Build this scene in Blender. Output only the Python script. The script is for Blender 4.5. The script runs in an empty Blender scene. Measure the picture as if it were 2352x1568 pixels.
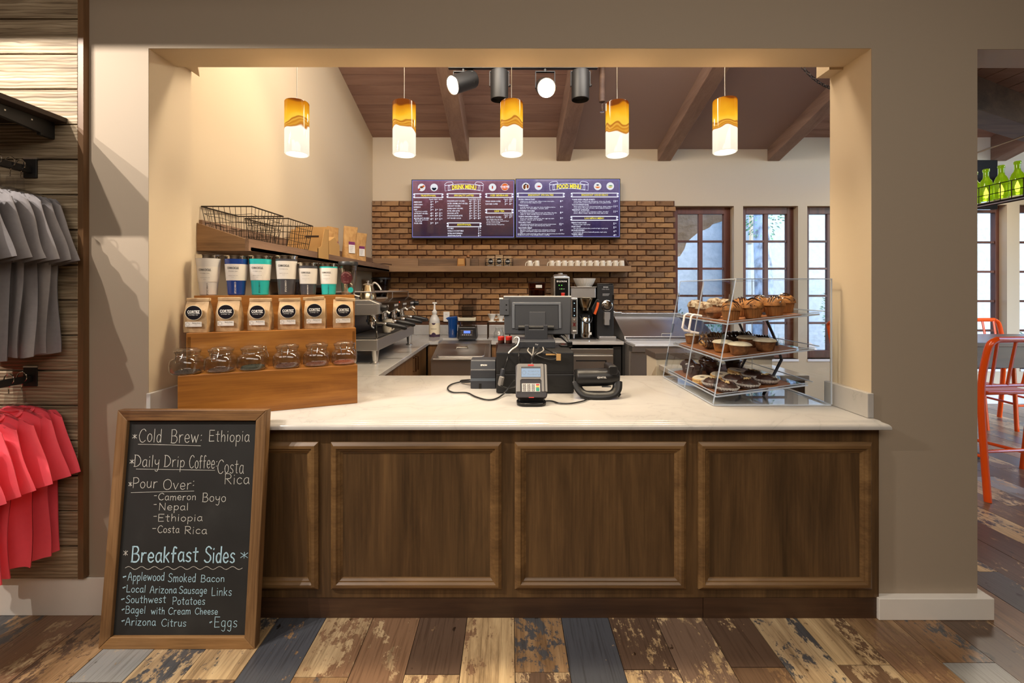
import bpy, bmesh, math, random
from mathutils import Vector, Matrix, noise as mnoise
random.seed(7)
C = bpy.context.scene.collection
SC = bpy.context.scene
PI = math.pi

# ------------------------------------------------------------------ camera, sky, lights, exposure
EYE = 1.493
FPX = 1000.0                       # focal length in pixels of the 2352 x 1568 frame
cam = bpy.data.objects.new('camera', bpy.data.cameras.new('camera'))
C.objects.link(cam)
cam.location = (0, 0, EYE)
cam.rotation_euler = (PI / 2, 0, 0)
cam.data.sensor_width = 36
cam.data.lens = FPX / 2352 * 36
cam.data.shift_x = 6 / 2352
cam.data.shift_y = -120 / 2352
cam.data.clip_start = 0.05
cam.data.clip_end = 200
SC.camera = cam

SC.view_settings.view_transform = 'Standard'
SC.view_settings.look = 'None'
SC.view_settings.gamma = 1
SC.view_settings.use_curve_mapping = False
SC.view_settings.exposure = 0.0
SC.cycles.max_bounces = 10
SC.cycles.diffuse_bounces = 5
SC.cycles.glossy_bounces = 5
SC.cycles.transmission_bounces = 8
SC.cycles.transparent_max_bounces = 32
SC.cycles.sample_clamp_indirect = 6
SC.cycles.caustics_reflective = False
SC.cycles.caustics_refractive = False

W = bpy.data.worlds.new('sky')
SC.world = W
W.use_nodes = True
wn = W.node_tree
wn.nodes.clear()
_o = wn.nodes.new('ShaderNodeOutputWorld')
_b = wn.nodes.new('ShaderNodeBackground')
_s = wn.nodes.new('ShaderNodeTexSky')
_s.sky_type = 'NISHITA'
_s.sun_disc = False
_s.sun_elevation = math.radians(42)
_s.sun_rotation = math.radians(150)
_s.air_density = 1.0
_s.dust_density = 1.5
_b.inputs[1].default_value = 0.95
_t = wn.nodes.new('ShaderNodeMixRGB')          # daylight as a camera balanced for lamp light sees it
_t.blend_type = 'MULTIPLY'
_t.inputs[0].default_value = 1.0
_t.inputs[2].default_value = (0.74, 0.92, 1.16, 1)
wn.links.new(_s.outputs[0], _t.inputs[1])
wn.links.new(_t.outputs[0], _b.inputs[0])
wn.links.new(_b.outputs[0], _o.inputs[0])


def area(name, loc, target, sx, sy, power, col):
    l = bpy.data.lights.new(name, 'AREA')
    l.shape = 'RECTANGLE'
    l.size, l.size_y = sx, sy
    l.energy = power
    l.color = col
    o = bpy.data.objects.new(name, l)
    C.objects.link(o)
    o.location = loc
    o.rotation_euler = (Vector(target) - Vector(loc)).to_track_quat('-Z', 'Y').to_euler()
    return o


def spot(name, loc, target, power, col, ang=70, blend=0.5, rad=0.05):
    l = bpy.data.lights.new(name, 'SPOT')
    l.energy = power
    l.color = col
    l.spot_size = math.radians(ang)
    l.spot_blend = blend
    l.shadow_soft_size = rad
    o = bpy.data.objects.new(name, l)
    C.objects.link(o)
    o.location = loc
    o.rotation_euler = (Vector(target) - Vector(loc)).to_track_quat('-Z', 'Y').to_euler()
    return o


# ceiling fittings of the shop floor behind the camera; the kitchen and dining fills are added
area('shop_ceiling_light', (0.9, -1.0, 3.3), (0.6, -0.4, 0.0), 3.4, 1.6, 72, (1.0, 0.90, 0.78))
area('shop_ceiling_light', (-1.6, -1.4, 3.3), (-1.4, 0.2, 0.0), 1.6, 1.2, 26, (1.0, 0.90, 0.80))
for _x, _y, _p in ((-3.35, 0.50, 190), (-2.95, 0.50, 205), (-2.45, 0.50, 125)):
    spot('merchandise_track_light', (_x, _y, 3.30), (-2.0, 2.0, 1.15), _p, (1.0, 0.90, 0.80), 88, 0.6, 0.014)
area('kitchen_fill_light', (-0.6, 2.65, 3.8), (-0.7, 4.4, 0.8), 1.4, 0.45, 58, (1.0, 0.85, 0.64))  # unseen fill pair, added above the header to light the kitchen
area('kitchen_fill_light', (1.2, 2.65, 3.8), (1.0, 4.4, 0.8), 1.4, 0.45, 40, (1.0, 0.85, 0.64))
area('dining_fill_light', (5.9, 4.8, 3.2), (5.2, 4.4, 0.0), 1.2, 0.8, 34, (1.0, 0.88, 0.72))  # unseen fill, added to brighten the dining room

# ------------------------------------------------------------------ helpers
def S(r, g, b, a=1.0):
    f = lambda c: (c / 255 / 12.92) if c / 255 <= 0.04045 else ((c / 255 + 0.055) / 1.055) ** 2.4
    return (f(r), f(g), f(b), a)


def at(px, py, y):
    """World point at depth y that the photograph shows at pixel (px, py)."""
    return Vector(((px - 1170) * y / FPX, y, EYE - (py - 664) * y / FPX))


class MB:
    def __init__(s):
        s.v, s.f, s.m, s.mi = [], [], [], 0

    def add(s, vs, fs, M=None):
        b = len(s.v)
        if M is not None:
            vs = [M @ Vector(p) for p in vs]
        s.v += [tuple(p) for p in vs]
        s.f += [tuple(i + b for i in f) for f in fs]
        s.m += [s.mi] * len(fs)
        return s

    def box(s, x0, x1, y0, y1, z0, z1, M=None):
        vs = [(x, y, z) for z in (z0, z1) for y in (y0, y1) for x in (x0, x1)]
        return s.add(vs, [(0, 2, 3, 1), (4, 5, 7, 6), (0, 1, 5, 4), (2, 6, 7, 3), (0, 4, 6, 2), (1, 3, 7, 5)], M)

    def prism(s, poly, a, b, axis='y', M=None):
        """Extrude a 2-D polygon from a to b along axis; poly is (x,z) for y, (y,z) for x, (x,y) for z."""
        def P(p, t):
            return (p[0], t, p[1]) if axis == 'y' else ((t, p[0], p[1]) if axis == 'x' else (p[0], p[1], t))
        n = len(poly)
        vs = [P(p, a) for p in poly] + [P(p, b) for p in poly]
        fs = [tuple(range(n)), tuple(range(2 * n - 1, n - 1, -1))]
        fs += [(i, n + i, n + (i + 1) % n, (i + 1) % n) for i in range(n)]
        return s.add(vs, fs, M)

    def lathe(s, prof, n=24, c=(0, 0, 0), M=None, jit=None, close=True):
        """prof: (r, z) rows; jit(angle, row) scales the radius."""
        vs, fs = [], []
        for k, (r, z) in enumerate(prof):
            for i in range(n):
                a = 2 * PI * i / n
                q = r * (jit(a, k) if jit else 1)
                vs.append((c[0] + q * math.cos(a), c[1] + q * math.sin(a), c[2] + z))
        for k in range(len(prof) - 1):
            for i in range(n):
                j = (i + 1) % n
                fs.append((k * n + i, k * n + j, (k + 1) * n + j, (k + 1) * n + i))
        if close:
            if prof[0][0] > 1e-5:
                fs.append(tuple(range(n - 1, -1, -1)))
            if prof[-1][0] > 1e-5:
                fs.append(tuple((len(prof) - 1) * n + i for i in range(n)))
        return s.add(vs, fs, M)

    def cyl(s, p0, p1, r0, r1=None, n=16, caps=True):
        return s.tube([p0, p1], [r0, r0 if r1 is None else r1], n, caps=caps)

    def tube(s, pts, r, n=8, closed=False, caps=True, flat=None):
        pts = [Vector(p) for p in pts]
        N = len(pts)
        rs = r if isinstance(r, (list, tuple)) else [r] * N
        vs, fs = [], []
        up = None
        for i, p in enumerate(pts):
            if closed:
                d = pts[(i + 1) % N] - pts[i - 1]
            else:
                d = pts[min(i + 1, N - 1)] - pts[max(i - 1, 0)]
            if d.length < 1e-9:
                d = Vector((0, 0, 1))
            d.normalize()
            if up is None:
                up = Vector((0, 0, 1)) if abs(d.z) < 0.9 else Vector((0, 1, 0))
            a = d.cross(up)
            if a.length < 1e-6:
                a = d.orthogonal()
            a.normalize()
            b = a.cross(d).normalized()
            up = b
            fa, fb = flat or (1, 1)
            for k in range(n):
                t = 2 * PI * k / n
                vs.append(p + a * (rs[i] * fa * math.cos(t)) + b * (rs[i] * fb * math.sin(t)))
        for i in range(N if closed else N - 1):
            j = (i + 1) % N
            for k in range(n):
                l = (k + 1) % n
                fs.append((i * n + k, i * n + l, j * n + l, j * n + k))
        if caps and not closed:
            fs.append(tuple(range(n - 1, -1, -1)))
            fs.append(tuple((N - 1) * n + k for k in range(n)))
        return s.add(vs, fs)

    def grid(s, fn, nu, nv, M=None):
        vs = [fn(i / nu, j / nv) for j in range(nv + 1) for i in range(nu + 1)]
        w = nu + 1
        fs = [(j * w + i, j * w + i + 1, (j + 1) * w + i + 1, (j + 1) * w + i) for j in range(nv) for i in range(nu)]
        return s.add(vs, fs, M)

    def disc(s, c, r, n=20, axis='y', sx=1.0, sz=1.0):
        vs = []
        for i in range(n):
            a = 2 * PI * i / n
            u, w = r * sx * math.cos(a), r * sz * math.sin(a)
            vs.append((c[0] + u, c[1], c[2] + w) if axis == 'y' else (c[0] + u, c[1] + w, c[2]))
        return s.add(vs, [tuple(range(n))])

    def ob(s, name, mat, parent=None, smooth=False, bev=0, ang=38, seg=2, recalc=True):
        me = bpy.data.meshes.new(name)
        me.from_pydata(s.v, [], s.f)
        for m in (mat if isinstance(mat, (list, tuple)) else [mat]):
            me.materials.append(m)
        if s.m and max(s.m):
            me.polygons.foreach_set('material_index', s.m)
        if recalc:
            b = bmesh.new()
            b.from_mesh(me)
            bmesh.ops.recalc_face_normals(b, faces=b.faces)
            b.to_mesh(me)
            b.free()
        if smooth:
            me.polygons.foreach_set('use_smooth', [True] * len(me.polygons))
            me.set_sharp_from_angle(angle=math.radians(ang))
        me.update()
        o = bpy.data.objects.new(name, me)
        C.objects.link(o)
        o.parent = parent
        if bev:
            b = o.modifiers.new('bevel', 'BEVEL')
            b.width = bev
            b.segments = seg
            b.limit_method = 'ANGLE'
            b.angle_limit = math.radians(40)
            b.harden_normals = False
        return o


def box(name, x0, x1, y0, y1, z0, z1, mat, parent=None, bev=0):
    return MB().box(x0, x1, y0, y1, z0, z1).ob(name, mat, parent, bev=bev)


def tag(o, label, cat, group=None, kind=None):
    o['label'] = label
    o['category'] = cat
    if group:
        o['group'] = group
    if kind:
        o['kind'] = kind
    return o


def thing(name, label, cat, loc=(0, 0, 0), rz=0, group=None):
    o = bpy.data.objects.new(name, None)
    o.empty_display_size = 0.05
    C.objects.link(o)
    o.location = loc
    o.rotation_euler = (0, 0, rz)
    return tag(o, label, cat, group)


def struct(o, label=None):
    o['kind'] = 'structure'
    if label:
        o['label'] = label
    return o


def dup(root, loc, rz=None, label=None, scale=None):
    """A copy of a thing with copies of its parts and sub-parts (mesh data shared)."""
    r = root.copy()
    C.objects.link(r)
    r.location = loc
    if rz is not None:
        r.rotation_euler = (0, 0, rz)
    if scale:
        r.scale = scale if isinstance(scale, tuple) else (scale,) * 3
    if label:
        r['label'] = label
    for ch in list(root.children):
        c = ch.copy()
        C.objects.link(c)
        c.parent = r
        for g in list(ch.children):
            d = g.copy()
            C.objects.link(d)
            d.parent = c
    return r


def arc(cx, cy, r, a0, a1, n):
    return [(cx + r * math.cos(a0 + (a1 - a0) * i / n), cy + r * math.sin(a0 + (a1 - a0) * i / n)) for i in range(n + 1)]


def rrect(w, h, r, n=4):
    """Rounded rectangle about the origin, counter-clockwise."""
    p = []
    for cx, cy, a in ((w / 2 - r, h / 2 - r, 0), (-w / 2 + r, h / 2 - r, PI / 2), (-w / 2 + r, -h / 2 + r, PI), (w / 2 - r, -h / 2 + r, 1.5 * PI)):
        p += arc(cx, cy, r, a, a + PI / 2, n)
    return p


def spline(pts, n=6):
    pts = [Vector(p) for p in pts]
    out = []
    for i in range(len(pts) - 1):
        p0, p1, p2, p3 = pts[max(i - 1, 0)], pts[i], pts[i + 1], pts[min(i + 2, len(pts) - 1)]
        for k in range(n):
            t = k / n
            out.append(0.5 * ((2 * p1) + (p2 - p0) * t + (2 * p0 - 5 * p1 + 4 * p2 - p3) * t * t + (3 * p1 - p0 - 3 * p2 + p3) * t ** 3))
    out.append(pts[-1])
    return out


def texts(mb, items, fn=None, y=0.0):
    """items: (string, x, z, size, align 'L'|'C'|'R', [rot or width]) laid in the local XZ plane facing -Y; fn(x,z) maps a point elsewhere."""
    for it in items:
        st, x, z, size, al = it[:5]
        opt = it[5] if len(it) > 5 else {}
        cu = bpy.data.curves.new('t', 'FONT')
        cu.body = st
        cu.size = size
        cu.resolution_u = opt.get('res', 1)
        cu.align_x = {'L': 'LEFT', 'C': 'CENTER', 'R': 'RIGHT'}[al]
        cu.align_y = 'CENTER'
        cu.offset = opt.get('bold', 0.0) * size
        cu.shear = opt.get('shear', 0.0)
        cu.space_character = opt.get('sp', 1.0)
        ob = bpy.data.objects.new('t', cu)
        me = bpy.data.meshes.new_from_object(ob)
        vs = [(v.co.x, v.co.y) for v in me.vertices]
        if vs and 'width' in opt:
            w = max(p[0] for p in vs) - min(p[0] for p in vs)
            k = opt['width'] / max(w, 1e-6)
            vs = [(p[0] * k, p[1]) for p in vs]
        a = opt.get('rot', 0.0)
        ca, sa = math.cos(a), math.sin(a)
        out = []
        for u, w in vs:
            X, Z = x + u * ca - w * sa, z + u * sa + w * ca
            if 'bow' in opt:
                Z -= opt['bow'] * (X - x) ** 2
            out.append(fn(X, Z) if fn else (X, y, Z))
        mb.add(out, [tuple(p.vertices) for p in me.polygons])
        bpy.data.objects.remove(ob)
        bpy.data.curves.remove(cu)
        bpy.data.meshes.remove(me)
    return mb


# ------------------------------------------------------------------ materials
MATS = {}


def base_mat(name):
    m = bpy.data.materials.new(name)
    m.use_nodes = True
    nt = m.node_tree
    return m, nt, nt.nodes['Principled BSDF']


def pm(name, col, rough=0.5, metal=0.0, emit=0.0, coat=0.0, spec=0.5, bump=0.0, bscale=200.0, var=0.0, vscale=6.0, sheen=0.0, aniso=0.0):
    """Plain material with optional fine noise bump and slight colour mottling."""
    if name in MATS:
        return MATS[name]
    m, nt, p = base_mat(name)
    p.inputs['Base Color'].default_value = col
    p.inputs['Roughness'].default_value = rough
    p.inputs['Metallic'].default_value = metal
    p.inputs['Specular IOR Level'].default_value = spec
    p.inputs['Coat Weight'].default_value = coat
    p.inputs['Sheen Weight'].default_value = sheen
    p.inputs['Anisotropic'].default_value = aniso
    if emit:
        p.inputs['Emission Color'].default_value = col
        p.inputs['Emission Strength'].default_value = emit
    if bump or var:
        tc = nt.nodes.new('ShaderNodeTexCoord')
    if bump:
        n = nt.nodes.new('ShaderNodeTexNoise')
        n.inputs['Scale'].default_value = bscale
        n.inputs['Detail'].default_value = 3
        b = nt.nodes.new('ShaderNodeBump')
        b.inputs['Strength'].default_value = bump
        b.inputs['Distance'].default_value = 0.004
        nt.links.new(tc.outputs['Object'], n.inputs['Vector'])
        nt.links.new(n.outputs['Fac'], b.inputs['Height'])
        nt.links.new(b.outputs[0], p.inputs['Normal'])
    if var:
        n = nt.nodes.new('ShaderNodeTexNoise')
        n.inputs['Scale'].default_value = vscale
        n.inputs['Detail'].default_value = 4
        r = nt.nodes.new('ShaderNodeValToRGB')
        d = tuple(max(0, c * (1 - var)) for c in col[:3]) + (1,)
        l = tuple(min(1, c * (1 + var)) for c in col[:3]) + (1,)
        r.color_ramp.elements[0].position = 0.3
        r.color_ramp.elements[1].position = 0.7
        r.color_ramp.elements[0].color = d
        r.color_ramp.elements[1].color = l
        nt.links.new(tc.outputs['Object'], n.inputs['Vector'])
        nt.links.new(n.outputs['Fac'], r.inputs[0])
        nt.links.new(r.outputs[0], p.inputs['Base Color'])
    MATS[name] = m
    return m


def ramp(nt, stops, interp='LINEAR'):
    r = nt.nodes.new('ShaderNodeValToRGB')
    e = r.color_ramp.elements
    r.color_ramp.interpolation = interp
    while len(e) < len(stops):
        e.new(0.5)
    for el, (p, c) in zip(e, stops):
        el.position = p
        el.color = c
    return r


def wood(name, dark, mid, light, axis='x', scale=1.0, rough=0.45, grain=0.25, knots=False, coat=0.0, rnd=0.25):
    """Procedural wood, fibres along axis, each object offset by its own random."""
    if name in MATS:
        return MATS[name]
    m, nt, p = base_mat(name)
    L = nt.links.new
    tc = nt.nodes.new('ShaderNodeTexCoord')
    oi = nt.nodes.new('ShaderNodeObjectInfo')
    mul = nt.nodes.new('ShaderNodeVectorMath')
    mul.operation = 'MULTIPLY_ADD'
    mul.inputs[1].default_value = (1, 1, 1)
    vv = nt.nodes.new('ShaderNodeCombineXYZ')
    ml = nt.nodes.new('ShaderNodeMath')
    ml.operation = 'MULTIPLY'
    ml.inputs[1].default_value = 37.0
    L(oi.outputs['Random'], ml.inputs[0])
    for i in range(3):
        L(ml.outputs[0], vv.inputs[i])
    L(tc.outputs['Object'], mul.inputs[0])
    L(vv.outputs[0], mul.inputs[2])
    mp = nt.nodes.new('ShaderNodeMapping')
    k = {'x': (0.12, 1, 1), 'y': (1, 0.12, 1), 'z': (1, 1, 0.12)}[axis]
    mp.inputs['Scale'].default_value = tuple(scale * q for q in k)
    L(mul.outputs[0], mp.inputs['Vector'])
    n1 = nt.nodes.new('ShaderNodeTexNoise')
    n1.inputs['Scale'].default_value = 9
    n1.inputs['Detail'].default_value = 6
    n1.inputs['Roughness'].default_value = 0.6
    n1.inputs['Distortion'].default_value = 0.6
    L(mp.outputs[0], n1.inputs['Vector'])
    mp2 = nt.nodes.new('ShaderNodeMapping')
    k2 = {'x': (0.03, 1, 1), 'y': (1, 0.03, 1), 'z': (1, 1, 0.03)}[axis]
    mp2.inputs['Scale'].default_value = tuple(scale * q for q in k2)
    L(mul.outputs[0], mp2.inputs['Vector'])
    n2 = nt.nodes.new('ShaderNodeTexNoise')
    n2.inputs['Scale'].default_value = 120
    n2.inputs['Detail'].default_value = 4
    L(mp2.outputs[0], n2.inputs['Vector'])
    mx = nt.nodes.new('ShaderNodeMath')
    mx.operation = 'MULTIPLY_ADD'
    mx.inputs[1].default_value = grain
    L(n2.outputs['Fac'], mx.inputs[0])
    L(n1.outputs['Fac'], mx.inputs[2])
    ad = nt.nodes.new('ShaderNodeMath')
    ad.operation = 'MULTIPLY_ADD'
    ad.inputs[1].default_value = rnd
    L(oi.outputs['Random'], ad.inputs[0])
    sb = nt.nodes.new('ShaderNodeMath')
    sb.operation = 'SUBTRACT'
    sb.inputs[1].default_value = grain / 2 + rnd / 2
    L(mx.outputs[0], sb.inputs[0])
    L(sb.outputs[0], ad.inputs[2])
    r = ramp(nt, [(0.28, dark), (0.5, mid), (0.74, light)])
    L(ad.outputs[0], r.inputs[0])
    colout = r.outputs[0]
    if knots:
        v = nt.nodes.new('ShaderNodeTexVoronoi')
        v.inputs['Scale'].default_value = 3.2
        mp3 = nt.nodes.new('ShaderNodeMapping')
        k3 = {'x': (0.75, 1, 1.5), 'y': (1, 0.6, 1.4), 'z': (1.4, 1, 0.6)}[axis]
        mp3.inputs['Scale'].default_value = tuple(scale * q for q in k3)
        L(mul.outputs[0], mp3.inputs['Vector'])
        L(mp3.outputs[0], v.inputs['Vector'])
        kr = ramp(nt, [(0.05, (1, 1, 1, 1)), (0.13, (0, 0, 0, 1))])
        L(v.outputs['Distance'], kr.inputs[0])
        mixk = nt.nodes.new('ShaderNodeMixRGB')
        mixk.inputs[2].default_value = tuple(c * 0.45 for c in dark[:3]) + (1,)
        L(kr.outputs[0], mixk.inputs[0])
        L(colout, mixk.inputs[1])
        colout = mixk.outputs[0]
    L(colout, p.inputs['Base Color'])
    b = nt.nodes.new('ShaderNodeBump')
    b.inputs['Strength'].default_value = 0.12
    b.inputs['Distance'].default_value = 0.002
    L(n2.outputs['Fac'], b.inputs['Height'])
    L(b.outputs[0], p.inputs['Normal'])
    p.inputs['Roughness'].default_value = rough
    p.inputs['Coat Weight'].default_value = coat
    MATS[name] = m
    return m


def clear(name, tint=(1, 1, 1, 1), rough=0.02, ior=1.45, gloss=1.0):
    """Thin clear sheet: fresnel mix of a straight-through ray and a mirror reflection."""
    if name in MATS:
        return MATS[name]
    m = bpy.data.materials.new(name)
    m.use_nodes = True
    nt = m.node_tree
    nt.nodes.clear()
    o = nt.nodes.new('ShaderNodeOutputMaterial')
    mix = nt.nodes.new('ShaderNodeMixShader')
    t = nt.nodes.new('ShaderNodeBsdfTransparent')
    g = nt.nodes.new('ShaderNodeBsdfGlossy')
    f = nt.nodes.new('ShaderNodeLayerWeight')
    f.inputs['Blend'].default_value = 0.5
    pw = nt.nodes.new('ShaderNodeMath')
    pw.operation = 'POWER'
    pw.inputs[1].default_value = 4.0
    k = nt.nodes.new('ShaderNodeMath')
    k.operation = 'MULTIPLY_ADD'
    k.inputs[1].default_value = gloss * 0.85
    k.inputs[2].default_value = ((ior - 1) / (ior + 1)) ** 2 * gloss
    t.inputs[0].default_value = tint
    g.inputs['Roughness'].default_value = rough
    L = nt.links.new
    L(f.outputs['Facing'], pw.inputs[0])
    L(pw.outputs[0], k.inputs[0])
    L(k.outputs[0], mix.inputs[0])
    L(t.outputs[0], mix.inputs[1])
    L(g.outputs[0], mix.inputs[2])
    L(mix.outputs[0], o.inputs[0])
    MATS[name] = m
    return m


def glow(name, col, strength):
    if name in MATS:
        return MATS[name]
    m = bpy.data.materials.new(name)
    m.use_nodes = True
    nt = m.node_tree
    nt.nodes.clear()
    o = nt.nodes.new('ShaderNodeOutputMaterial')
    e = nt.nodes.new('ShaderNodeEmission')
    e.inputs[0].default_value = col
    e.inputs[1].default_value = strength
    nt.links.new(e.outputs[0], o.inputs[0])
    MATS[name] = m
    return m


def marble():
    m, nt, p = base_mat('white_veined_quartz')
    L = nt.links.new
    tc = nt.nodes.new('ShaderNodeTexCoord')
    n = nt.nodes.new('ShaderNodeTexNoise')
    n.inputs['Scale'].default_value = 1.7
    n.inputs['Detail'].default_value = 6
    n.inputs['Distortion'].default_value = 1.4
    L(tc.outputs['Object'], n.inputs['Vector'])
    s = nt.nodes.new('ShaderNodeMath')
    s.operation = 'SUBTRACT'
    s.inputs[1].default_value = 0.5
    a = nt.nodes.new('ShaderNodeMath')
    a.operation = 'ABSOLUTE'
    L(n.outputs['Fac'], s.inputs[0])
    L(s.outputs[0], a.inputs[0])
    r = ramp(nt, [(0.0, S(174, 170, 165)), (0.005, S(184, 180, 175)), (0.12, S(190, 186, 181))])
    L(a.outputs[0], r.inputs[0])
    L(r.outputs[0], p.inputs['Base Color'])
    p.inputs['Roughness'].default_value = 0.09
    p.inputs['Specular IOR Level'].default_value = 0.5
    return m


def brick_mat():
    m, nt, p = base_mat('old_brown_brick')
    L = nt.links.new
    oi = nt.nodes.new('ShaderNodeObjectInfo')
    tc = nt.nodes.new('ShaderNodeTexCoord')
    r = ramp(nt, [(0.0, S(128, 92, 60)), (0.25, S(164, 122, 80)), (0.5, S(144, 104, 68)), (0.75, S(178, 134, 86)), (1.0, S(134, 104, 76))])
    L(oi.outputs['Random'], r.inputs[0])
    n = nt.nodes.new('ShaderNodeTexNoise')
    n.inputs['Scale'].default_value = 11
    n.inputs['Detail'].default_value = 6
    n.inputs['Roughness'].default_value = 0.7
    L(tc.outputs['Object'], n.inputs['Vector'])
    k = ramp(nt, [(0.36, (0.34, 0.30, 0.28, 1)), (0.52, (1, 1, 1, 1)), (0.72, (1.0, 0.96, 0.9, 1))])
    L(n.outputs['Fac'], k.inputs[0])
    mx = nt.nodes.new('ShaderNodeMixRGB')
    mx.blend_type = 'MULTIPLY'
    mx.inputs[0].default_value = 0.85
    L(r.outputs[0], mx.inputs[1])
    L(k.outputs[0], mx.inputs[2])
    L(mx.outputs[0], p.inputs['Base Color'])
    b = nt.nodes.new('ShaderNodeBump')
    b.inputs['Strength'].default_value = 0.5
    b.inputs['Distance'].default_value = 0.006
    n2 = nt.nodes.new('ShaderNodeTexNoise')
    n2.inputs['Scale'].default_value = 45
    n2.inputs['Detail'].default_value = 5
    L(tc.outputs['Object'], n2.inputs['Vector'])
    L(n2.outputs['Fac'], b.inputs['Height'])
    L(b.outputs[0], p.inputs['Normal'])
    p.inputs['Roughness'].default_value = 0.85
    return m


def floor_mat():
    """Reclaimed-look plank: tan timber under worn paint whose colour and amount differ from plank to plank."""
    m, nt, p = base_mat('reclaimed_plank_tile')
    L = nt.links.new
    oi = nt.nodes.new('ShaderNodeObjectInfo')
    tc = nt.nodes.new('ShaderNodeTexCoord')
    ml = nt.nodes.new('ShaderNodeMath')
    ml.operation = 'MULTIPLY'
    ml.inputs[1].default_value = 53.0
    L(oi.outputs['Random'], ml.inputs[0])
    vv = nt.nodes.new('ShaderNodeCombineXYZ')
    for i in range(3):
        L(ml.outputs[0], vv.inputs[i])
    ad = nt.nodes.new('ShaderNodeVectorMath')
    L(tc.outputs['Object'], ad.inputs[0])
    L(vv.outputs[0], ad.inputs[1])

    def nz(scale, k, detail=5, rough=0.6, dist=0.0):
        mp = nt.nodes.new('ShaderNodeMapping')
        mp.inputs['Scale'].default_value = k
        L(ad.outputs[0], mp.inputs['Vector'])
        n = nt.nodes.new('ShaderNodeTexNoise')
        n.inputs['Scale'].default_value = scale
        n.inputs['Detail'].default_value = detail
        n.inputs['Roughness'].default_value = rough
        n.inputs['Distortion'].default_value = dist
        L(mp.outputs[0], n.inputs['Vector'])
        return n
    g = nz(14, (1, 0.12, 1), 6, 0.65, 0.4)
    st = nz(120, (1, 0.035, 1), 4, 0.6, 0.0)
    sr = ramp(nt, [(0.36, (0.50, 0.46, 0.42, 1)), (0.50, (1, 1, 1, 1)), (0.7, (1.06, 1.05, 1.04, 1))])
    L(st.outputs['Fac'], sr.inputs[0])
    tim = ramp(nt, [(0.3, S(128, 112, 92)), (0.45, S(178, 160, 134)), (0.6, S(204, 188, 160)), (0.78, S(222, 210, 186))])
    L(g.outputs['Fac'], tim.inputs[0])
    # darker and redder timber on some planks
    hue = nt.nodes.new('ShaderNodeMixRGB')
    hue.blend_type = 'MULTIPLY'
    hr = ramp(nt, [(0.0, S(255, 240, 215)), (0.28, S(255, 250, 235)), (0.30, S(196, 172, 148)), (0.55, S(226, 208, 184)), (0.57, S(236, 224, 206)), (0.8, S(255, 248, 232)), (0.82, S(190, 162, 140))], 'CONSTANT')
    L(oi.outputs['Random'], hr.inputs[0])
    hue.inputs[0].default_value = 1
    L(tim.outputs[0], hue.inputs[1])
    L(hr.outputs[0], hue.inputs[2])
    paint = ramp(nt, [(0.0, S(106, 82, 62)), (0.16, S(78, 78, 80)), (0.34, S(128, 98, 74)), (0.46, S(140, 140, 138)), (0.53, S(92, 72, 58)), (0.72, S(74, 76, 82)), (0.86, S(116, 94, 78))], 'CONSTANT')
    ml2 = nt.nodes.new('ShaderNodeMath')
    ml2.operation = 'MULTIPLY'
    ml2.inputs[1].default_value = 7.13
    fr = nt.nodes.new('ShaderNodeMath')
    fr.operation = 'FRACT'
    L(oi.outputs['Random'], ml2.inputs[0])
    L(ml2.outputs[0], fr.inputs[0])
    L(fr.outputs[0], paint.inputs[0])
    a = nz(5.0, (1.0, 0.62, 1), 10, 0.74, 0.3)
    a2 = nz(42, (0.9, 0.5, 1), 8, 0.75, 0.0)
    sm = nt.nodes.new('ShaderNodeMath')
    sm.operation = 'MULTIPLY_ADD'
    sm.inputs[1].default_value = 0.46
    L(a2.outputs['Fac'], sm.inputs[0])
    L(a.outputs['Fac'], sm.inputs[2])
    ml3 = nt.nodes.new('ShaderNodeMath')
    ml3.operation = 'MULTIPLY'
    ml3.inputs[1].default_value = 3.71
    fr2 = nt.nodes.new('ShaderNodeMath')
    fr2.operation = 'FRACT'
    L(oi.outputs['Random'], ml3.inputs[0])
    L(ml3.outputs[0], fr2.inputs[0])
    am = nt.nodes.new('ShaderNodeMath')
    am.operation = 'MULTIPLY_ADD'
    am.inputs[1].default_value = 0.22
    L(fr2.outputs[0], am.inputs[0])
    L(sm.outputs[0], am.inputs[2])
    mask = ramp(nt, [(0.80, (0, 0, 0, 1)), (0.835, (1, 1, 1, 1))])
    L(am.outputs[0], mask.inputs[0])
    mx = nt.nodes.new('ShaderNodeMixRGB')
    L(mask.outputs[0], mx.inputs[0])
    L(hue.outputs[0], mx.inputs[1])
    L(paint.outputs[0], mx.inputs[2])
    sp = nz(22, (1, 0.6, 1), 3, 0.5)
    spr = ramp(nt, [(0.27, (0.22, 0.17, 0.13, 1)), (0.31, (1, 1, 1, 1))])
    L(sp.outputs['Fac'], spr.inputs[0])
    mm = nt.nodes.new('ShaderNodeMixRGB')
    mm.blend_type = 'MULTIPLY'
    mm.inputs[0].default_value = 1
    L(mx.outputs[0], mm.inputs[1])
    L(spr.outputs[0], mm.inputs[2])
    m3 = nt.nodes.new('ShaderNodeMixRGB')
    m3.blend_type = 'MULTIPLY'
    m3.inputs[0].default_value = 0.6
    L(mm.outputs[0], m3.inputs[1])
    L(sr.outputs[0], m3.inputs[2])
    L(m3.outputs[0], p.inputs['Base Color'])
    b = nt.nodes.new('ShaderNodeBump')
    b.inputs['Strength'].default_value = 0.25
    b.inputs['Distance'].default_value = 0.003
    L(g.outputs['Fac'], b.inputs['Height'])
    L(b.outputs[0], p.inputs['Normal'])
    p.inputs['Roughness'].default_value = 0.30
    return m


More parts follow.
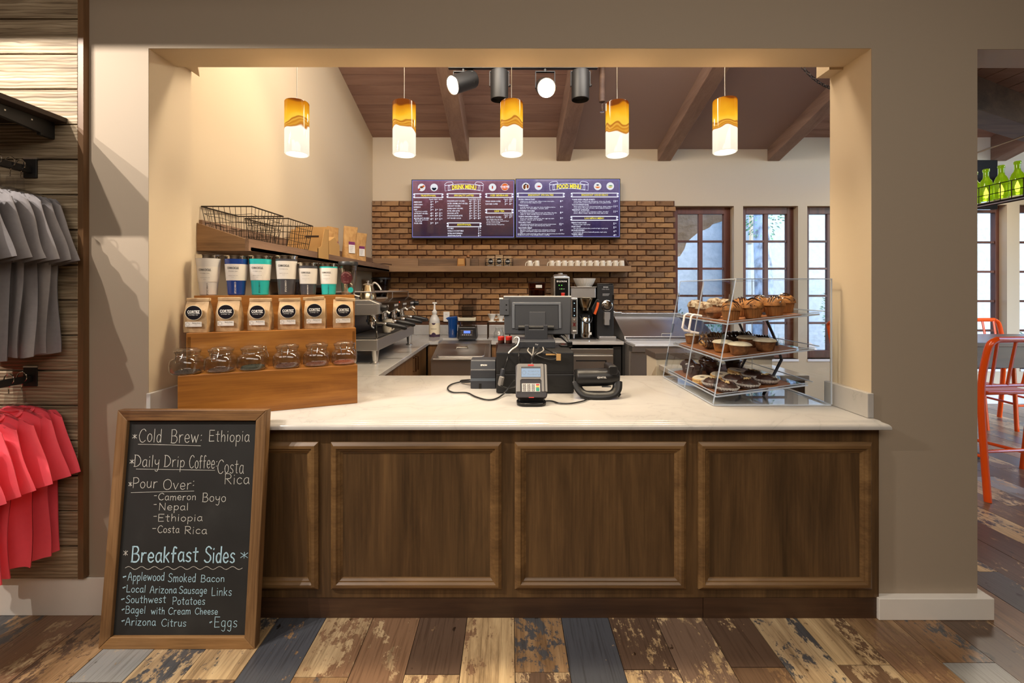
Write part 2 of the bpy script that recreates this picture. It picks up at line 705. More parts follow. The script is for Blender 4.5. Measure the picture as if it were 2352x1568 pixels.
def board_mat():
    """Grey-brown barn board with long raised grain along x."""
    m, nt, p = base_mat('weathered_barn_board')
    L = nt.links.new
    oi = nt.nodes.new('ShaderNodeObjectInfo')
    tc = nt.nodes.new('ShaderNodeTexCoord')
    ml = nt.nodes.new('ShaderNodeMath')
    ml.operation = 'MULTIPLY'
    ml.inputs[1].default_value = 29.0
    L(oi.outputs['Random'], ml.inputs[0])
    vv = nt.nodes.new('ShaderNodeCombineXYZ')
    for i in range(3):
        L(ml.outputs[0], vv.inputs[i])
    ad = nt.nodes.new('ShaderNodeVectorMath')
    L(tc.outputs['Object'], ad.inputs[0])
    L(vv.outputs[0], ad.inputs[1])
    mp = nt.nodes.new('ShaderNodeMapping')
    mp.inputs['Scale'].default_value = (0.06, 1, 1)
    L(ad.outputs[0], mp.inputs[0])
    n = nt.nodes.new('ShaderNodeTexNoise')
    n.inputs['Scale'].default_value = 38
    n.inputs['Detail'].default_value = 5
    n.inputs['Distortion'].default_value = 0.7
    L(mp.outputs[0], n.inputs['Vector'])
    r = ramp(nt, [(0.28, S(108, 92, 72)), (0.46, S(152, 134, 108)), (0.62, S(178, 160, 132)), (0.8, S(202, 186, 160))])
    L(n.outputs['Fac'], r.inputs[0])
    w = nt.nodes.new('ShaderNodeTexWave')
    w.bands_direction = 'Z'
    w.inputs['Scale'].default_value = 20
    w.inputs['Distortion'].default_value = 5.0
    w.inputs['Detail'].default_value = 2
    w.inputs['Detail Scale'].default_value = 1.5
    mp2 = nt.nodes.new('ShaderNodeMapping')
    mp2.inputs['Scale'].default_value = (0.16, 1, 1)
    L(ad.outputs[0], mp2.inputs[0])
    L(mp2.outputs[0], w.inputs['Vector'])
    wr = ramp(nt, [(0.0, (0.45, 0.40, 0.36, 1)), (0.07, (0.9, 0.88, 0.86, 1)), (0.2, (1, 1, 1, 1))])
    L(w.outputs['Fac'], wr.inputs[0])
    mx = nt.nodes.new('ShaderNodeMixRGB')
    mx.blend_type = 'MULTIPLY'
    mx.inputs[0].default_value = 0.9
    L(r.outputs[0], mx.inputs[1])
    L(wr.outputs[0], mx.inputs[2])
    L(mx.outputs[0], p.inputs['Base Color'])
    b = nt.nodes.new('ShaderNodeBump')
    b.inputs['Strength'].default_value = 0.5
    b.inputs['Distance'].default_value = 0.004
    L(w.outputs['Fac'], b.inputs['Height'])
    L(b.outputs[0], p.inputs['Normal'])
    p.inputs['Roughness'].default_value = 0.6
    return m


def kraft_mat(name, c1, c2):
    m, nt, p = base_mat(name)
    L = nt.links.new
    tc = nt.nodes.new('ShaderNodeTexCoord')
    n = nt.nodes.new('ShaderNodeTexNoise')
    n.inputs['Scale'].default_value = 16
    n.inputs['Detail'].default_value = 4
    n.inputs['Distortion'].default_value = 1.2
    L(tc.outputs['Object'], n.inputs['Vector'])
    r = ramp(nt, [(0.35, c1), (0.65, c2)])
    L(n.outputs['Fac'], r.inputs[0])
    L(r.outputs[0], p.inputs['Base Color'])
    b = nt.nodes.new('ShaderNodeBump')
    b.inputs['Strength'].default_value = 0.35
    b.inputs['Distance'].default_value = 0.006
    L(n.outputs['Fac'], b.inputs['Height'])
    L(b.outputs[0], p.inputs['Normal'])
    p.inputs['Roughness'].default_value = 0.7
    return m


def mottled(name, stops, scale, rough=0.7, bump=0.4, bdist=0.004, detail=5, k=(1, 1, 1), coat=0.0, distortion=0.0):
    if name in MATS:
        return MATS[name]
    m, nt, p = base_mat(name)
    L = nt.links.new
    tc = nt.nodes.new('ShaderNodeTexCoord')
    mp = nt.nodes.new('ShaderNodeMapping')
    mp.inputs['Scale'].default_value = k
    L(tc.outputs['Object'], mp.inputs[0])
    n = nt.nodes.new('ShaderNodeTexNoise')
    n.inputs['Scale'].default_value = scale
    n.inputs['Detail'].default_value = detail
    n.inputs['Distortion'].default_value = distortion
    L(mp.outputs[0], n.inputs['Vector'])
    r = ramp(nt, stops)
    L(n.outputs['Fac'], r.inputs[0])
    L(r.outputs[0], p.inputs['Base Color'])
    if bump:
        b = nt.nodes.new('ShaderNodeBump')
        b.inputs['Strength'].default_value = bump
        b.inputs['Distance'].default_value = bdist
        L(n.outputs['Fac'], b.inputs['Height'])
        L(b.outputs[0], p.inputs['Normal'])
    p.inputs['Roughness'].default_value = rough
    p.inputs['Coat Weight'].default_value = coat
    MATS[name] = m
    return m


PAINT_FRONT = pm('taupe_wall_paint', S(166, 151, 132), 0.75, bump=0.06, bscale=350)
PAINT_IN = pm('beige_wall_paint', S(206, 188, 160), 0.75, bump=0.06, bscale=350)
PAINT_PALE = pm('pale_grey_paint', S(232, 232, 234), 0.7)
WHITE_TRIM = pm('white_trim_paint', S(236, 231, 222), 0.45, var=0.03)
QUARTZ = marble()
BRICK = brick_mat()
MORTAR = pm('dark_mortar', S(96, 62, 42), 0.95, bump=0.4, bscale=90)
PLANK = floor_mat()
BARN = board_mat()
WALNUT = wood('walnut_laminate', S(60, 43, 24), S(86, 63, 38), S(112, 84, 52), 'z', 1.0, 0.42, 0.35, rnd=0.05)
WALNUT_X = wood('walnut_laminate_horizontal', S(82, 59, 34), S(112, 83, 50), S(140, 108, 68), 'x', 1.0, 0.4, 0.35, rnd=0.05)
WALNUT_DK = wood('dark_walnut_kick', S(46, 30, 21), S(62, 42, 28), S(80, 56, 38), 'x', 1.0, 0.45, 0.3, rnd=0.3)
CEDAR = wood('honey_cedar', S(118, 70, 24), S(154, 98, 38), S(180, 124, 56), 'x', 1.2, 0.38, 0.25, knots=True, coat=0.15, rnd=0.15)
SHELFWOOD = wood('grey_walnut_shelf', S(104, 78, 54), S(136, 104, 74), S(160, 126, 92), 'x', 1.0, 0.5, 0.4)
SHELFWOOD_Y = wood('grey_walnut_shelf_side', S(98, 74, 58), S(128, 100, 80), S(152, 122, 100), 'y', 1.0, 0.5, 0.4)
OAK_CAB = wood('brown_oak_cabinet', S(96, 66, 38), S(128, 92, 56), S(154, 114, 72), 'z', 1.0, 0.45, 0.35)
BEAMW = wood('brown_stained_beam', S(130, 104, 92), S(150, 122, 108), S(166, 138, 122), 'y', 1.0, 0.6, 0.3, rnd=0.05)
BEAMX = wood('brown_stained_cross_beam', S(70, 50, 40), S(96, 72, 58), S(116, 90, 72), 'x', 1.0, 0.6, 0.3, rnd=0.05)
CEILW = wood('brown_ceiling_plank', S(138, 108, 98), S(156, 124, 112), S(170, 138, 126), 'x', 1.0, 0.65, 0.25, rnd=0.12)
CEILP = pm('brown_ceiling_plaster', S(164, 142, 136), 0.8, bump=0.2, bscale=60)
SASHW = wood('reddish_window_wood', S(72, 38, 26), S(98, 54, 36), S(118, 68, 44), 'z', 1.0, 0.45, 0.25)
FRAMEW = wood('rustic_frame_wood', S(84, 56, 30), S(124, 88, 50), S(154, 116, 72), 'x', 1.3, 0.55, 0.5, rnd=0.3)
FRAMEW_Z = wood('rustic_frame_wood_upright', S(84, 58, 34), S(122, 90, 56), S(150, 116, 78), 'z', 1.3, 0.55, 0.5, rnd=0.3)
TABLEW = wood('dark_table_wood', S(38, 22, 14), S(52, 31, 20), S(66, 42, 28), 'x', 1.0, 0.3, 0.3)
STEEL = pm('brushed_stainless_steel', S(212, 208, 202), 0.32, 1.0, aniso=0.4)
STEEL_D = pm('dull_stainless_steel', S(200, 196, 192), 0.42, 1.0, aniso=0.4)
CHROME = pm('polished_chrome', S(225, 222, 215), 0.08, 1.0)
BLACK = pm('black_plastic', S(26, 25, 26), 0.38)
BLACK_M = pm('matte_black_metal', S(28, 27, 27), 0.5, bump=0.05)
BLACK_G = pm('glossy_black_plastic', S(18, 18, 20), 0.12)
GREY_D = pm('charcoal_plastic', S(52, 54, 60), 0.42, bump=0.05, bscale=500)
GREY_M = pm('grey_plastic', S(132, 128, 124), 0.4)
GREY_L = pm('light_grey_plastic', S(196, 196, 196), 0.4)
WHITE_P = pm('white_plastic', S(232, 228, 220), 0.4)
CERAMIC = pm('cream_glazed_ceramic', S(228, 218, 198), 0.18, coat=0.3, var=0.06, vscale=30)
RED_P = pm('red_plastic', S(196, 40, 28), 0.35)
ORANGE_P = pm('orange_plastic', S(226, 92, 34), 0.35)
ORANGE_METAL = pm('orange_painted_metal', S(230, 84, 18), 0.25, coat=0.3)
BRONZE = pm('brown_bronze', S(96, 66, 44), 0.35, 1.0)
WIRE = pm('dark_iron_wire', S(52, 42, 32), 0.5, 0.6)
GLASS = clear('thin_window_glass', (0.96, 0.98, 0.99, 1), 0.01, 1.35, 0.8)
JAR = clear('clear_jar_glass', (0.965, 0.975, 0.965, 1), 0.04, 1.6, 2.2)
ACRYL_R = clear('clear_acrylic_rim', (0.80, 0.84, 0.88, 1), 0.08, 1.6, 2.6)
ACRYL = clear('clear_acrylic_sheet', (0.955, 0.975, 0.99, 1), 0.015, 1.42, 0.9)
ACRYL_E = pm('bright_acrylic_edge', S(196, 206, 220), 0.15, coat=0.4)
KRAFT = kraft_mat('kraft_paper', S(158, 128, 92), S(188, 158, 118))
KRAFT_B = kraft_mat('brown_kraft_paper', S(172, 126, 72), S(196, 152, 94))
CARD = pm('plain_cardboard', S(192, 150, 92), 0.8, var=0.05)
PAPER = pm('white_label_paper', S(222, 216, 208), 0.6)
INK = pm('black_print', S(28, 26, 30), 0.5)
INK_S = pm('grey_print', S(120, 114, 108), 0.6)
INK_W = pm('white_print', S(240, 236, 228), 0.5)

# ------------------------------------------------------------------ the setting
YW = 2.0                 # front face of the dividing wall
YB = 5.7                 # back wall of the kitchen
XL = -1.79               # left wall of the kitchen
OX0, OX1, OZ = -1.658, 1.664, 2.599
CT = 0.905               # worktop height

# dividing wall: taupe skin on the shop side, beige inside and in the reveals
m = MB()
for y0, y1, k in ((YW, YW + 0.003, 0), (YW + 0.003, YW + 0.17, 1)):
    m.mi = k
    m.box(-4.2, OX0, y0, y1, 0, 3.9)
    m.box(OX1, 2.15, y0, y1, 0, 3.9)
    m.box(OX0, OX1, y0, y1, OZ, 3.9)
    m.mi = 0 if k == 0 else 2
    m.box(2.15, 5.2, y0, y1, 2.595, 3.9)
m.mi = 1
m.box(-1.95, OX0, YW + 0.17, YW + 0.27, 0, 3.9)
m.box(OX1, 2.15, YW + 0.17, YW + 0.26, 0, 3.9)
struct(m.ob('wall_front', [PAINT_FRONT, PAINT_IN, PAINT_PALE]))
m = MB()
m.box(OX1 - 0.07, OX1 + 0.2, YW + 0.17, YW + 0.26, OZ - 0.012, OZ + 0.3)
m.prism([(OX0, YW + 0.17), (OX0 + 0.10, YW + 0.17), (OX0, YW + 0.33)], OZ + 0.03, OZ + 0.4, 'z')
struct(m.ob('trim_1', PAINT_IN))
struct(box('wall_left', XL - 0.12, XL, YW + 0.27, YB, 0, 5.2, PAINT_IN))
# back wall with window openings
WINS = [(2.155, 2.94, 0.58, 2.582), (3.06, 3.78, 0.58, 2.582), (3.90, 4.62, 0.58, 2.582), (5.75, 6.515, 0.45, 2.60), (6.68, 7.4, 0.45, 2.60)]
m = MB()
xs = XL - 0.12
for x0, x1, z0, z1 in WINS:
    m.box(xs, x0, YB, YB + 0.2, 0, 4.6)
    m.box(x0, x1, YB, YB + 0.2, 0, z0)
    m.box(x0, x1, YB, YB + 0.2, z1, 4.6)
    xs = x1
m.box(xs, 9.0, YB, YB + 0.2, 0, 4.6)
struct(m.ob('wall_back', PAINT_IN))
struct(box('wall_right', 9.0, 9.15, YW, YB + 0.2, 0, 4.6, PAINT_IN))
# the shop: side walls, ceiling, and an added board that cuts off the spot beams
struct(box('wall_shop_left', -4.35, -4.2, -3.5, YW + 0.17, 0, 3.9, PAINT_FRONT))
struct(box('wall_shop_right', 5.2, 5.35, -3.5, YW, 0, 3.9, PAINT_FRONT))
struct(box('wall_shop_back', -4.35, 5.35, -3.65, -3.5, 0, 3.9, PAINT_FRONT))
struct(box('ceiling_shop', -4.35, 5.35, -3.65, YW + 0.17, 3.9, 4.0, PAINT_PALE))
struct(box('unseen_spot_blocker', -4.2, -0.9, 1.10, 1.16, 3.02, 3.3, PAINT_FRONT))  # added out-of-view board, shades the wall top from the merchandise spots
struct(box('floor_kitchen', XL, 2.0, YW + 0.2, YB, -0.004, -0.001, pm('kitchen_floor_tile', S(150, 124, 100), 0.35)))

# sloping plank ceiling with beams over the kitchen
SL = 0.29
ZC = 3.48                # ceiling height at the back wall
ceil = struct(MB().add([(XL, YB, ZC + 0.03), (9.0, YB, ZC + 0.03), (9.0, YW, ZC + 0.03 + SL * (YB - YW)), (XL, YW, ZC + 0.03 + SL * (YB - YW))], [(0, 1, 2, 3)]).ob('ceiling', CEILW))
PW = 0.15
for i in range(14):
    ya, yb = YB - i * PW, YB - (i + 1) * PW + 0.008
    za, zb = ZC + SL * i * PW, ZC + SL * ((i + 1) * PW - 0.008)
    for x0, x1 in ((XL, 0.66), (3.42, 9.0)):
        MB().prism([(ya, za), (yb, zb), (yb, zb + 0.02), (ya, za + 0.02)], x0, x1, 'x').ob('plank', CEILW, ceil)
zp = 3.325
m = MB()
m.prism([(YB, zp), (YB, ZC + 0.02), (2.3, ZC + 0.02 + SL * 3.4), (2.3, zp + SL * 3.4)], 0.70, 3.45, 'x')
m.ob('panel', CEILP, ceil)
for x0, x1 in ((-0.707, -0.527), (0.615, 0.80), (1.938, 2.112), (3.375, 3.535), (4.85, 5.02), (6.3, 6.5)):
    zb = 3.168
    MB().prism([(YB, zb), (2.2, zb + SL * 3.5), (2.2, ZC + 0.02 + SL * 3.5), (YB, ZC + 0.02)], x0, x1, 'x').ob('beam', BEAMW, ceil, bev=0.008)

# lower flat dining-room ceiling seen through the doorway: planks run to a slanting cross beam
dyb = lambda x: 3.28 + (x - 3.55) / 2.317
dc = struct(MB().add([(2.16, 2.18, 3.13), (8.9, 2.18, 3.13), (8.9, dyb(8.9), 3.13), (2.16, dyb(2.16), 3.13)], [(0, 1, 2, 3)]).ob('ceiling_dining', CEILW))
x = 2.16
while x < 7.4:
    xe = x + 0.172
    MB().add([(x, 2.18, 3.09), (xe, 2.18, 3.09), (xe, dyb(xe), 3.09), (x, dyb(x), 3.09), (x, 2.18, 3.12), (xe, 2.18, 3.12), (xe, dyb(xe), 3.12), (x, dyb(x), 3.12)], [(0, 1, 2, 3), (7, 6, 5, 4), (0, 4, 5, 1), (1, 5, 6, 2), (2, 6, 7, 3), (3, 7, 4, 0)]).ob('plank', CEILW, dc)
    x += 0.18
bd = Matrix.Translation((2.4, dyb(2.4), 0)) @ Matrix.Rotation(math.atan2(1, 2.317), 4, 'Z')
MB().box(0, 6.6, 0.0, 0.20, 2.846, 3.10, bd).ob('beam', BEAMX, dc, bev=0.006)

# floor: slab with joints and individual planks where the photograph shows them
fl = struct(box('floor', -4.35, 9.15, -3.65, YB + 0.2, -0.06, -0.004, pm('dark_grout', S(58, 42, 30), 0.9)))
PP = 0.2136
rnd = random.Random(21)
proto = {}
for c in range(-13, 42):
    x0 = 0.0217 + c * PP
    if x0 + PP < 2.2:
        y_lo, y_hi = 1.15, 2.02
    else:
        y_lo, y_hi = 1.3, 5.65
        if x0 + PP / 2 < 2.0 or x0 > 8.8:
            continue
    y = y_lo - 0.6
    st = {0: 1.70, 1: 0.9, 2: 1.715, 3: 1.2, 4: 1.725, 5: 1.3}
    ph = (1.698 + 0.011 * c / 2) if c % 2 == 0 else 1.10 + 0.12 * math.sin(c * 1.7)
    y = ph - 1.22
    while y + 1.22 < y_lo:
        y += 1.22
    while y < y_hi:
        if not (x0 + PP < 2.2 and y > 2.02):
            d = rnd.uniform(-0.0006, 0.0006)
            key = 'p'
            if key not in proto:
                o = box('plank', 0.0015, PP - 0.0015, 0.0015, 1.2185, -0.01, 0.0, PLANK, fl)
                proto[key] = o
            else:
                o = bpy.data.objects.new('plank', proto[key].data)
                C.objects.link(o)
                o.parent = fl
            o.location = (x0, y, d)
        y += 1.22

# skirting boards
struct(box('baseboard_left', -4.2, -1.70, YW - 0.008, YW, 0, 0.172, WHITE_TRIM, bev=0.002))
struct(box('baseboard_right', 1.667, 2.188, YW - 0.037, YW, 0, 0.098, WHITE_TRIM, bev=0.003))
struct(box('baseboard_pillar', 2.15, 2.188, YW, YW + 0.17, 0, 0.098, WHITE_TRIM, bev=0.003))
struct(box('baseboard_back', 4.6, 9.0, YB - 0.02, YB, 0, 0.14, WHITE_TRIM))

# windows: wooden frame, glazing bars and a pane in every light
for n, (x0, x1, z0, z1) in enumerate(WINS):
    w = bpy.data.objects.new('window_%d' % (n + 1), None)
    C.objects.link(w)
    struct(w)
    fr = 0.085 if n < 3 else 0.05
    y0, y1 = YB + 0.09, YB + 0.15
    m = MB()
    top, bot = 0.09, 0.10
    m.box(x0, x0 + fr, y0, y1, z0, z1)
    m.box(x1 - fr, x1, y0, y1, z0, z1)
    m.box(x0 + fr, x1 - fr, y0, y1, z1 - top, z1)
    m.box(x0 + fr, x1 - fr, y0, y1, z0, z0 + bot)
    m.ob('frame', SASHW, w, bev=0.004)
    rows, cols = (5, 2) if n < 3 else (5, 1)
    gx0, gx1, gz0, gz1 = x0 + fr, x1 - fr, z0 + bot, z1 - top
    ch, cw = (gz1 - gz0) / rows, (gx1 - gx0) / cols
    for r in range(1, rows):
        box('glazing_bar', gx0, gx1, y0 + 0.012, y1 - 0.012, gz0 + r * ch - 0.014, gz0 + r * ch + 0.014, SASHW, w)
    for c in range(1, cols):
        box('glazing_bar', gx0 + c * cw - 0.025, gx0 + c * cw + 0.025, y0 + 0.008, y1 - 0.008, gz0, gz1, SASHW, w)
    for r in range(rows):
        for c in range(cols):
            MB().add([(gx0 + c * cw, y0 + 0.03, gz0 + r * ch), (gx0 + (c + 1) * cw, y0 + 0.03, gz0 + r * ch), (gx0 + (c + 1) * cw, y0 + 0.03, gz0 + (r + 1) * ch), (gx0 + c * cw, y0 + 0.03, gz0 + (r + 1) * ch)], [(0, 1, 2, 3)]).ob('pane', GLASS, w)
    box('sill', x0 - 0.0, x1 + 0.0, YB - 0.015, YB + 0.09, z0 - 0.03, z0, PAINT_PALE, w)

# brick veneer behind the counter, every brick a part
BW, BH = 0.238, 0.0713
bx0, bx1, bz0, bz1 = XL, 2.155, 1.031, 2.645
bk = struct(box('wall_brick', bx0, bx1, YB - 0.018, YB - 0.0005, bz0, bz1, MORTAR))
rnd = random.Random(5)
shapes = []
for k in range(6):
    m = MB()
    j = lambda s: rnd.uniform(-s, s)
    w, h = BW - 0.014, BH - 0.011
    fv = [(-w / 2 + j(.004), -h / 2 + j(.003)), (0 + j(.02), -h / 2 + j(.003)), (w / 2 + j(.004), -h / 2 + j(.003)), (w / 2 + j(.004), h / 2 + j(.003)), (j(.02), h / 2 + j(.003)), (-w / 2 + j(.004), h / 2 + j(.003))]
    m.add([(p[0], 0, p[1]) for p in fv] + [(p[0] * 0.985, -0.022 + j(.002), p[1] * 0.95) for p in fv], [tuple(range(6)), tuple(range(11, 5, -1))] + [(i, (i + 1) % 6, 6 + (i + 1) % 6, 6 + i) for i in range(6)])
    o = m.ob('brick', BRICK, bk)
    shapes.append(o.data)
    bpy.data.objects.remove(o)
nb = 0
rest = MB()
cand = []
rows = int(round((bz1 - bz0) / BH)) + 1
for r in range(rows):
    z = bz1 - (r + 0.5) * BH
    if z < bz0 + BH * 0.3:
        continue
    x = bx0 + (0.0 if r % 2 else -BW / 2)
    while x < bx1 - 0.02:
        xa, xb = max(x, bx0), min(x + BW, bx1 + 0.012)
        if xb - xa > 0.04:
            cand.append((xa, xb, z))
        x += BW
for xa, xb, z in cand:
    hid = -1.20 < xa and xb < 1.38 and 2.22 < z < 2.80
    low = z < 1.35 and -0.2 < (xa + xb) / 2 < 1.5
    fullw = xb - xa > BW * 0.97
    if hid:
        continue
    xc = (xa + xb) / 2
    if low or nb >= 299:
        k = (xb - xa) / BW
        w, h = (BW - 0.014) / 2 * k, (BH - 0.011) / 2
        rest.box(xc - w, xc + w, YB - 0.036, YB - 0.016, z - h, z + h)
        continue
    o = bpy.data.objects.new('brick', rnd.choice(shapes))
    C.objects.link(o)
    o.parent = bk
    o.location = (xc, YB - 0.016 + rnd.uniform(-.003, .003), z)
    o.scale = ((xb - xa) / BW, 1, 1)
    nb += 1
if rest.v:
    o = rest.ob('brick_rest', BRICK, bk)
    o['kind'] = 'stuff'

# ------------------------------------------------------------------ outside the windows
struct(MB().add([(-6, YB + 0.2, -0.1), (26, YB + 0.2, -0.1), (26, 30, -0.1), (-6, 30, -0.1)], [(0, 1, 2, 3)]).ob('ground_outside', mottled('pale_gravel', [(0.3, S(110, 102, 94)), (0.6, S(158, 150, 142)), (0.8, S(178, 172, 166))], 26, 0.95, 0.6, 0.02)))
STUCCO = mottled('rough_pale_stucco', [(0.3, S(168, 168, 164)), (0.7, S(186, 185, 180))], 9, 0.9, 0.5, 0.02)
hb = thing('stucco_building', 'pale stucco building across the courtyard seen through the windows', 'building', (0, 11.5, 0))
m = MB()
m.box(-2, 26, 0.0, 1.0, -0.1, 6.5)
m.ob('wall', STUCCO, hb)
m = MB()
m.box(3.0, 5.4, -0.5, 0.0, -0.1, 3.15)
m.box(5.4, 5.8, -0.9, 0.0, -0.1, 6.5)
m.ob('wing', STUCCO, hb)
f = box('window', 5.98, 6.42, -0.03, 0.03, 2.7, 4.3, pm('tan_frame', S(170, 150, 120), 0.6), hb)
box('pane', 6.03, 6.30, -0.05, -0.02, 2.76, 4.24, pm('dark_pane', S(92, 112, 128), 0.1), f)
f = box('balcony_opening', 3.2, 4.7, -0.53, -0.4, 3.0, 3.9, pm('shaded_blue_grey', S(96, 112, 124), 0.8), hb)
# rough stone arch close outside the first window
STONE = mottled('tan_rough_stone', [(0.3, S(204, 168, 136)), (0.55, S(232, 198, 166)), (0.75, S(244, 214, 186))], 5, 0.95, 0.9, 0.05)
ar = thing('stone_archway', 'rough tan stone archway outside the first window beside the bricks', 'archway', (0, 6.7, 0))
edge = [(1500, 900), (1500, 640), (1530, 604), (1548, 592), (1562, 588), (1572, 572), (1577, 556), (1590, 545), (1606, 532), (1618, 528), (1630, 522), (1640, 511), (1658, 507), (1672, 504), (1690, 492), (1760, 470), (1830, 462), (1830, 400), (1400, 400), (1400, 900)]
poly = [(at(px, py, 6.7).x, at(px, py, 6.7).z) for px, py in edge]
poly[0] = (poly[0][0], -0.1)
poly[-1] = (poly[-1][0], -0.1)
MB().prism(poly, 0, 0.5, 'y').ob('arch', STONE, ar)
# palm trunk and shrubs
tr = thing('tree_trunk', 'pale peeling tree trunk standing outside the middle window', 'tree', (5.82, 10.0, -0.1))
BARK = mottled('peeling_bark', [(0.35, S(110, 112, 120)), (0.5, S(176, 182, 190)), (0.7, S(206, 210, 214))], 7, 0.9, 0.6, 0.02, k=(1, 1, 0.7))
m = MB().tube([(0, 0, 0), (0.03, 0, 1.5), (-0.03, 0, 3.0), (0.02, 0, 4.6), (0.0, 0, 6.2)], [0.24, 0.19, 0.17, 0.165, 0.16], 14)
m.ob('trunk', BARK, tr, smooth=True)
LEAF = mottled('grey_green_leaf', [(0.3, S(84, 118, 92)), (0.7, S(142, 172, 132))], 6, 0.6, 0.0)
LEAF2 = mottled('fresh_green_leaf', [(0.3, S(78, 128, 84)), (0.7, S(128, 174, 112))], 6, 0.6, 0.0)


def leaves(parent, name, mat, n, fn, ln, wd, seed):
    r = random.Random(seed)
    m = MB()
    for _ in range(n):
        p, d = fn(r)
        d = Vector(d).normalized()
        s = d.cross(Vector((r.uniform(-1, 1), r.uniform(-1, 1), r.uniform(-1, 1))))
        if s.length < 1e-3:
            continue
        s.normalize()
        l, w = ln * r.uniform(.6, 1.2), wd * r.uniform(.7, 1.2)
        p = Vector(p)
        m.add([p, p + d * l * .5 + s * w, p + d * l + Vector((0, 0, -l * .15)), p + d * l * .5 - s * w], [(0, 1, 2, 3)])
    o = m.ob(name, mat, parent, recalc=False)
    o['kind'] = 'stuff'
    return o


def ball(rx, ry, rz, cz):
    def f(r):
        while True:
            v = Vector((r.uniform(-1, 1), r.uniform(-1, 1), r.uniform(-1, 1)))
            if 0.3 < v.length < 1:
                break
        return (v.x * rx, v.y * ry, cz + v.z * rz), (v.x, v.y, v.z + .4)
    return f


leaves(tr, 'foliage', LEAF2, 700, ball(0.45, 0.4, 0.9, 3.6), 0.08, 0.02, 11)
for i, (x, y, rx, rz, lab, mt) in enumerate(((3.05, 8.6, 0.62, 0.62, 'silvery desert shrub outside the window next to the bricks', LEAF), (4.5, 9.6, 0.55, 0.6, 'round grey green shrub behind the top pastry tray', LEAF), (7.3, 9.2, 0.62, 1.05, 'tall fresh green shrub outside the third window', LEAF2), (8.75, 9.8, 0.6, 0.8, 'small leafy green shrub beside the taller green one', LEAF2), (10.4, 8.2, 0.6, 0.5, 'low green shrub outside the dining room window', LEAF2))):
    sh = thing('garden_shrub', lab, 'shrub', (x, y, -0.1), 0, 'shrubs in the courtyard')
    MB().tube([(0, 0, 0), (0.02, 0, rz)], [0.03, 0.015], 6).ob('stem', BARK, sh)
    leaves(sh, 'foliage', mt, 1900, ball(rx, rx * .8, rz, rz), 0.075, 0.013, 20 + i)
gr = thing('ornamental_grass', 'fine tuft of ornamental grass under the middle window', 'grass plant', (5.1, 8.2, -0.1))
leaves(gr, 'blade_tuft', LEAF, 160, lambda r: ((r.uniform(-.1, .1), r.uniform(-.1, .1), 0.0), (r.uniform(-.6, .6), r.uniform(-.6, .6), 1)), 0.85, 0.006, 31)
rk = thing('garden_boulder', 'pale round boulder lying on the gravel outside', 'boulder', (5.75, 8.9, -0.1))
MB().grid(lambda u, v: Vector((0.5 * math.cos(2 * PI * u) * math.sin(PI * v) * (1 + .12 * mnoise.noise(Vector((math.cos(2 * PI * u) * 2, math.sin(2 * PI * u) * 2, v * 3)))), 0.4 * math.sin(2 * PI * u) * math.sin(PI * v), 0.3 - 0.32 * math.cos(PI * v))), 18, 10).ob('stone', STONE, rk, smooth=True)

# ------------------------------------------------------------------ front counter
YC = 1.975
cab = thing('counter_cabinet', 'dark walnut panelled counter front under the white quartz top', 'cabinet', (0, YC, 0))
m = MB()
m.box(-1.68, 1.676, 0, 0.024, 0.095, 0.868)
m.box(-1.655, 1.66, 0.024, 0.30, 0.02, 0.868)
m.ob('cabinet_body', WALNUT, cab)


def px_x(p):
    return (p - 1170) * YC / FPX


for a, b in ((342, 733), (762, 1152), (1182, 1574), (1602, 1999)):
    x0, x1, z0, z1 = px_x(a), px_x(b), 0.139, 0.803
    # mitred moulding: profile (inset from the outer edge, projection)
    prof = [(0, 0), (0.000, 0.010), (0.006, 0.014), (0.014, 0.020), (0.026, 0.021), (0.034, 0.013), (0.040, 0.012), (0.046, 0.006), (0.052, 0.004), (0.052, 0.0)]
    m = MB()
    n = len(prof)
    rings = []
    for cx, cz, sx, sz in ((x0, z0, 1, 1), (x1, z0, -1, 1), (x1, z1, -1, -1), (x0, z1, 1, -1)):
        rings.append([(cx + sx * u, -v, cz + sz * u) for u, v in prof])
    for i in range(4):
        A, B = rings[i], rings[(i + 1) % 4]
        m.add(A + B, [(k, k + 1, n + k + 1, n + k) for k in range(n - 1)])
    m.ob('panel_moulding', WALNUT_X, cab, smooth=True, ang=30)
    box('panel', x0 + 0.05, x1 - 0.05, -0.003, 0.0, z0 + 0.05, z1 - 0.05, WALNUT, cab)
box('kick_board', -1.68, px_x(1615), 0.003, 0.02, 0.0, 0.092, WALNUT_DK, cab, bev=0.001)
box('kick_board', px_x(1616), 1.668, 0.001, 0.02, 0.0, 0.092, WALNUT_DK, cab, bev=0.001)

top = thing('stone_countertop', 'white veined quartz countertop with moulded edge across the opening', 'countertop', (0, 0, 0))
# ogee front edge swept along x
pr = [(2.97, 0.872), (2.97, 0.9042), (1.966, 0.9042), (1.960, 0.902), (1.955, 0.897), (1.949, 0.894), (1.942, 0.8925), (1.936, 0.889), (1.932, 0.884), (1.930, 0.878), (1.930, 0.870), (1.932, 0.868), (1.975, 0.868), (1.975, 0.872)]
m = MB()
m.prism(pr, OX0 + 0.001, OX1 - 0.001, 'x')
prf = [(1.999, 0.868)] + [(1.999, 0.905)] + pr[2:12]
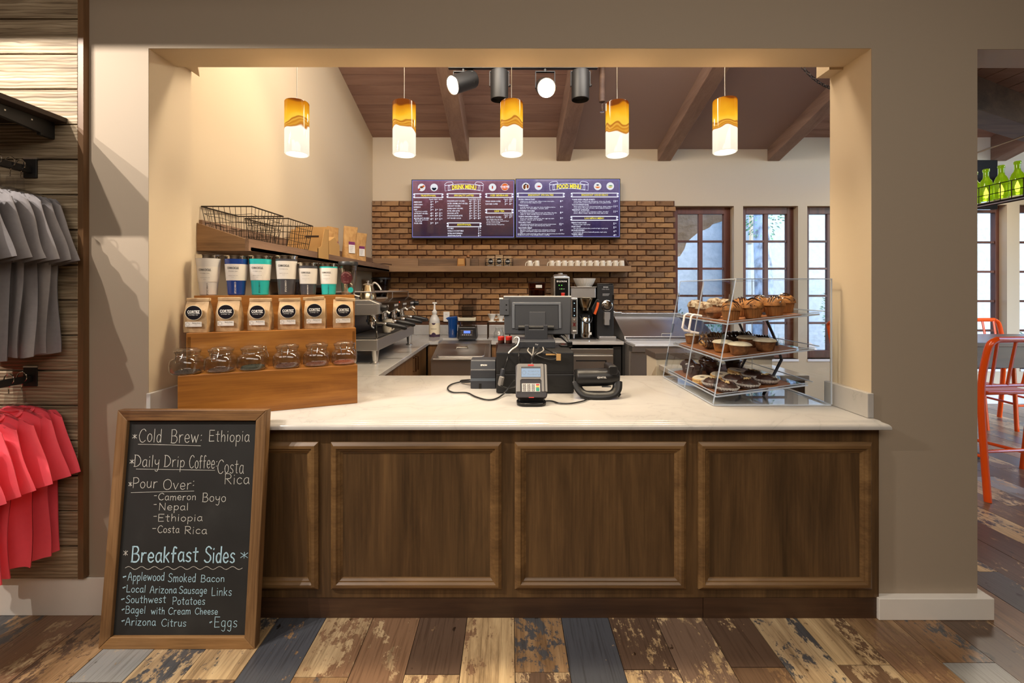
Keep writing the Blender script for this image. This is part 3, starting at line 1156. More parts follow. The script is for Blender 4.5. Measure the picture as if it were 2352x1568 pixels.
# ends that run past the reveals; the moulded profile is returned round the outer corner
for sx in (-1, 1):
    e = 1.697 if sx > 0 else -1.70
    o0 = (OX1 - 0.001) if sx > 0 else (OX0 + 0.001)
    cuts = [(y, z) for y, z in pr[2:12]]
    A = [(o0, y, z) for y, z in cuts]
    B = [(e - sx * (1.966 - 1.930) + sx * (1.966 - y), y, z) for y, z in cuts]
    Cc = [(e - sx * (1.966 - 1.930) + sx * (1.966 - y), 1.998, z) for y, z in cuts]
    k = len(cuts)
    m.add(A + B + Cc, [(i, i + 1, k + i + 1, k + i) for i in range(k - 1)] + [(k + i, k + i + 1, 2 * k + i + 1, 2 * k + i) for i in range(k - 1)] + [(0, k, 2 * k)])
    m.add([A[0], B[0], Cc[0], (o0, 1.998, 0.9042)], [(0, 1, 2, 3)])
    m.add([A[-1], B[-1], Cc[-1], (o0, 1.998, 0.868)], [(0, 1, 2, 3)])
m.ob('slab', QUARTZ, top, smooth=True, ang=25)
for x0, x1 in ((OX0 + 0.001, OX0 + 0.021), (OX1 - 0.030, OX1 - 0.001)):
    box('side_splash', x0, x1, 1.985, YW + 0.262, CT, 1.018, QUARTZ, top, bev=0.003)

# ------------------------------------------------------------------ leaning chalkboard
cb = thing('chalkboard', 'framed blackboard with chalk menu leaning on the counter front', 'chalkboard', (-1.706, 1.805, 0.0))
cb.rotation_euler = (-math.atan2(0.09, 0.968), 0, 0)
BWd, BHt = 0.65, 0.972
fw = 0.046
for poly, mt in (([(0, 0), (BWd, 0), (BWd - fw, fw), (fw, fw)], FRAMEW), ([(0, BHt), (fw, BHt - fw), (BWd - fw, BHt - fw), (BWd, BHt)], FRAMEW),
                 ([(0, 0), (fw, fw), (fw, BHt - fw), (0, BHt)], FRAMEW_Z), ([(BWd, 0), (BWd, BHt), (BWd - fw, BHt - fw), (BWd - fw, fw)], FRAMEW_Z)):
    MB().prism(poly, 0, 0.036, 'y').ob('frame_rail', mt, cb, bev=0.003)
SLATE = mottled('chalkboard_slate', [(0.3, S(28, 28, 27)), (0.6, S(36, 36, 35)), (0.85, S(52, 52, 50))], 5, 0.75, 0.1, 0.001)
box('slate', fw - 0.004, BWd - fw + 0.004, 0.015, 0.022, fw - 0.004, BHt - fw + 0.004, SLATE, cb)

GL = {
    'A': (7, "0,0 3.5,10 7,0|1.3,4 5.8,4"), 'B': (6.5, "0.5,0 0.5,10|0.2,10 4,10 5.5,8 4,5.6 0.6,5.2 5,5 6.5,2.5 4.5,0 0,0"),
    'C': (7, "7,8.5 5,10 2,9 0,5 1.5,1 4.5,0 7,1.5"), 'D': (7.5, "0.8,0 0.8,10|0,10 4,9.5 7,6.5 7,3 4,.3 0,0"),
    'E': (6, "6,10 0.5,10.1|0.5,10 0.5,0|0.5,0 6,.2|0.5,5.2 5,5.2"), 'L': (5.5, "0.5,10 0.4,5 0.5,0.1|.5,0 5.5,0.3"), 'N': (7, "0.5,0 0.5,10|.5,10 6.5,0|6.5,0 6.5,10"),
    'O': (8, "4,10 1,8.5 0,5 1.2,1.2 4,0 7,1.5 8,5 6.8,8.7 4,10"), 'P': (6, "0.6,0 0.5,10|0,9.8 4,10 6,8 5.5,5.5 3,4.5 0.5,4.6"),
    'R': (6.5, "0.5,0 0.5,10|0,10 4,10 6,8 5,5.5 0.5,5|2,5 6.5,0"), 'S': (6, "6,8.7 4,10 1.5,9.2 1,7 3,5.5 5.5,4 5.8,1.8 4,0.2 1.5,0.2 0,1.3"),
    'a': (5, "4.6,5.5 2.5,6.2 0.5,4.5 0.4,1.5 2,0 3.8,1 4.6,3|4.6,6 4.6,2 5.4,0"), 'c': (4.6, "4.6,5 2.8,6.2 0.8,5 0.2,2.8 1,.8 3,0 4.6,1"),
    'd': (5, "4.6,4.5 2.6,6 .6,4.6 .3,1.8 1.8,0 3.6,.6 4.6,3|4.7,10 4.6,0"), 'e': (5, "0.4,3 4.7,3.2 4.2,5.4 2.5,6.2 0.8,5 0.3,2.6 1.3,.5 3.2,0 4.8,1"),
    'f': (4, "4,9.3 2.8,10 1.6,8.8 1.5,0|0,5.6 3.6,5.8"), 'g': (5, "4.5,5.4 2.4,6.2 .5,4.5 .6,1.8 2.2,.4 4,1.6 4.6,5.8|4.6,5.9 4.4,-2 3,-4 .8,-3"),
    'h': (5, "0.5,10 0.5,0|0.5,3.5 2.5,6 4.3,5 4.5,0"), 'i': (1.4, "0.7,6 0.7,0|0.6,8.4 .8,8.9"), 'k': (5, "0.5,10 0.5,0|4.4,6.2 0.6,2.6|1.8,3.5 4.8,0"),
    'l': (1.4, "0.7,10 0.7,0"), 'm': (8, "0.5,6 0.5,0|0.5,4 2.3,6 3.8,5 4,0|4,4 5.8,6 7.3,5 7.6,0"), 'n': (5, "0.5,6 0.5,0|0.5,3.8 2.5,6 4.3,5 4.6,0"),
    'o': (5, "2.5,6.1 .8,5 .2,3 1,.8 2.6,0 4.4,1 5,3.2 4.2,5.3 2.5,6.1"), 'p': (5, "0.5,6 0.5,-4|0.5,4.2 2.5,6.1 4.7,4.8 4.7,2 3,.2 0.5,1"),
    'r': (4, "0.5,6 0.5,0|0.5,3.6 2,5.8 4,6"), 's': (4.4, "4.2,5.4 2.5,6.2 .8,5.2 1,3.8 3.4,2.6 4,1 2.4,0 0.2,.7"), 't': (4, "2,9 2,0.8 3.6,0.1|0,6.2 4,6.4"),
    'u': (5, "0.4,6 .4,1.8 1.8,0 3.6,.6 4.5,2.5|4.6,6 4.6,0"), 'v': (5, "0,6 2.4,0|2.4,0 5,6"), 'w': (7.4, "0,6 1.9,0|1.9,0 3.7,5|3.7,5 5.5,0|5.5,0 7.4,6"),
    'y': (5, "0.3,6 .6,3 2.4,2 4.2,3.4|4.7,6 4.3,-1.5 2.8,-4 .8,-3.2"), 'z': (5, "0.2,6 4.6,6|4.6,6 0,0|0,0 5,0"),
    ':': (1.5, "0.5,5 1,5.4|.5,1 1,1.4"), '-': (4, "0,5 4,5.2"), '*': (4, "0,1 4,9|4,1 0,9|2,0 2,10"), '.': (4, "0,5 4,8|0,3 4,6|1,2 3,8"),
}


def chalk_word(mb, word, u0, u1, v0, cap, wd, rr):
    adv = [GL[ch][0] for ch in word]
    tot = sum(adv) + 2.0 * (len(word) - 1)
    kx = (u1 - u0) / tot
    kz = cap / 10
    x = 0
    for ch, a in zip(word, adv):
        dz = rr.uniform(-.3, .3)
        for st in GL[ch][1].split('|'):
            pts = [tuple(float(q) for q in p.split(',')) for p in st.split()]
            if len(pts) > 2:
                pts = [(p.x, p.y) for p in spline([(a0, b0, 0) for a0, b0 in pts], 5)]
            P = [Vector((u0 + (x + p[0]) * kx, v0 + (p[1] + dz) * kz)) for p in pts]
            ribbon(mb, P, wd, rr)
        x += a + 2.0


def ribbon(mb, P, wd, rr, y=0.0142):
    vs = []
    for i, p in enumerate(P):
        d = P[min(i + 1, len(P) - 1)] - P[max(i - 1, 0)]
        d = d.normalized() if d.length > 1e-9 else Vector((1, 0))
        n = Vector((-d.y, d.x)) * wd * 0.5 * rr.uniform(.75, 1.2)
        if i in (0, len(P) - 1):
            p = p + d * (wd * .4 if i else -wd * .4)
        vs += [(p.x + n.x, y, p.y + n.y), (p.x - n.x, y, p.y - n.y)]
    mb.add(vs, [(2 * i, 2 * i + 1, 2 * i + 3, 2 * i + 2) for i in range(len(P) - 1)])


WORDS = [('*', 0.0636, 0.0807, 0.8482, 0.0167), ('Cold', 0.0925, 0.1883, 0.8329, 0.0554), ('Brew', 0.2317, 0.3494, 0.8296, 0.0554), (':', 0.3600, 0.3655, 0.8329, 0.0520), ('Ethiopia', 0.3968, 0.5714, 0.8349, 0.0467), ('*', 0.0602, 0.0773, 0.7422, 0.0165), ('Daily', 0.0785, 0.1875, 0.7290, 0.0482), ('Drip', 0.2094, 0.2965, 0.7277, 0.0475), ('Coffee', 0.3187, 0.4276, 0.7224, 0.0528), (':', 0.4342, 0.4396, 0.7257, 0.0462), ('Costa', 0.4429, 0.5537, 0.7014, 0.0573), ('Rica', 0.4756, 0.5807, 0.6568, 0.0426), ('*', 0.0626, 0.0761, 0.6483, 0.0163), ('Pour', 0.0803, 0.1853, 0.6405, 0.0425), ('Over', 0.2130, 0.3316, 0.6339, 0.0425), (':', 0.3387, 0.3455, 0.6470, 0.0426), ('-', 0.1760, 0.1861, 0.5949, 0.0247), ('Cameron', 0.1954, 0.3556, 0.5897, 0.0280), ('Boyo', 0.3852, 0.4846, 0.5838, 0.0358), ('-', 0.1773, 0.1881, 0.5592, 0.0246), ('Nepal', 0.2005, 0.3254, 0.5482, 0.0292), ('-', 0.1804, 0.1925, 0.5107, 0.0245), ('Ethiopia', 0.1999, 0.3884, 0.5030, 0.0290), ('-', 0.1795, 0.1929, 0.4619, 0.0231), ('Costa', 0.2022, 0.2929, 0.4561, 0.0289), ('Rica', 0.3181, 0.4108, 0.4516, 0.0302), ('*', 0.0636, 0.0803, 0.3636, 0.0191), ('*', 0.5625, 0.5926, 0.3522, 0.0241), ('.', 0.0693, 0.0813, 0.2720, 0.0107), ('Applewood', 0.0902, 0.2432, 0.2625, 0.0327), ('Smoked', 0.2616, 0.3766, 0.2575, 0.0334), ('Bacon', 0.3999, 0.4983, 0.2575, 0.0271), ('.', 0.0716, 0.0822, 0.2293, 0.0107), ('Local', 0.0882, 0.1678, 0.2155, 0.0282), ('Arizona', 0.1880, 0.2988, 0.2124, 0.0282), ('Sausage', 0.3109, 0.4270, 0.2105, 0.0282), ('Links', 0.4488, 0.5324, 0.2030, 0.0325), ('.', 0.0695, 0.0814, 0.1830, 0.0106), ('Southwest', 0.0890, 0.2565, 0.1737, 0.0293), ('Potatoes', 0.2862, 0.4226, 0.1675, 0.0293), ('.', 0.0749, 0.0848, 0.1420, 0.0106), ('Bagel', 0.0910, 0.1736, 0.1327, 0.0286), ('with', 0.1990, 0.2552, 0.1296, 0.0267), ('Cream', 0.2718, 0.3643, 0.1283, 0.0267), ('Cheese', 0.3841, 0.4779, 0.1283, 0.0248), ('.', 0.0780, 0.0893, 0.0974, 0.0105), ('Arizona', 0.0944, 0.2197, 0.0850, 0.0297), ('Citrus', 0.2464, 0.3486, 0.0807, 0.0290), ('.', 0.4478, 0.4564, 0.0924, 0.0099), ('Eggs', 0.4673, 0.5629, 0.0788, 0.0402)]
CHALK = pm('white_chalk', S(206, 204, 196), 0.95)
CHALK_B = pm('pale_blue_chalk', S(176, 212, 228), 0.95)
rr = random.Random(8)
mw, mbl = MB(), MB()
for k, wd in enumerate(WORDS):
    chalk_word(mw if k < 27 else mbl, *wd, 0.0023 if k < 27 else 0.0024, rr)
for ua, va, ub, vb in ((0.0899, 0.8236, 0.3627, 0.8170), (0.0897, 0.7191, 0.4304, 0.7138), (0.0754, 0.6209, 0.3457, 0.6274)):
    ribbon(mw, [Vector((ua + (ub - ua) * i / 8, va + (vb - va) * i / 8)) for i in range(9)], 0.0018, rr)
ribbon(mw, [Vector((0.0753 + 0.4968 * i / 90, 0.3129 + 0.006 * math.sin(2 * PI * 9 * i / 90))) for i in range(91)], 0.0018, rr)
mh = MB()
chalk_word(mh, 'Breakfast', 0.0995, 0.3799, 0.3382, 0.0604, 0.0058, rr)
chalk_word(mh, 'Sides', 0.4102, 0.5371, 0.3351, 0.0635, 0.0054, rr)
mw_o = mw.ob('chalk_lettering', CHALK, cb)
mw_o['kind'] = 'stuff'
mw_o['label'] = 'thin white chalk handwriting'
mbl_o = mbl.ob('chalk_lettering', CHALK_B, cb)
mbl_o['kind'] = 'stuff'
mbl_o['label'] = 'pale blue chalk list of sides'
mh_o = mh.ob('chalk_heading', CHALK_B, cb)
mh_o['kind'] = 'stuff'
mh_o['label'] = 'thick pale blue chalk heading'

# ------------------------------------------------------------------ slatwall with clothes
sw = struct(box('wall_slat_boards', -3.3, -1.955, YW - 0.012, YW - 0.0005, 0.181, 3.3, BLACK_M))
z = 2.716 + 0.159 * 3
while z > 0.3:
    zb = max(z - 0.159, 0.181)
    box('board', -3.3, -1.955, YW - 0.030, YW - 0.011, zb + 0.003, z - 0.003, BARN, sw, bev=0.002)
    box('metal_slot', -3.3, -1.9495, YW - 0.0165, YW - 0.0120, zb - 0.0028, zb + 0.0028, STEEL_D, sw) if zb > 0.2 else None
    z -= 0.159
box('edge_strip', -1.955, -1.930, YW - 0.028, YW - 0.0005, 0.181, 3.3, wood('edge_strip_wood', S(92, 66, 42), S(118, 86, 56), S(138, 102, 68), 'z'), sw)

shf = thing('display_shelf', 'dark shelf on a black bracket above the grey shirts', 'shelf', (-2.0, YW - 0.03, 2.232))
box('shelf_board', -1.2, 0.0, -0.46, -0.001, 0.012, 0.034, pm('dark_brown_shelf', S(58, 44, 36), 0.6), shf, bev=0.002)
m = MB().prism([(-0.001, -0.062), (-0.001, 0.012), (-0.46, 0.012), (-0.46, -0.012), (-0.06, -0.052), (-0.06, -0.062)], -0.075, -0.055, 'x')
m.ob('bracket', BLACK_M, shf, bev=0.002)
for i in range(4):
    box('screw', -0.056, -0.0535, -0.10 - i * 0.1, -0.094 - i * 0.1, -0.012, -0.006, STEEL, shf)


def arm(z, lab):
    t = thing('faceout_arm', lab, 'clothes arm', (-2.162, YW - 0.03, z), 0, 'black clothes arms on the boards')
    box('back_plate', -0.03, 0.03, -0.008, -0.001, -0.05, 0.035, BLACK_M, t, bev=0.002)
    box('bar', -0.012, 0.012, -0.50, -0.008, -0.03, 0.0, BLACK_M, t, bev=0.003)
    box('end_stop', -0.014, 0.014, -0.508, -0.50, -0.03, 0.03, BLACK_M, t, bev=0.003)
    box('hook_lip', -0.032, 0.032, -0.006, 0.004, 0.035, 0.042, STEEL, t)


arm(2.045, 'black arm of the slat boards carrying the grey shirts')
arm(1.105, 'black arm of the slat boards carrying the coral shirts')


def shirt_mesh(seed, L=0.69):
    r = random.Random(seed)
    ph = [r.uniform(0, 6.28) for _ in range(8)]
    m = MB()

    def wid(v):
        return 0.158 + 0.016 * math.sin(min(v / .25, 1) * PI / 2) - 0.012 * v + 0.010 * math.sin(5 * v + ph[0]) * v

    def fold(u, v):
        k = min(1, v * 2.2)
        return k * (0.010 * math.sin(7 * u + 2.2 * v + ph[1]) + 0.0055 * math.sin(13 * u - 3 * v + ph[2])) + 0.002 * math.sin(9 * v + 4 * u + ph[3])

    for side in (-1, 1):
        def f(a, v, side=side):
            u = 2 * a - 1
            x = u * wid(v) + 0.004 * math.sin(8 * v + ph[4])
            sh = -0.058 * abs(u) ** 1.15
            nk = max(0, 1 - (u / .40) ** 2)
            sh -= nk * (0.050 if side < 0 else 0.012)
            zz = sh * (1 - v) ** 2 - v * L - 0.006 * math.sin(6 * u + ph[5]) * v
            t = 0.011 * math.sqrt(max(0, 1 - u * u)) * (0.5 + 0.5 * min(1, v * 4)) + 0.0015
            return Vector((x, side * t + fold(u, v) * (1 - u * u * .3), zz))
        m.grid(f, 26, 26)
    for s in (-1, 1):
        def g(a, v, s=s):
            t = 2 * PI * a
            cx = s * (0.140 + 0.052 * v)
            w = 0.036 + 0.028 * v
            x = cx + w * math.cos(t) * (1 if s * math.cos(t) > 0 else .9) + s * 0.004 * math.sin(6 * v + ph[6])
            zz = -0.035 - 0.29 * v - 0.030 * (math.cos(t) * -s) * v * .55 - (0.03 * (1 - v) * max(0, s * math.cos(t)))
            y = (0.010 + 0.003 * v) * math.sin(t) + 0.004 * math.sin(5 * v + 2 * math.cos(t) + ph[7])
            return Vector((x, y, zz))
        m.grid(g, 16, 10)
    # sleeve-hem and collar bands
    return m


def collar_mesh():
    return MB().tube([(0.063 * math.cos(t), -0.010 + 0.019 * math.sin(t), -0.028 + 0.020 * math.sin(t) - 0.02 * (1 - abs(math.cos(t)))) for t in [2 * PI * i / 22 for i in range(22)]], 0.0065, 6, closed=True)


GREYC = pm('heather_grey_cotton', S(150, 146, 148), 0.9, bump=0.12, bscale=700, var=0.05, vscale=60, sheen=0.1)
CORALC = pm('coral_pink_cotton', S(255, 92, 108), 0.85, bump=0.12, bscale=700, var=0.03, vscale=40, sheen=0.1)
ORD = ['closest to the boards', 'second out from the boards', 'third out from the boards', 'fourth out from the boards', 'fifth out from the boards', 'sixth out from the boards', 'seventh out, nearest the shop']
HOOK = [(0.0, 0, 0.052), (0, 0, 0.075), (0.008, 0, 0.092), (0.020, 0, 0.104), (0.019, 0, 0.125), (0.004, 0, 0.137), (-0.014, 0, 0.130), (-0.022, 0, 0.112)]
PLASTIC = clear('clear_hanger_plastic', (0.9, 0.9, 0.9, 1), 0.1, 1.5, 1.6)
h0 = None
for colname, mat, zbar, L, ys in (('grey', GREYC, 2.045, 0.72, (1.925, 1.885, 1.835, 1.79, 1.735, 1.67, 1.60)), ('coral', CORALC, 1.105, 0.66, (1.93, 1.88, 1.81, 1.745, 1.70, 1.635, 1.57))):
    up = 'upper' if colname == 'grey' else 'lower'
    for i, y in enumerate(ys):
        zs = zbar - 0.115
        t = thing('t_shirt', '%s cotton T-shirt on the %s arm, %s' % (colname, up, ORD[i]), 'T-shirt', (-2.165 + (0.004 * ((i * 7) % 3 - 1)), y, zs), (0.05, 0.05, 0.04, 0.05, 0.03, 0.04, 0.05)[i], '%s T-shirts on the %s arm' % (colname, up))
        shirt_mesh(i * 3 + (40 if colname == 'grey' else 80), L).ob('shirt_body', mat, t, smooth=True, ang=60)
        collar_mesh().ob('collar', mat, t, smooth=True)
        lab = 'clear hanger holding the %s shirt %s' % (colname, ORD[i])
        if h0 is None:
            h0 = thing('clothes_hanger', lab, 'hanger', (-2.162, y, zs), 0, 'clear hangers on the black arms')
            MB().tube(spline(HOOK, 4), 0.0022, 6).ob('hook', CHROME, h0, smooth=True)
            m = MB().prism([(-0.018, 0.0), (0.018, 0.0), (0.013, 0.052), (-0.013, 0.052)], -0.004, 0.004, 'y')
            m.tube([(-0.145, 0, -0.052), (-0.08, 0, -0.018), (0, 0, 0.004), (0.08, 0, -0.018), (0.145, 0, -0.052)], 0.005, 6)
            m.ob('hanger_body', PLASTIC, h0)
        else:
            dup(h0, (-2.162, y, zs), 0, lab)['group'] = 'clear hangers on the black arms'

# ------------------------------------------------------------------ stepped cedar riser with its goods
RA = math.atan2(0.294, 0.705)
RX, RY = -1.49, 1.955
RL = 0.764
rz0 = CT
ris = thing('display_riser', 'three step honey coloured cedar riser on the counter', 'riser', (RX, RY, rz0), RA)
# local x along the boards, local y towards the back
for k, (y, zlo, zhi) in enumerate(((0.0, 0.0, 0.1975), (0.13, 0.178, 0.378), (0.26, 0.36, 0.556))):
    box('front_board', 0, RL, y, y + 0.016, zlo, zhi, CEDAR, ris, bev=0.0015)
    box('tread', 0.004, RL - 0.004, y + 0.016, y + (0.13 if k < 2 else 0.145), zhi - 0.018, zhi - 0.001, CEDAR, ris)
for x0, x1 in ((0.004, 0.018), (RL - 0.018, RL - 0.004)):
    MB().prism([(0.016, 0.0), (0.016, 0.18), (0.13, 0.18), (0.13, 0.36), (0.26, 0.36), (0.26, 0.537), (0.40, 0.537), (0.40, 0.0)], x0, x1, 'x').ob('side_board', CEDAR, ris)


def rpos(px, d, zloc):
    """World point on the riser at local depth d that stands at picture column px."""
    bx, by = RX - math.sin(RA) * d, RY + math.cos(RA) * d
    q = (px - 1170) / FPX
    t = (q * by - bx) / (math.cos(RA) - q * math.sin(RA))
    return Vector((bx + math.cos(RA) * t, by + math.sin(RA) * t, rz0 + zloc))


# tumblers
def tumbler(px, label, mat, h, rt, rb, band, sleeve=True, ink=INK):
    p = rpos(px, 0.325, 0.556)
    face = math.atan2(p.x, p.y)          # turn the print towards the shop
    t = thing('tumbler', label, 'tumbler', p, -face * 0.6, 'travel tumblers on the top step')
    R = lambda z: rb + (rt - rb) * z / h
    MB().lathe([(rb * .9, 0), (rb, 0.004), (R(h * .5), h * .5), (rt, h - 0.016), (rt - .003, h - 0.016)], 28).ob('cup_body', mat, t, smooth=True)
    MB().lathe([(rt - 0.001, h - 0.0155), (rt - 0.001, h - 0.004), (rt + 0.003, h - 0.003), (rt + 0.003, h + 0.002), (rt - 0.004, h + 0.003), (rt - 0.010, h - 0.004), (0.004, h - 0.005)], 28).ob('lid', CHROME, t, smooth=True)
    if sleeve:
        z0, z1 = band
        MB().lathe([(R(z0) + 0.0012, z0), (R(z1) + 0.0014, z1)], 28, close=False).ob('paper_sleeve', PAPER, t, smooth=True)
        zc = (z0 + z1) / 2

        def wrap(x, z):
            r = R(z) + 0.0019
            return (r * math.sin(x / r), -r * math.cos(x / r), z)
        m = MB()
        k = h / 0.21
        texts(m, [('CORKCICLE.', -0.006, zc + 0.022 * k, 0.0150 * k, 'C', {'bold': 0.022, 'width': 0.060 * k, 'res': 2}), ('TUMBLER', -0.006, zc + 0.004 * k, 0.0075 * k, 'C', {'sp': 1.7, 'width': 0.044 * k})], wrap)
        m.ob('lettering', INK, t, recalc=False)
        m = MB()
        texts(m, [('TRIPLE INSULATED 24 HR', -0.006, zc - 0.018 * k, 0.0042 * k, 'C', {'width': 0.046 * k}), ('24 OZ', -0.006, zc - 0.027 * k, 0.004 * k, 'C')], wrap)
        m.ob('small_print', INK_S, t, recalc=False)
        m = MB()
        texts(m, [('CORKCICLE', 0.004, z0 - 0.038 * k, 0.0105 * k, 'C', {'rot': -PI / 2, 'width': 0.062 * k, 'bold': 0.01})], lambda x, z: ((R(max(z, 0)) + .0012) * math.sin((x) / R(max(z, 0))), -(R(max(z, 0)) + .0012) * math.cos((x) / R(max(z, 0))), max(z, 0.001)))
        m.ob('side_lettering', ink, t, recalc=False)
    return t


T_WHITE = pm('white_powder_coat', S(214, 210, 206), 0.32, coat=0.3)
T_BLUE = pm('royal_blue_coat', S(30, 62, 138), 0.25, coat=0.5)
T_TEAL = pm('teal_coat', S(46, 184, 182), 0.3, coat=0.3)
T_CHAR = pm('charcoal_coat', S(72, 72, 78), 0.3, coat=0.4)
tumbler(479, 'tall white travel tumbler at the wall end of the top step', T_WHITE, 0.207, 0.056, 0.038, (0.070, 0.148))
tumbler(543, 'tall royal blue travel tumbler with a white paper sleeve', T_BLUE, 0.207, 0.055, 0.040, (0.078, 0.164), ink=INK_W)
tumbler(598, 'tall teal travel tumbler beside the blue one', T_TEAL, 0.210, 0.055, 0.040, (0.080, 0.166))
tumbler(658, 'tall charcoal travel tumbler with a white paper sleeve', T_CHAR, 0.214, 0.055, 0.040, (0.088, 0.186), ink=INK_W)
tumbler(708, 'short charcoal travel tumbler with a white paper sleeve', T_CHAR, 0.178, 0.051, 0.039, (0.062, 0.148), ink=INK_W)
tumbler(755, 'short teal travel tumbler with a white paper sleeve', T_TEAL, 0.176, 0.050, 0.037, (0.062, 0.152))
p = rpos(800, 0.325, 0.556)
t = thing('tumbler', 'clear double walled tumbler with black lid and maroon badge', 'tumbler', p, 0.2, 'travel tumblers on the top step')
SMOKE = clear('smoky_clear_plastic', (0.89, 0.85, 0.79, 1), 0.06, 1.6, 2.4)
MB().lathe([(0.034, 0), (0.036, 0.004), (0.052, 0.170)], 28).ob('cup_body', SMOKE, t, smooth=True)
MB().lathe([(0.030, 0.006), (0.032, 0.010), (0.047, 0.168)], 24, close=False).ob('inner_wall', SMOKE, t, smooth=True)
MB().lathe([(0.053, 0.170), (0.055, 0.172), (0.055, 0.186), (0.052, 0.192), (0.01, 0.195)], 28).ob('lid', BLACK, t, smooth=True)


def wrapc(x, z):
    r = 0.0365 + 0.016 * max(z, 0) / 0.17 + 0.0012
    return (r * math.sin(x / r), -r * math.cos(x / r), z)


def wrapped_disc(c, rad, wr, n=26):
    mb = MB()
    vs, fs = [wr(c[0], c[1])], []
    for k, q in enumerate((0.5, 1.0)):
        for i in range(n):
            a = 2 * PI * i / n
            vs.append(wr(c[0] + rad * q * math.cos(a), c[1] + rad * q * math.sin(a)))
    fs += [(0, 1 + i, 1 + (i + 1) % n) for i in range(n)]
    fs += [(1 + i, 1 + n + i, 1 + n + (i + 1) % n, 1 + (i + 1) % n) for i in range(n)]
    return mb.add(vs, fs)


wrapped_disc((-0.006, 0.098), 0.036, wrapc).ob('round_badge', pm('maroon_print', S(74, 26, 30), 0.4), t, recalc=False)
m = MB()
wr2 = lambda x, z: tuple(Vector(wrapc(x, z)) * 1.006)
for i, ch in enumerate('SCOTTSDALE'):
    a = PI / 2 + 1.05 - 2.1 * i / 9
    texts(m, [(ch, -0.006 + 0.0275 * math.cos(a), 0.098 + 0.0275 * math.sin(a), 0.0095, 'C', {'rot': a - PI / 2})], wr2)
for s in (-1, 1):
    m.add([wr2(-0.006 + s * -0.014, 0.083), wr2(-0.006 + s * -0.0125, 0.0815), wr2(-0.006 + s * 0.014, 0.106), wr2(-0.006 + s * 0.0125, 0.1075)], [(0, 1, 2, 3)])
texts(m, [('SINCE 1951', -0.006, 0.0735, 0.006, 'C')], wr2)
m.ob('lettering', pm('dusty_pink_print', S(196, 150, 140), 0.5), t, recalc=False)
wrapped_disc((0.020, 0.028), 0.0155, wrapc).ob('round_sticker', T_TEAL, t, recalc=False)


# kraft coffee bags
def bag_mesh(seed, w=0.106, d=0.062, h=0.165):
    r = random.Random(seed)
    ox = r.uniform(0, 50)
    n = 10

    def f(a, v):
        # rounded rectangle loop
        q = a * 4
        k, fr = int(q) % 4, q - int(q)
        zz = v * h * 0.955
        tp = max(0, (v - 0.52) / 0.48)
        dd = d * (1 - 0.86 * tp ** 1.1) * (0.94 + 0.06 * math.sin(PI * v))
        ww = w * (1 + 0.03 * math.sin(PI * min(1, v * 1.5))) * (1 - 0.05 * tp)
        cs = [(-ww / 2, -dd / 2), (ww / 2, -dd / 2), (ww / 2, dd / 2), (-ww / 2, dd / 2)]
        p0, p1 = cs[k], cs[(k + 1) % 4]
        x, y = p0[0] + (p1[0] - p0[0]) * fr, p0[1] + (p1[1] - p0[1]) * fr
        if k in (1, 3):       # gusset folded inwards
            g = math.sin(PI * fr) * (0.004 + 0.016 * tp)
            x += -g if k == 1 else g
        else:
            bul = math.sin(PI * fr) * math.sin(PI * min(1, v * 1.15)) * 0.008
            y += -bul if k == 0 else bul
        nz = mnoise.noise(Vector((x * 24 + ox, y * 24, zz * 20))) * 0.004 * min(1, 4 * v)
        return Vector((x + nz * .6, y + nz * (1 if k in (0, 2) else .4), zz))
    m = MB().grid(f, 24, 18)
    m.add([(-w / 2, -d / 2, 0.0005), (w / 2, -d / 2, 0.0005), (w / 2, d / 2, 0.0005), (-w / 2, d / 2, 0.0005)], [(0, 1, 2, 3)])
    return m


BADGE = pm('glossy_black_label', S(30, 28, 34), 0.12)
CREAM_RING = pm('cream_ring', S(226, 210, 180), 0.4)
b0 = thing('coffee_bag', '', 'coffee bag')
bag_mesh(2).ob('bag_body', KRAFT, b0, smooth=True, ang=50)
fold = MB().box(-0.0535, 0.0535, -0.010, 0.008, 0.150, 0.167)
fold.ob('folded_top', KRAFT, b0, bev=0.003)
yf = -0.0428
m = MB().disc((0, yf, 0.096), 0.0395, 30, sx=1.0, sz=0.92)
m.ob('sticker_border', CREAM_RING, b0, recalc=False)
bd = MB().disc((0, yf - 0.0006, 0.096), 0.0370, 30, sx=1.0, sz=0.92).ob('round_sticker', BADGE, b0, recalc=False)
m = MB()
texts(m, [('CORTEZ', 0, 0.0995, 0.0185, 'C', {'bold': 0.035, 'width': 0.056, 'res': 2}), ('COFFEE CO.', 0, 0.0845, 0.0068, 'C', {'sp': 1.25})], None, yf - 0.0012)
m.add([(-0.028, yf - .0012, 0.0905), (0.028, yf - .0012, 0.0905), (0.028, yf - .0012, 0.0912), (-0.028, yf - .0012, 0.0912)], [(0, 1, 2, 3)])
m.ob('lettering', INK_W, bd, recalc=False)
wl = MB().add([(-0.040, yf + .0030, 0.028), (0.036, yf + .0030, 0.028), (0.036, yf + .0012, 0.052), (-0.040, yf + .0012, 0.052)], [(0, 1, 2, 3)]).ob('white_label', PAPER, b0, recalc=False)
m = MB()
texts(m, [('Medium Roast', 0.012, 0.0465, 0.0062, 'C', {'bold': 0.02}), ('12 oz', 0.010, 0.0385, 0.0048, 'C')], lambda x, z: (x, yf + 0.0002, z))
for i in range(18):
    a, b = 2 * PI * i / 18, 2 * PI * (i + 1) / 18
    c = (-0.028, 0.0405)
    m.add([(c[0] + q * math.cos(t), yf + 0.0004, c[1] + q * math.sin(t)) for q, t in ((0.0085, a), (0.0085, b), (0.0074, b), (0.0074, a))], [(0, 1, 2, 3)])
m.ob('print', INK_S, wl, recalc=False)
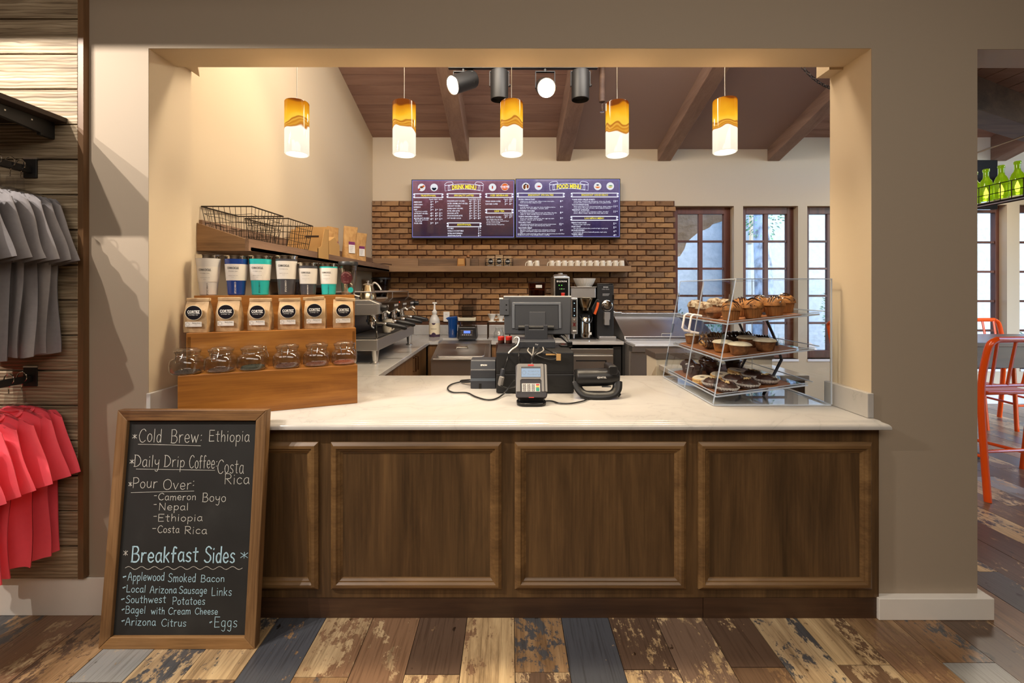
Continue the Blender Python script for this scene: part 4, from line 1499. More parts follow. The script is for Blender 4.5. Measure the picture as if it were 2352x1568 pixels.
BAGL = ['kraft coffee bag with a thick dark fold at the wall end of the riser', 'kraft coffee bag second from the wall with a thick straight fold', 'kraft coffee bag third from the wall with a notched fold', 'kraft coffee bag fourth from the wall with a deep V crease', 'kraft coffee bag fifth from the wall tilting up at one corner', 'kraft coffee bag at the espresso machine end with tilted fold']
for i, px in enumerate((457, 528, 599, 667, 725, 788)):
    p = rpos(px, 0.196, 0.378)
    rzv = (0.10, 0.16, 0.13, 0.2, 0.28, 0.42)[i]
    if i == 0:
        b0.location, b0.rotation_euler, b0['label'], b0['group'] = p, (0, 0, rzv), BAGL[0], 'kraft coffee bags on the middle step'
    else:
        c = dup(b0, p, rzv, BAGL[i], (0.98, 0.98, 0.98 + 0.035 * (i in (1, 4))))
        for ch in c.children:
            if ch.name.startswith('folded_top'):
                ch.rotation_euler = (0, (0, 0, 0.0, -0.02, -0.06, 0.08)[i], 0)
                ch.scale = (1.0, 1.0, 1.0)

# wire-bail glass jars with a little loose tea
j0 = thing('glass_jar', '', 'jar')
jw = 0.066


def jar_row(r, z, e):
    return r, z, e


def jar_surface(rows, n=32):
    m = MB()
    vs, fs = [], []
    for r, z, e in rows:
        for i in range(n):
            a = 2 * PI * i / n
            c, s = math.cos(a), math.sin(a)
            q = r / ((abs(c) ** e + abs(s) ** e) ** (1 / e))
            vs.append((q * c, q * s, z))
    for k in range(len(rows) - 1):
        for i in range(n):
            j = (i + 1) % n
            fs.append((k * n + i, k * n + j, (k + 1) * n + j, (k + 1) * n + i))
    fs.append(tuple(range(n - 1, -1, -1)))
    return m.add(vs, fs)


jar_surface([(0.052, 0.001, 3.2), (0.061, 0.006, 3.2), (0.065, 0.016, 3.2), (0.066, 0.045, 3.2), (0.063, 0.062, 3.0), (0.056, 0.072, 2.6), (0.050, 0.077, 2.0), (0.050, 0.090, 2.0), (0.054, 0.092, 2.0), (0.054, 0.096, 2.0)]).ob('jar_body', JAR, j0, smooth=True, ang=60)
MB().lathe([(0.054, 0.0985), (0.0565, 0.1), (0.0565, 0.106), (0.053, 0.108), (0.044, 0.109), (0.042, 0.113), (0.030, 0.116), (0.0, 0.117)], 32).ob('lid', JAR, j0, smooth=True, ang=50)
MB().lathe([(0.050, 0.0962), (0.0555, 0.0962), (0.0555, 0.0984), (0.050, 0.0984)], 28, close=False).ob('rubber_ring', JAR, j0, smooth=True)
m = MB()
m.tube([(0.0515 * math.cos(2 * PI * i / 24), 0.0515 * math.sin(2 * PI * i / 24), 0.084) for i in range(24)], 0.0014, 5, closed=True)
m.tube([(-0.016, -0.051, 0.084), (-0.018, -0.058, 0.094), (-0.014, -0.057, 0.106), (-0.010, -0.054, 0.111), (0.010, -0.054, 0.111), (0.014, -0.057, 0.106), (0.018, -0.058, 0.094), (0.016, -0.051, 0.084)], 0.0013, 5)
m.tube([(-0.014, -0.056, 0.094), (-0.013, -0.066, 0.072), (-0.010, -0.070, 0.056), (0.010, -0.070, 0.056), (0.013, -0.066, 0.072), (0.014, -0.056, 0.094)], 0.0014, 5)
m.ob('wire_bail', CHROME, j0, smooth=True)


def tea(mat, parent, hgt, seed):
    r = random.Random(seed)
    m = MB()
    for _ in range(150):
        a, q = r.uniform(0, 6.28), math.sqrt(r.random()) * 0.056
        x, y, z = q * math.cos(a), q * math.sin(a), 0.005 + r.random() * hgt
        v = Vector((r.uniform(-1, 1), r.uniform(-1, 1), r.uniform(-.5, .5))) * 0.006
        u = Vector((r.uniform(-1, 1), r.uniform(-1, 1), r.uniform(-.5, .5))) * 0.003
        pp = Vector((x, y, z))
        m.add([pp, pp + v, pp + v + u, pp + u], [(0, 1, 2, 3)])
    m.lathe([(0.0, 0.003), (0.050, 0.003), (0.056, 0.006), (0.050, 0.004 + hgt * .7), (0.0, 0.004 + hgt * .8)], 16)
    o = m.ob('loose_tea', mat, parent, recalc=False)
    o['kind'] = 'stuff'
    return o


TEAS = [pm('dark_tea', S(40, 30, 24), 0.9, var=.3, vscale=200), pm('brown_tea', S(58, 38, 28), 0.9, var=.3, vscale=200), pm('green_tea', S(40, 44, 34), 0.9, var=.3, vscale=200), pm('reddish_tea', S(66, 36, 26), 0.9, var=.3, vscale=200), pm('rooibos_tea', S(84, 42, 24), 0.9, var=.3, vscale=200), pm('orange_rooibos', S(112, 50, 22), 0.9, var=.3, vscale=200)]
JL = ['clip-top glass jar at the wall end of the lowest step, dark tea inside', 'clip-top glass jar second from the wall, brown tea inside', 'clip-top glass jar turned sideways with its bail sticking out', 'clip-top glass jar fourth from the wall with reddish brown tea', 'clip-top glass jar fifth from the wall with rust brown tea', 'clip-top glass jar at the espresso machine end with orange tea']
for i, px in enumerate((431, 508, 581, 660, 728, 791)):
    p = rpos(px, 0.063, 0.1975)
    rzv = (0.05, 0.15, 1.75, 0.28, 0.22, 0.3)[i]
    if i == 0:
        j0.location, j0.rotation_euler, j0['label'], j0['group'] = p, (0, 0, rzv), JL[0], 'glass tea jars on the lowest step'
        js = [j0]
    else:
        js.append(dup(j0, p, rzv, JL[i]))
for i, j in enumerate(js):
    j.scale = (0.955, 0.955, 1.02)
    tea(TEAS[i], j, (0.012, 0.012, 0.02, 0.016, 0.014, 0.016)[i], 60 + i)

# ------------------------------------------------------------------ till, printer, card reader, phone
DW0, DW1 = -0.074, 0.364
for nm, lab, z0, z1, y0 in (('cash_drawer', 'lower black cash drawer box standing on the quartz counter', CT, 1.018, 2.455), ('cash_drawer', 'upper black cash drawer box stacked under the till screen', 1.027, 1.138, 2.46)):
    t = thing(nm, lab, 'cash drawer', ((DW0 + DW1) / 2, y0, z0))
    w = (DW1 - DW0) / 2
    box('casing', -w, w, 0, 0.43, 0.004 if z0 == CT else -0.001, z1 - z0 - (0.004 if z0 == CT else 0), BLACK_M, t, bev=0.004)
    if z0 == CT:
        box('top_tray', -w, w, 0.004, 0.43, z1 - z0 - 0.003, z1 - z0 + 0.0085, BLACK, t, bev=0.001)
    for sx in (-1, 1):
        for sy in (0.03, 0.40):
            if z0 == CT:
                MB().cyl((sx * (w - 0.03), sy, 0), (sx * (w - 0.03), sy, 0.005), 0.008).ob('foot', BLACK, t)
    box('edge_trim', -w + 0.003, w - 0.003, -0.0012, 0.001, z1 - z0 - 0.010, z1 - z0 - 0.0065, GREY_D, t)

t = thing('till_screen', 'charcoal till touchscreen seen from behind on its stand', 'till', (0.165, 2.62, 1.1385))
m = MB().prism([(0, 0), (0, 0.040), (0.02, 0.047), (0.19, 0.047), (0.21, 0.02), (0.21, 0)], -0.112, 0.112, 'x')
m.ob('stand_base', GREY_D, t, bev=0.004)
m = MB()
texts(m, [('Par', 0, 0.022, 0.014, 'C', {'bold': 0.02})], None, -0.0006)
m.ob('maker_name', GREY_L, t, recalc=False)
m = MB().prism([(-0.070, 0.045), (0.070, 0.045), (0.070, 0.135), (0.045, 0.135), (0.045, 0.108), (-0.045, 0.108), (-0.045, 0.135), (-0.070, 0.135)], 0.05, 0.105, 'y')
m.ob('stand_neck', GREY_D, t, bev=0.004)
MB().cyl((-0.11, 0.085, 0.115), (0.11, 0.085, 0.115), 0.017, n=16).ob('hinge_bar', BLACK, t, smooth=True)
TM = Matrix.Translation((0.012, 0.075, 0.075)) @ Matrix.Rotation(math.radians(-8), 4, 'X')
m = MB()
vb = [(-0.207, 0, 0.0), (0.200, 0, 0.0), (0.212, 0, 0.236), (-0.212, 0, 0.236)]
vs = vb + [(x, 0.030, z) for x, _, z in vb]
m.add(vs, [(0, 1, 2, 3), (7, 6, 5, 4), (0, 4, 5, 1), (1, 5, 6, 2), (2, 6, 7, 3), (3, 7, 4, 0)], TM)
m.ob('screen_back', GREY_D, t, bev=0.005)
m = MB()
m.box(-0.213, 0.213, 0.012, 0.036, 0.234, 0.242, TM)
m.ob('top_edge', GREY_L, t, bev=0.002)
m = MB()
for x0, x1, z0, z1 in ((-0.16, 0.145, 0.182, 0.200), (-0.16, -0.143, 0.035, 0.185), (0.130, 0.146, 0.035, 0.185)):
    m.box(x0, x1, -0.008, 0.004, z0, z1, TM)
m.ob('back_ridge', pm('slate_plastic', S(84, 88, 96), 0.35), t, bev=0.004)
m = MB().box(-0.142, 0.129, -0.004, 0.004, 0.03, 0.182, TM)
m.ob('back_panel', pm('dark_slate_plastic', S(40, 42, 48), 0.45), t, bev=0.003)
m = MB().box(-0.052, 0.048, -0.008, 0.002, 0.02, 0.140, TM)
m.ob('mount_plate', GREY_D, t, bev=0.003)
m = MB().box(-0.238, -0.178, -0.012, 0.03, 0.118, 0.220, TM)
cr = m.ob('card_slot', GREY_D, t, bev=0.003)
m = MB()
for z in (0.150, 0.182):
    m.lathe([(0.0045, 0), (0.0045, 0.0015)], 10, M=TM @ Matrix.Translation((-0.196, -0.0115, z)) @ Matrix.Rotation(PI / 2, 4, 'X'))
m.ob('screw_hole', BLACK_G, t)
m = MB().box(-0.240, -0.216, -0.004, 0.02, 0.2195, 0.228, TM)
m.ob('light_strip', WHITE_P, t)

t = thing('receipt_printer', 'charcoal receipt printer standing beside the cash drawer', 'printer', (-0.156, 2.575, CT))
w = 0.074
MB().prism([(0, 0), (0, 0.050), (0.004, 0.054), (0.004, 0.060), (0, 0.064), (0.0, 0.108), (0.006, 0.114), (0.02, 0.160), (0.028, 0.167), (0.13, 0.167), (0.145, 0.15), (0.145, 0)], -w, w, 'x').ob('printer_body', GREY_D, t, bev=0.004)
m = MB().box(-w + .002, w - .002, -0.0015, 0.003, 0.045, 0.062)
m.ob('groove', pm('steel_blue_plastic', S(86, 94, 104), 0.4), t)
box('cable_slot', -0.024, -0.010, -0.0015, 0.003, 0.0, 0.030, BLACK_G, t)
m = MB()
texts(m, [('EPSON', 0.004, 0.137, 0.0125, 'C', {'bold': 0.03, 'res': 2})], lambda x, z: (x, 0.0115 - 0.002 + (z - 0.137) * 0.30, z))
m.ob('maker_name', INK_W, t, recalc=False)

t = thing('card_reader', 'grey card payment terminal tilted on a black stand', 'card reader', (0.112, 2.20, CT), 0.0)
m = MB().prism([(p[0], p[1]) for p in rrect(0.150, 0.115, 0.04)], 0, 0.016, 'z', Matrix.Translation((0, 0.035, 0)))
m.ob('stand_foot', BLACK_G, t, smooth=True, bev=0.003)
MB().prism([(-0.064, 0.012), (0.064, 0.012), (0.060, 0.060), (-0.060, 0.060)], 0.02, 0.06, 'y').ob('stand_neck', BLACK, t, bev=0.006)
TR = Matrix.Translation((0, -0.004, 0.040)) @ Matrix.Rotation(math.radians(-24), 4, 'X')
m = MB().prism(rrect(0.160, 0.175, 0.016), 0, 0.034, 'y', TR @ Matrix.Translation((0, 0, 0.0875)))
m.ob('lower_case', pm('dark_brown_plastic', S(44, 38, 40), 0.4), t, bev=0.004)
m = MB().prism([(-0.078, 0.030), (-0.056, 0.030), (-0.056, 0.088), (-0.050, 0.094), (0.046, 0.094), (0.052, 0.088), (0.052, 0.030), (0.066, 0.030), (0.066, 0.168), (0.060, 0.174), (-0.066, 0.174), (-0.072, 0.168)], -0.006, 0.0, 'y', TR)
m.ob('front_bezel', GREY_M, t, bev=0.002)
m = MB().prism([(0.070, 0.030), (0.081, 0.030), (0.081, 0.165), (0.077, 0.171), (0.070, 0.171)], -0.010, 0.004, 'y', TR)
m.ob('swipe_slot', GREY_M, t, bev=0.002)
LCD = glow('pale_blue_screen', S(196, 214, 232), 0.75)
m = MB().box(-0.051, 0.049, -0.0068, -0.0005, 0.103, 0.158, TR)
m.ob('screen_surround', BLACK_G, t)
sc = MB().box(-0.050, 0.048, -0.0078, -0.005, 0.105, 0.149, TR).ob('screen', LCD, t)
m = MB()
mp = lambda x, z: tuple(TR @ Vector((x, -0.0083, z)))
texts(m, [('Secured by', 0.013, 0.134, 0.0125, 'C'), ('FreedomPay', 0.013, 0.118, 0.0125, 'C')], mp)
for i in range(16):
    a, b = 2 * PI * i / 16, 2 * PI * (i + 1) / 16
    m.add([mp(-0.036 + q * math.cos(s), 0.127 + q * math.sin(s)) for q, s in ((0.010, a), (0.010, b), (0.0085, b), (0.0085, a))], [(0, 1, 2, 3)])
m.ob('screen_text', pm('screen_print', S(120, 130, 142), 0.6), sc, recalc=False)
m = MB().box(-0.016, 0.014, -0.0072, -0.005, 0.162, 0.170, TR)
m.ob('maker_badge', RED_P, t)
kp = MB().box(-0.048, 0.044, -0.003, 0.002, 0.031, 0.072, TR).ob('key_pad', WHITE_P, t)
for r in range(4):
    for c in range(4):
        x, z = -0.036 + c * 0.0225, 0.066 - r * 0.0095
        if c == 3 and r == 3:
            continue
        mt = GREY_M if c < 3 else (RED_P, pm('yellow_key', S(226, 196, 70), .4), pm('green_key', S(40, 150, 120), .4))[r]
        zb = z - 0.0035 - (0.0095 if (c == 3 and r == 2) else 0)
        MB().box(x - 0.0085, x + 0.0085, -0.0055, -0.002, zb, z + 0.0035, TR).ob('key', mt, kp, bev=0.001)
m = MB()
texts(m, [(ch, -0.036 + (i % 3) * 0.0225, 0.0658 - (i // 3) * 0.0095, 0.0062, 'C') for i, ch in enumerate('123456789*0#')], lambda x, z: tuple(TR @ Vector((x, -0.0058, z))))
m.ob('key_numbers', INK_W, kp, recalc=False)
MB().box(-0.014, 0.012, -0.002, 0.004, 0.0, 0.004, TR).ob('card_light', RED_P, t)

t = thing('desk_phone', 'black desk phone on a curved cradle seen from behind', 'phone', (0.478, 2.375, CT))
m = MB()
m.tube([(-0.118, 0.02, 0.102), (-0.108, 0.02, 0.102), (-0.104, 0.02, 0.102), (0.06, 0.02, 0.105), (0.115, 0.03, 0.108), (0.126, 0.03, 0.108)], [0.034, 0.046, 0.048, 0.048, 0.042, 0.03], 20)
m.ob('phone_body', BLACK, t, smooth=True, ang=50)
m = MB().prism([(-0.115, 0.138), (0.10, 0.150), (0.10, 0.130), (-0.115, 0.118)], -0.010, 0.075, 'y')
m.ob('top_panel', BLACK_G, t, bev=0.006)
m = MB()
m.tube(spline([(-0.112, 0.0, 0.085), (-0.104, -0.02, 0.050), (-0.078, -0.035, 0.026), (-0.03, -0.045, 0.019), (0.03, -0.045, 0.019), (0.078, -0.035, 0.026), (0.104, -0.02, 0.050), (0.112, 0.0, 0.085)], 5), 0.017, 10, flat=(1.5, .7))
m.prism([(p[0], p[1] + 0.03) for p in rrect(0.18, 0.13, 0.05)], 0.0, 0.012, 'z')
m.ob('cradle', BLACK, t, smooth=True, ang=40)
m = MB().prism([(p[0] + 0.083, p[1] + 0.148) for p in rrect(0.050, 0.052, 0.014)], -0.022, 0.10, 'y')
m.ob('handset', BLACK, t, smooth=True, bev=0.006)
m = MB()
m.tube(spline([(0.113, 0.02, 0.07), (0.118, 0.0, 0.035), (0.112, -0.01, 0.02), (0.122, -0.012, 0.012)], 6), 0.011, 10)
m.ob('cord_end', BLACK_G, t, smooth=True)
m = MB()
texts(m, [('MITEL', 0.012, 0.112, 0.0125, 'L', {'bold': 0.03, 'res': 2})], None, -0.0292)
for i in range(14):
    a, b = 2 * PI * i / 14, 2 * PI * (i + 1) / 14
    m.add([(0.003 + q * math.cos(s), -0.0290, 0.112 + q * .9 * math.sin(s)) for q, s in ((0.0075, a), (0.0075, b), (0.0055, b), (0.0055, a))], [(0, 1, 2, 3)])
m.box(-0.004, 0.010, -0.0292, -0.029, 0.1105, 0.1135)
m.ob('maker_name', INK_W, t, recalc=False)
m = MB().box(0.02, 0.07, -0.030, -0.026, 0.060, 0.066)
m.ob('grey_label', GREY_D, t)

t = thing('barcode_scanner', 'black hand scanner lying across the cash drawer top', 'scanner', (0.335, 2.72, 1.139), 0.0)
m = MB().tube(spline([(-0.045, 0.05, 0.058), (-0.03, 0.03, 0.070), (-0.005, 0.0, 0.062), (0.02, -0.03, 0.034), (0.034, -0.05, 0.018)], 5), [0.016 + 0.006 * math.sin(i * .28) for i in range(21)], 12)
m.ob('scanner_body', BLACK, t, smooth=True)
box('scanner_foot', -0.02, 0.05, -0.06, 0.05, 0, 0.012, BLACK_G, t, bev=0.003)
MB().box(0.018, 0.050, -0.066, -0.050, 0.004, 0.034).ob('scan_window', BLACK_G, t, bev=0.003)

for i, (px, lab) in enumerate(((1151, 'small bottle with red screw cap on the wall side of its pair'), (1169, 'small bottle with red screw cap closest to the till stand'))):
    p = at(px, 780, 2.83)
    t = thing('spice_bottle', lab, 'bottle', (p.x, 2.85, 1.1385), 0, 'red capped bottles behind the till')
    MB().lathe([(0.019, 0), (0.021, 0.003), (0.021, 0.020), (0.018, 0.023)], 18).ob('bottle_body', pm('brown_glass', S(70, 36, 26), 0.2), t, smooth=True)
    MB().lathe([(0.0205, 0.022), (0.0215, 0.024), (0.0215, 0.030), (0.020, 0.031), (0.0215, 0.032), (0.0215, 0.043), (0.019, 0.046), (0, 0.046)], 20).ob('screw_cap', RED_P, t, smooth=True)
t = thing('bottle_tray', 'small dark brown wooden tray behind the cash drawer', 'tray', (-0.035, 2.86, CT))
box('tray_body', -0.055, 0.055, 0.035, 0.10, 0, 0.225, pm('dark_brown_lacquer', S(58, 34, 26), 0.4), t, bev=0.003)


def cable(name, pts, r, mat, lab, parts=()):
    t = thing(name, lab, 'cable')
    MB().tube(spline(pts, 7), r, 8).ob('cord', mat, t, smooth=True)
    for nm, a, b, rad, mt in parts:
        m = MB()
        m.tube([a, Vector(a) + (Vector(b) - Vector(a)) * .12, Vector(a) + (Vector(b) - Vector(a)) * .85, b], [rad * .6, rad, rad, rad * .7], 8)
        m.ob(nm, mt, t, smooth=True)
    return t


def P(px, py, y):
    return tuple(at(px, py, y))


def Pc(px, y, dz=0.006):
    """Point lying on the counter at picture column px and depth y."""
    return ((px - 1170) * y / FPX, y, CT + dz)


BLK_C = pm('black_cable', S(24, 24, 26), 0.4)
GRY_C = pm('grey_cable', S(150, 146, 140), 0.5)
cable('power_cable', [(-0.235, 2.66, CT + 0.025), Pc(1060, 2.72, 0.010), Pc(1036, 2.66), Pc(1028, 2.55), Pc(1040, 2.46), Pc(1072, 2.45), Pc(1092, 2.36), Pc(1118, 2.295), Pc(1140, 2.32), Pc(1160, 2.40, 0.02), (0.03, 2.38, 1.0), (0.035, 2.26, 1.02)], 0.0042, BLK_C, 'long black cable looping across the counter to the card reader',
      [('plug', (-0.232, 2.655, CT + 0.03), Pc(1058, 2.72, 0.012), 0.011, BLACK)])
cable('phone_cable', [(0.16, 2.235, CT + 0.012), Pc(1265, 2.27), Pc(1285, 2.225), Pc(1310, 2.22), Pc(1340, 2.27), (0.43, 2.34, CT + 0.006)], 0.004, BLK_C, 'black cable lying from the card reader to the phone')
cable('display_cable', [(0.06, 2.60, 1.17), (0.01, 2.56, 1.15), (-0.012, 2.44, 1.10), (-0.02, 2.435, 1.07), (-0.036, 2.435, 1.03), (-0.05, 2.43, 0.98), (-0.045, 2.42, 0.955), (-0.01, 2.42, 0.945), (0.03, 2.34, 0.97), (0.04, 2.25, 1.0)], 0.0045, BLK_C, 'black screen cable with a grey plug hanging over the drawers',
      [('grey_plug', (-0.034, 2.437, 1.05), (-0.042, 2.43, 1.005), 0.013, GREY_D), ('pale_plug', (-0.040, 2.43, 1.01), (-0.052, 2.43, 0.955), 0.015, GREY_M)])
cable('white_cable', [(0.045, 2.66, 1.15), (0.03, 2.64, 1.19), (0.045, 2.62, 1.205), (0.058, 2.60, 1.195), (0.045, 2.54, 1.165), (0.012, 2.47, 1.150), (-0.005, 2.44, 1.135)], 0.004, WHITE_P, 'short white cable looping beside the till stand')
cable('thin_cable', [(0.06, 2.585, 1.142), (0.052, 2.44, 1.13), (0.055, 2.435, 1.09), (0.062, 2.437, 1.06)], 0.0035, BLK_C, 'thin black cable hanging down the upper drawer front', [('ferrite', (0.053, 2.436, 1.115), (0.058, 2.436, 1.08), 0.007, BLACK)])
t = cable('cable_bundle', [(0.175, 2.60, 1.145), (0.160, 2.48, 1.142), (0.140, 2.44, 1.128), (0.128, 2.435, 1.10), (0.124, 2.435, 1.06), (0.122, 2.30, 1.02)], 0.007, BLK_C, 'bundle of dark cables hanging behind the card reader')
m = MB()
for a in ((0.115, 1.145), (0.145, 1.15), (0.20, 1.15)):
    m.tube(spline([(a[0], 2.60, a[1] - 0.004), (a[0] - .01, 2.47, 1.142), (0.13, 2.44, 1.115), (0.126, 2.44, 1.07)], 6), 0.0038, 6)
m.ob('cord', GRY_C, t, smooth=True)
t = cable('tagged_cable', [(0.21, 2.60, 1.143), (0.235, 2.47, 1.141), (0.265, 2.44, 1.128), (0.26, 2.435, 1.105), (0.22, 2.435, 1.100), (0.17, 2.437, 1.115), (0.145, 2.45, 1.13)], 0.0038, BLK_C, 'cable loop with a tan cardboard tag in front of the upper drawer')
box('tag', 0.262, 0.287, 2.430, 2.434, 1.095, 1.132, CARD, t)
box('tag_strip', 0.205, 0.275, 2.448, 2.452, 1.122, 1.130, CARD, t)

# ------------------------------------------------------------------ left and back worktops with cabinets
YFB = 4.90              # front edge of the back worktop
XFL = -0.90             # front edge of the side worktop
wt = thing('corner_worktop', 'L shaped white quartz worktop along the kitchen walls', 'worktop', (0, 0, 0))
m = MB()
out = [(XL + 0.002, 2.972), (XFL, 2.972), (XFL, YFB), (-0.80, YFB), (-0.80, 5.22), (-0.205, 5.22), (-0.205, YFB), (1.29, YFB), (1.29, YB - 0.04), (XL + 0.002, YB - 0.04)]
m.prism(out, CT - 0.037, CT - 0.0008, 'z')
m.ob('slab', QUARTZ, wt, bev=0.004)
m = MB()
m.box(XL + 0.02, 1.29, YB - 0.062, YB - 0.04, CT, 1.030)
m.ob('back_splash', QUARTZ, wt, bev=0.003)
m = MB().box(XL + 0.001, XL + 0.02, 2.972, YB - 0.062, CT, 1.030)
m.ob('side_splash', QUARTZ, wt, bev=0.003)

bc = thing('base_cabinet', 'brown wood cabinet run under the side worktop', 'cabinet', (XFL - 0.03, 2.98, 0))
box('cabinet_body', -0.84, -0.02, 0.0, 1.93, 0.09, CT - 0.037, OAK_CAB, bc)
yy = 0.01
for i, w in enumerate((0.62, 0.64, 0.62)):
    d = box('door', -0.02, 0.0, yy, yy + w - 0.006, 0.10, CT - 0.05, OAK_CAB, bc, bev=0.001)
    for hy in ((yy + w - 0.05,) if i == 1 else (yy + 0.05,)):
        m = MB().tube([(0.0, hy, 0.83), (0.028, hy, 0.83), (0.028, hy, 0.70), (0.0, hy, 0.70)], 0.006, 8)
        m.ob('handle', BRONZE, d, smooth=True)
    yy += w
bb = thing('base_cabinet', 'narrow brown cabinet panel under the corner of the back worktop', 'cabinet', (-0.85, YFB + 0.02, 0))
box('cabinet_body', -0.07, 0.045, 0.0, 0.7, 0.0, CT - 0.038, OAK_CAB, bb)
b3 = thing('base_cabinet', 'brown cabinet between the steel bin and the steel fridge', 'cabinet', (0.23, YFB + 0.03, 0))
box('cabinet_body', -0.43, 0.44, 0.0, 0.7, 0.0, CT - 0.038, OAK_CAB, b3)

# stainless ice bin with sloping lid
ib = thing('ice_bin', 'stainless steel bin with a sloping lid set in the worktop gap', 'ice bin', (-0.503, 0, 0))
w = 0.293
m = MB().prism([(4.47, 0.06), (4.40, 0.782), (4.86, 0.884), (5.21, 0.884), (5.21, 0.06)], -w, w, 'x')
m.ob('bin_body', STEEL_D, ib, bev=0.004)
sl = math.atan2(0.102, 0.46)
TB = Matrix.Translation((0, 4.40, 0.782)) @ Matrix.Rotation(sl, 4, 'X')
m = MB().prism(rrect(2 * w - 0.01, 0.455, 0.02), 0.001, 0.010, 'z', TB @ Matrix.Translation((0, 0.232, 0)))
m.ob('top_flange', STEEL, ib, bev=0.003)
m = MB().prism(rrect(2 * w - 0.09, 0.36, 0.035), 0.010, 0.022, 'z', TB @ Matrix.Translation((0, 0.225, 0)))
ld = m.ob('lid', STEEL, ib, bev=0.005)
m = MB().tube([tuple(TB @ Vector(q)) for q in ((-0.06, 0.25, 0.02), (-0.055, 0.25, 0.045), (0.055, 0.25, 0.045), (0.06, 0.25, 0.02))], 0.007, 8)
m.ob('handle', CHROME, ld, smooth=True)
m = MB().box(-w + 0.004, w - 0.004, 4.385, 4.405, 0.77, 0.786)
m.ob('front_lip', STEEL, ib)

# undercounter fridge
uf = thing('undercounter_fridge', 'stainless undercounter fridge below the coffee brewer', 'fridge', (0.95, YFB + 0.03, 0))
box('casing', -0.255, 0.225, 0.0, 0.68, 0.05, 0.80, STEEL_D, uf, bev=0.003)
box('top_rail', -0.255, 0.225, -0.014, 0.0, 0.765, 0.822, STEEL, uf, bev=0.003)
d = box('door', -0.25, 0.222, -0.022, 0.0, 0.08, 0.745, STEEL, uf, bev=0.004)
m = MB().prism([(-0.20, 0.40), (0.145, 0.40), (0.145, 0.695), (-0.20, 0.695), (-0.20, 0.680), (0.130, 0.680), (0.130, 0.415), (-0.20, 0.415)], -0.0245, -0.022, 'y')
m.ob('gasket_frame', BLACK, d)
for x0, x1 in ((0.226, 0.32),):
    box('side_gap', x0, x1, 0.02, 0.6, 0.05, 0.84, BLACK_M, uf)

# refrigerated prep table with sloping hood
pt = thing('prep_table', 'stainless sandwich prep table with sloping lid and white board', 'prep table', (1.70, 0, 0))
w = 0.385
m = MB().box(-w, w + 0.4, 4.78, 5.66, 0.06, 0.885)
m.ob('casing', STEEL_D, pt, bev=0.004)
m = MB().prism([(5.00, 0.918), (5.02, 0.95), (5.54, 1.165), (5.54, 1.16), (5.66, 1.16), (5.66, 0.885), (5.0, 0.885)], -w + 0.01, w + 0.05, 'x')
m.ob('hood', STEEL_D, pt, bev=0.003)
hl = MB().prism([(5.0, 0.925), (5.0, 0.935), (5.52, 1.155), (5.52, 1.145)], -w + 0.02, w + 0.30, 'x').ob('lid', pm('dark_brushed_steel', S(120, 116, 116), 0.32, 1.0), pt, bev=0.002)
m = MB().tube([(0.06, 5.045, 0.955), (0.06, 5.03, 0.985), (0.17, 5.03, 0.985), (0.17, 5.045, 0.955)], 0.008, 8)
m.ob('handle', CHROME, hl, smooth=True)
MB().box(-w + 0.0, w + 0.08, 5.50, 5.66, 1.150, 1.192).ob('top_ledge', STEEL, pt, bev=0.004)
box('cutting_board', -w + 0.02, w + 0.38, 4.62, 4.985, 0.887, 0.908, pm('white_cutting_board', S(226, 230, 236), 0.4), pt, bev=0.003)
MB().box(-w + 0.0, w + 0.4, 4.66, 4.79, 0.82, 0.886).ob('apron', STEEL, pt, bev=0.003)
d = MB().box(-w + 0.01, w - 0.12, 4.755, 4.785, 0.10, 0.80).ob('door', STEEL, pt, bev=0.004)
m = MB().prism([(-0.075, 0.40), (0.30, 0.40), (0.30, 0.74), (-0.075, 0.74), (-0.075, 0.725), (0.285, 0.725), (0.285, 0.415), (-0.06, 0.415), (-0.06, 0.725), (-0.075, 0.74)], 4.748, 4.756, 'y')
MB().prism([(-0.10, 0.40), (-0.085, 0.40), (-0.085, 0.745), (0.2, 0.745), (0.2, 0.765), (-0.10, 0.765)], 4.746, 4.756, 'y').ob('gasket_frame', BLACK, d)
box('side_gap', -w - 0.03, -w, 4.95, 5.6, 0.05, 0.86, BLACK_M, pt)

rt = thing('return_worktop', 'short white quartz worktop return behind the pastry case', 'worktop', (0, 0, 0))
MB().box(1.17, 2.05, 2.973, 3.410, CT - 0.037, CT - 0.0008).ob('slab', QUARTZ, rt, bev=0.003)
MB().box(1.20, 2.03, 2.99, 3.40, 0.0, CT - 0.0375).ob('base', WALNUT, rt)
# cream service stand behind the pastry case
ss = thing('service_stand', 'low cream cabinet with dark rim behind the pastry case', 'cabinet', (1.163, 3.45, 0), 0)
box('cabinet_body', 0, 0.92, 0, 0.24, 0.0, 0.940, pm('cream_laminate', S(206, 194, 172), 0.5), ss, bev=0.003)
box('rim', -0.01, 0.93, -0.012, 0.25, 0.940, 0.990, pm('dark_taupe_rim', S(82, 72, 66), 0.4), ss, bev=0.004)
m = MB().tube([(-0.05, -0.05, 0.81), (0.02, -0.09, 0.74), (0.12, -0.09, 0.69), (0.22, -0.012, 0.68)], 0.016, 10)
m.ob('push_bar', CHROME, ss, smooth=True)

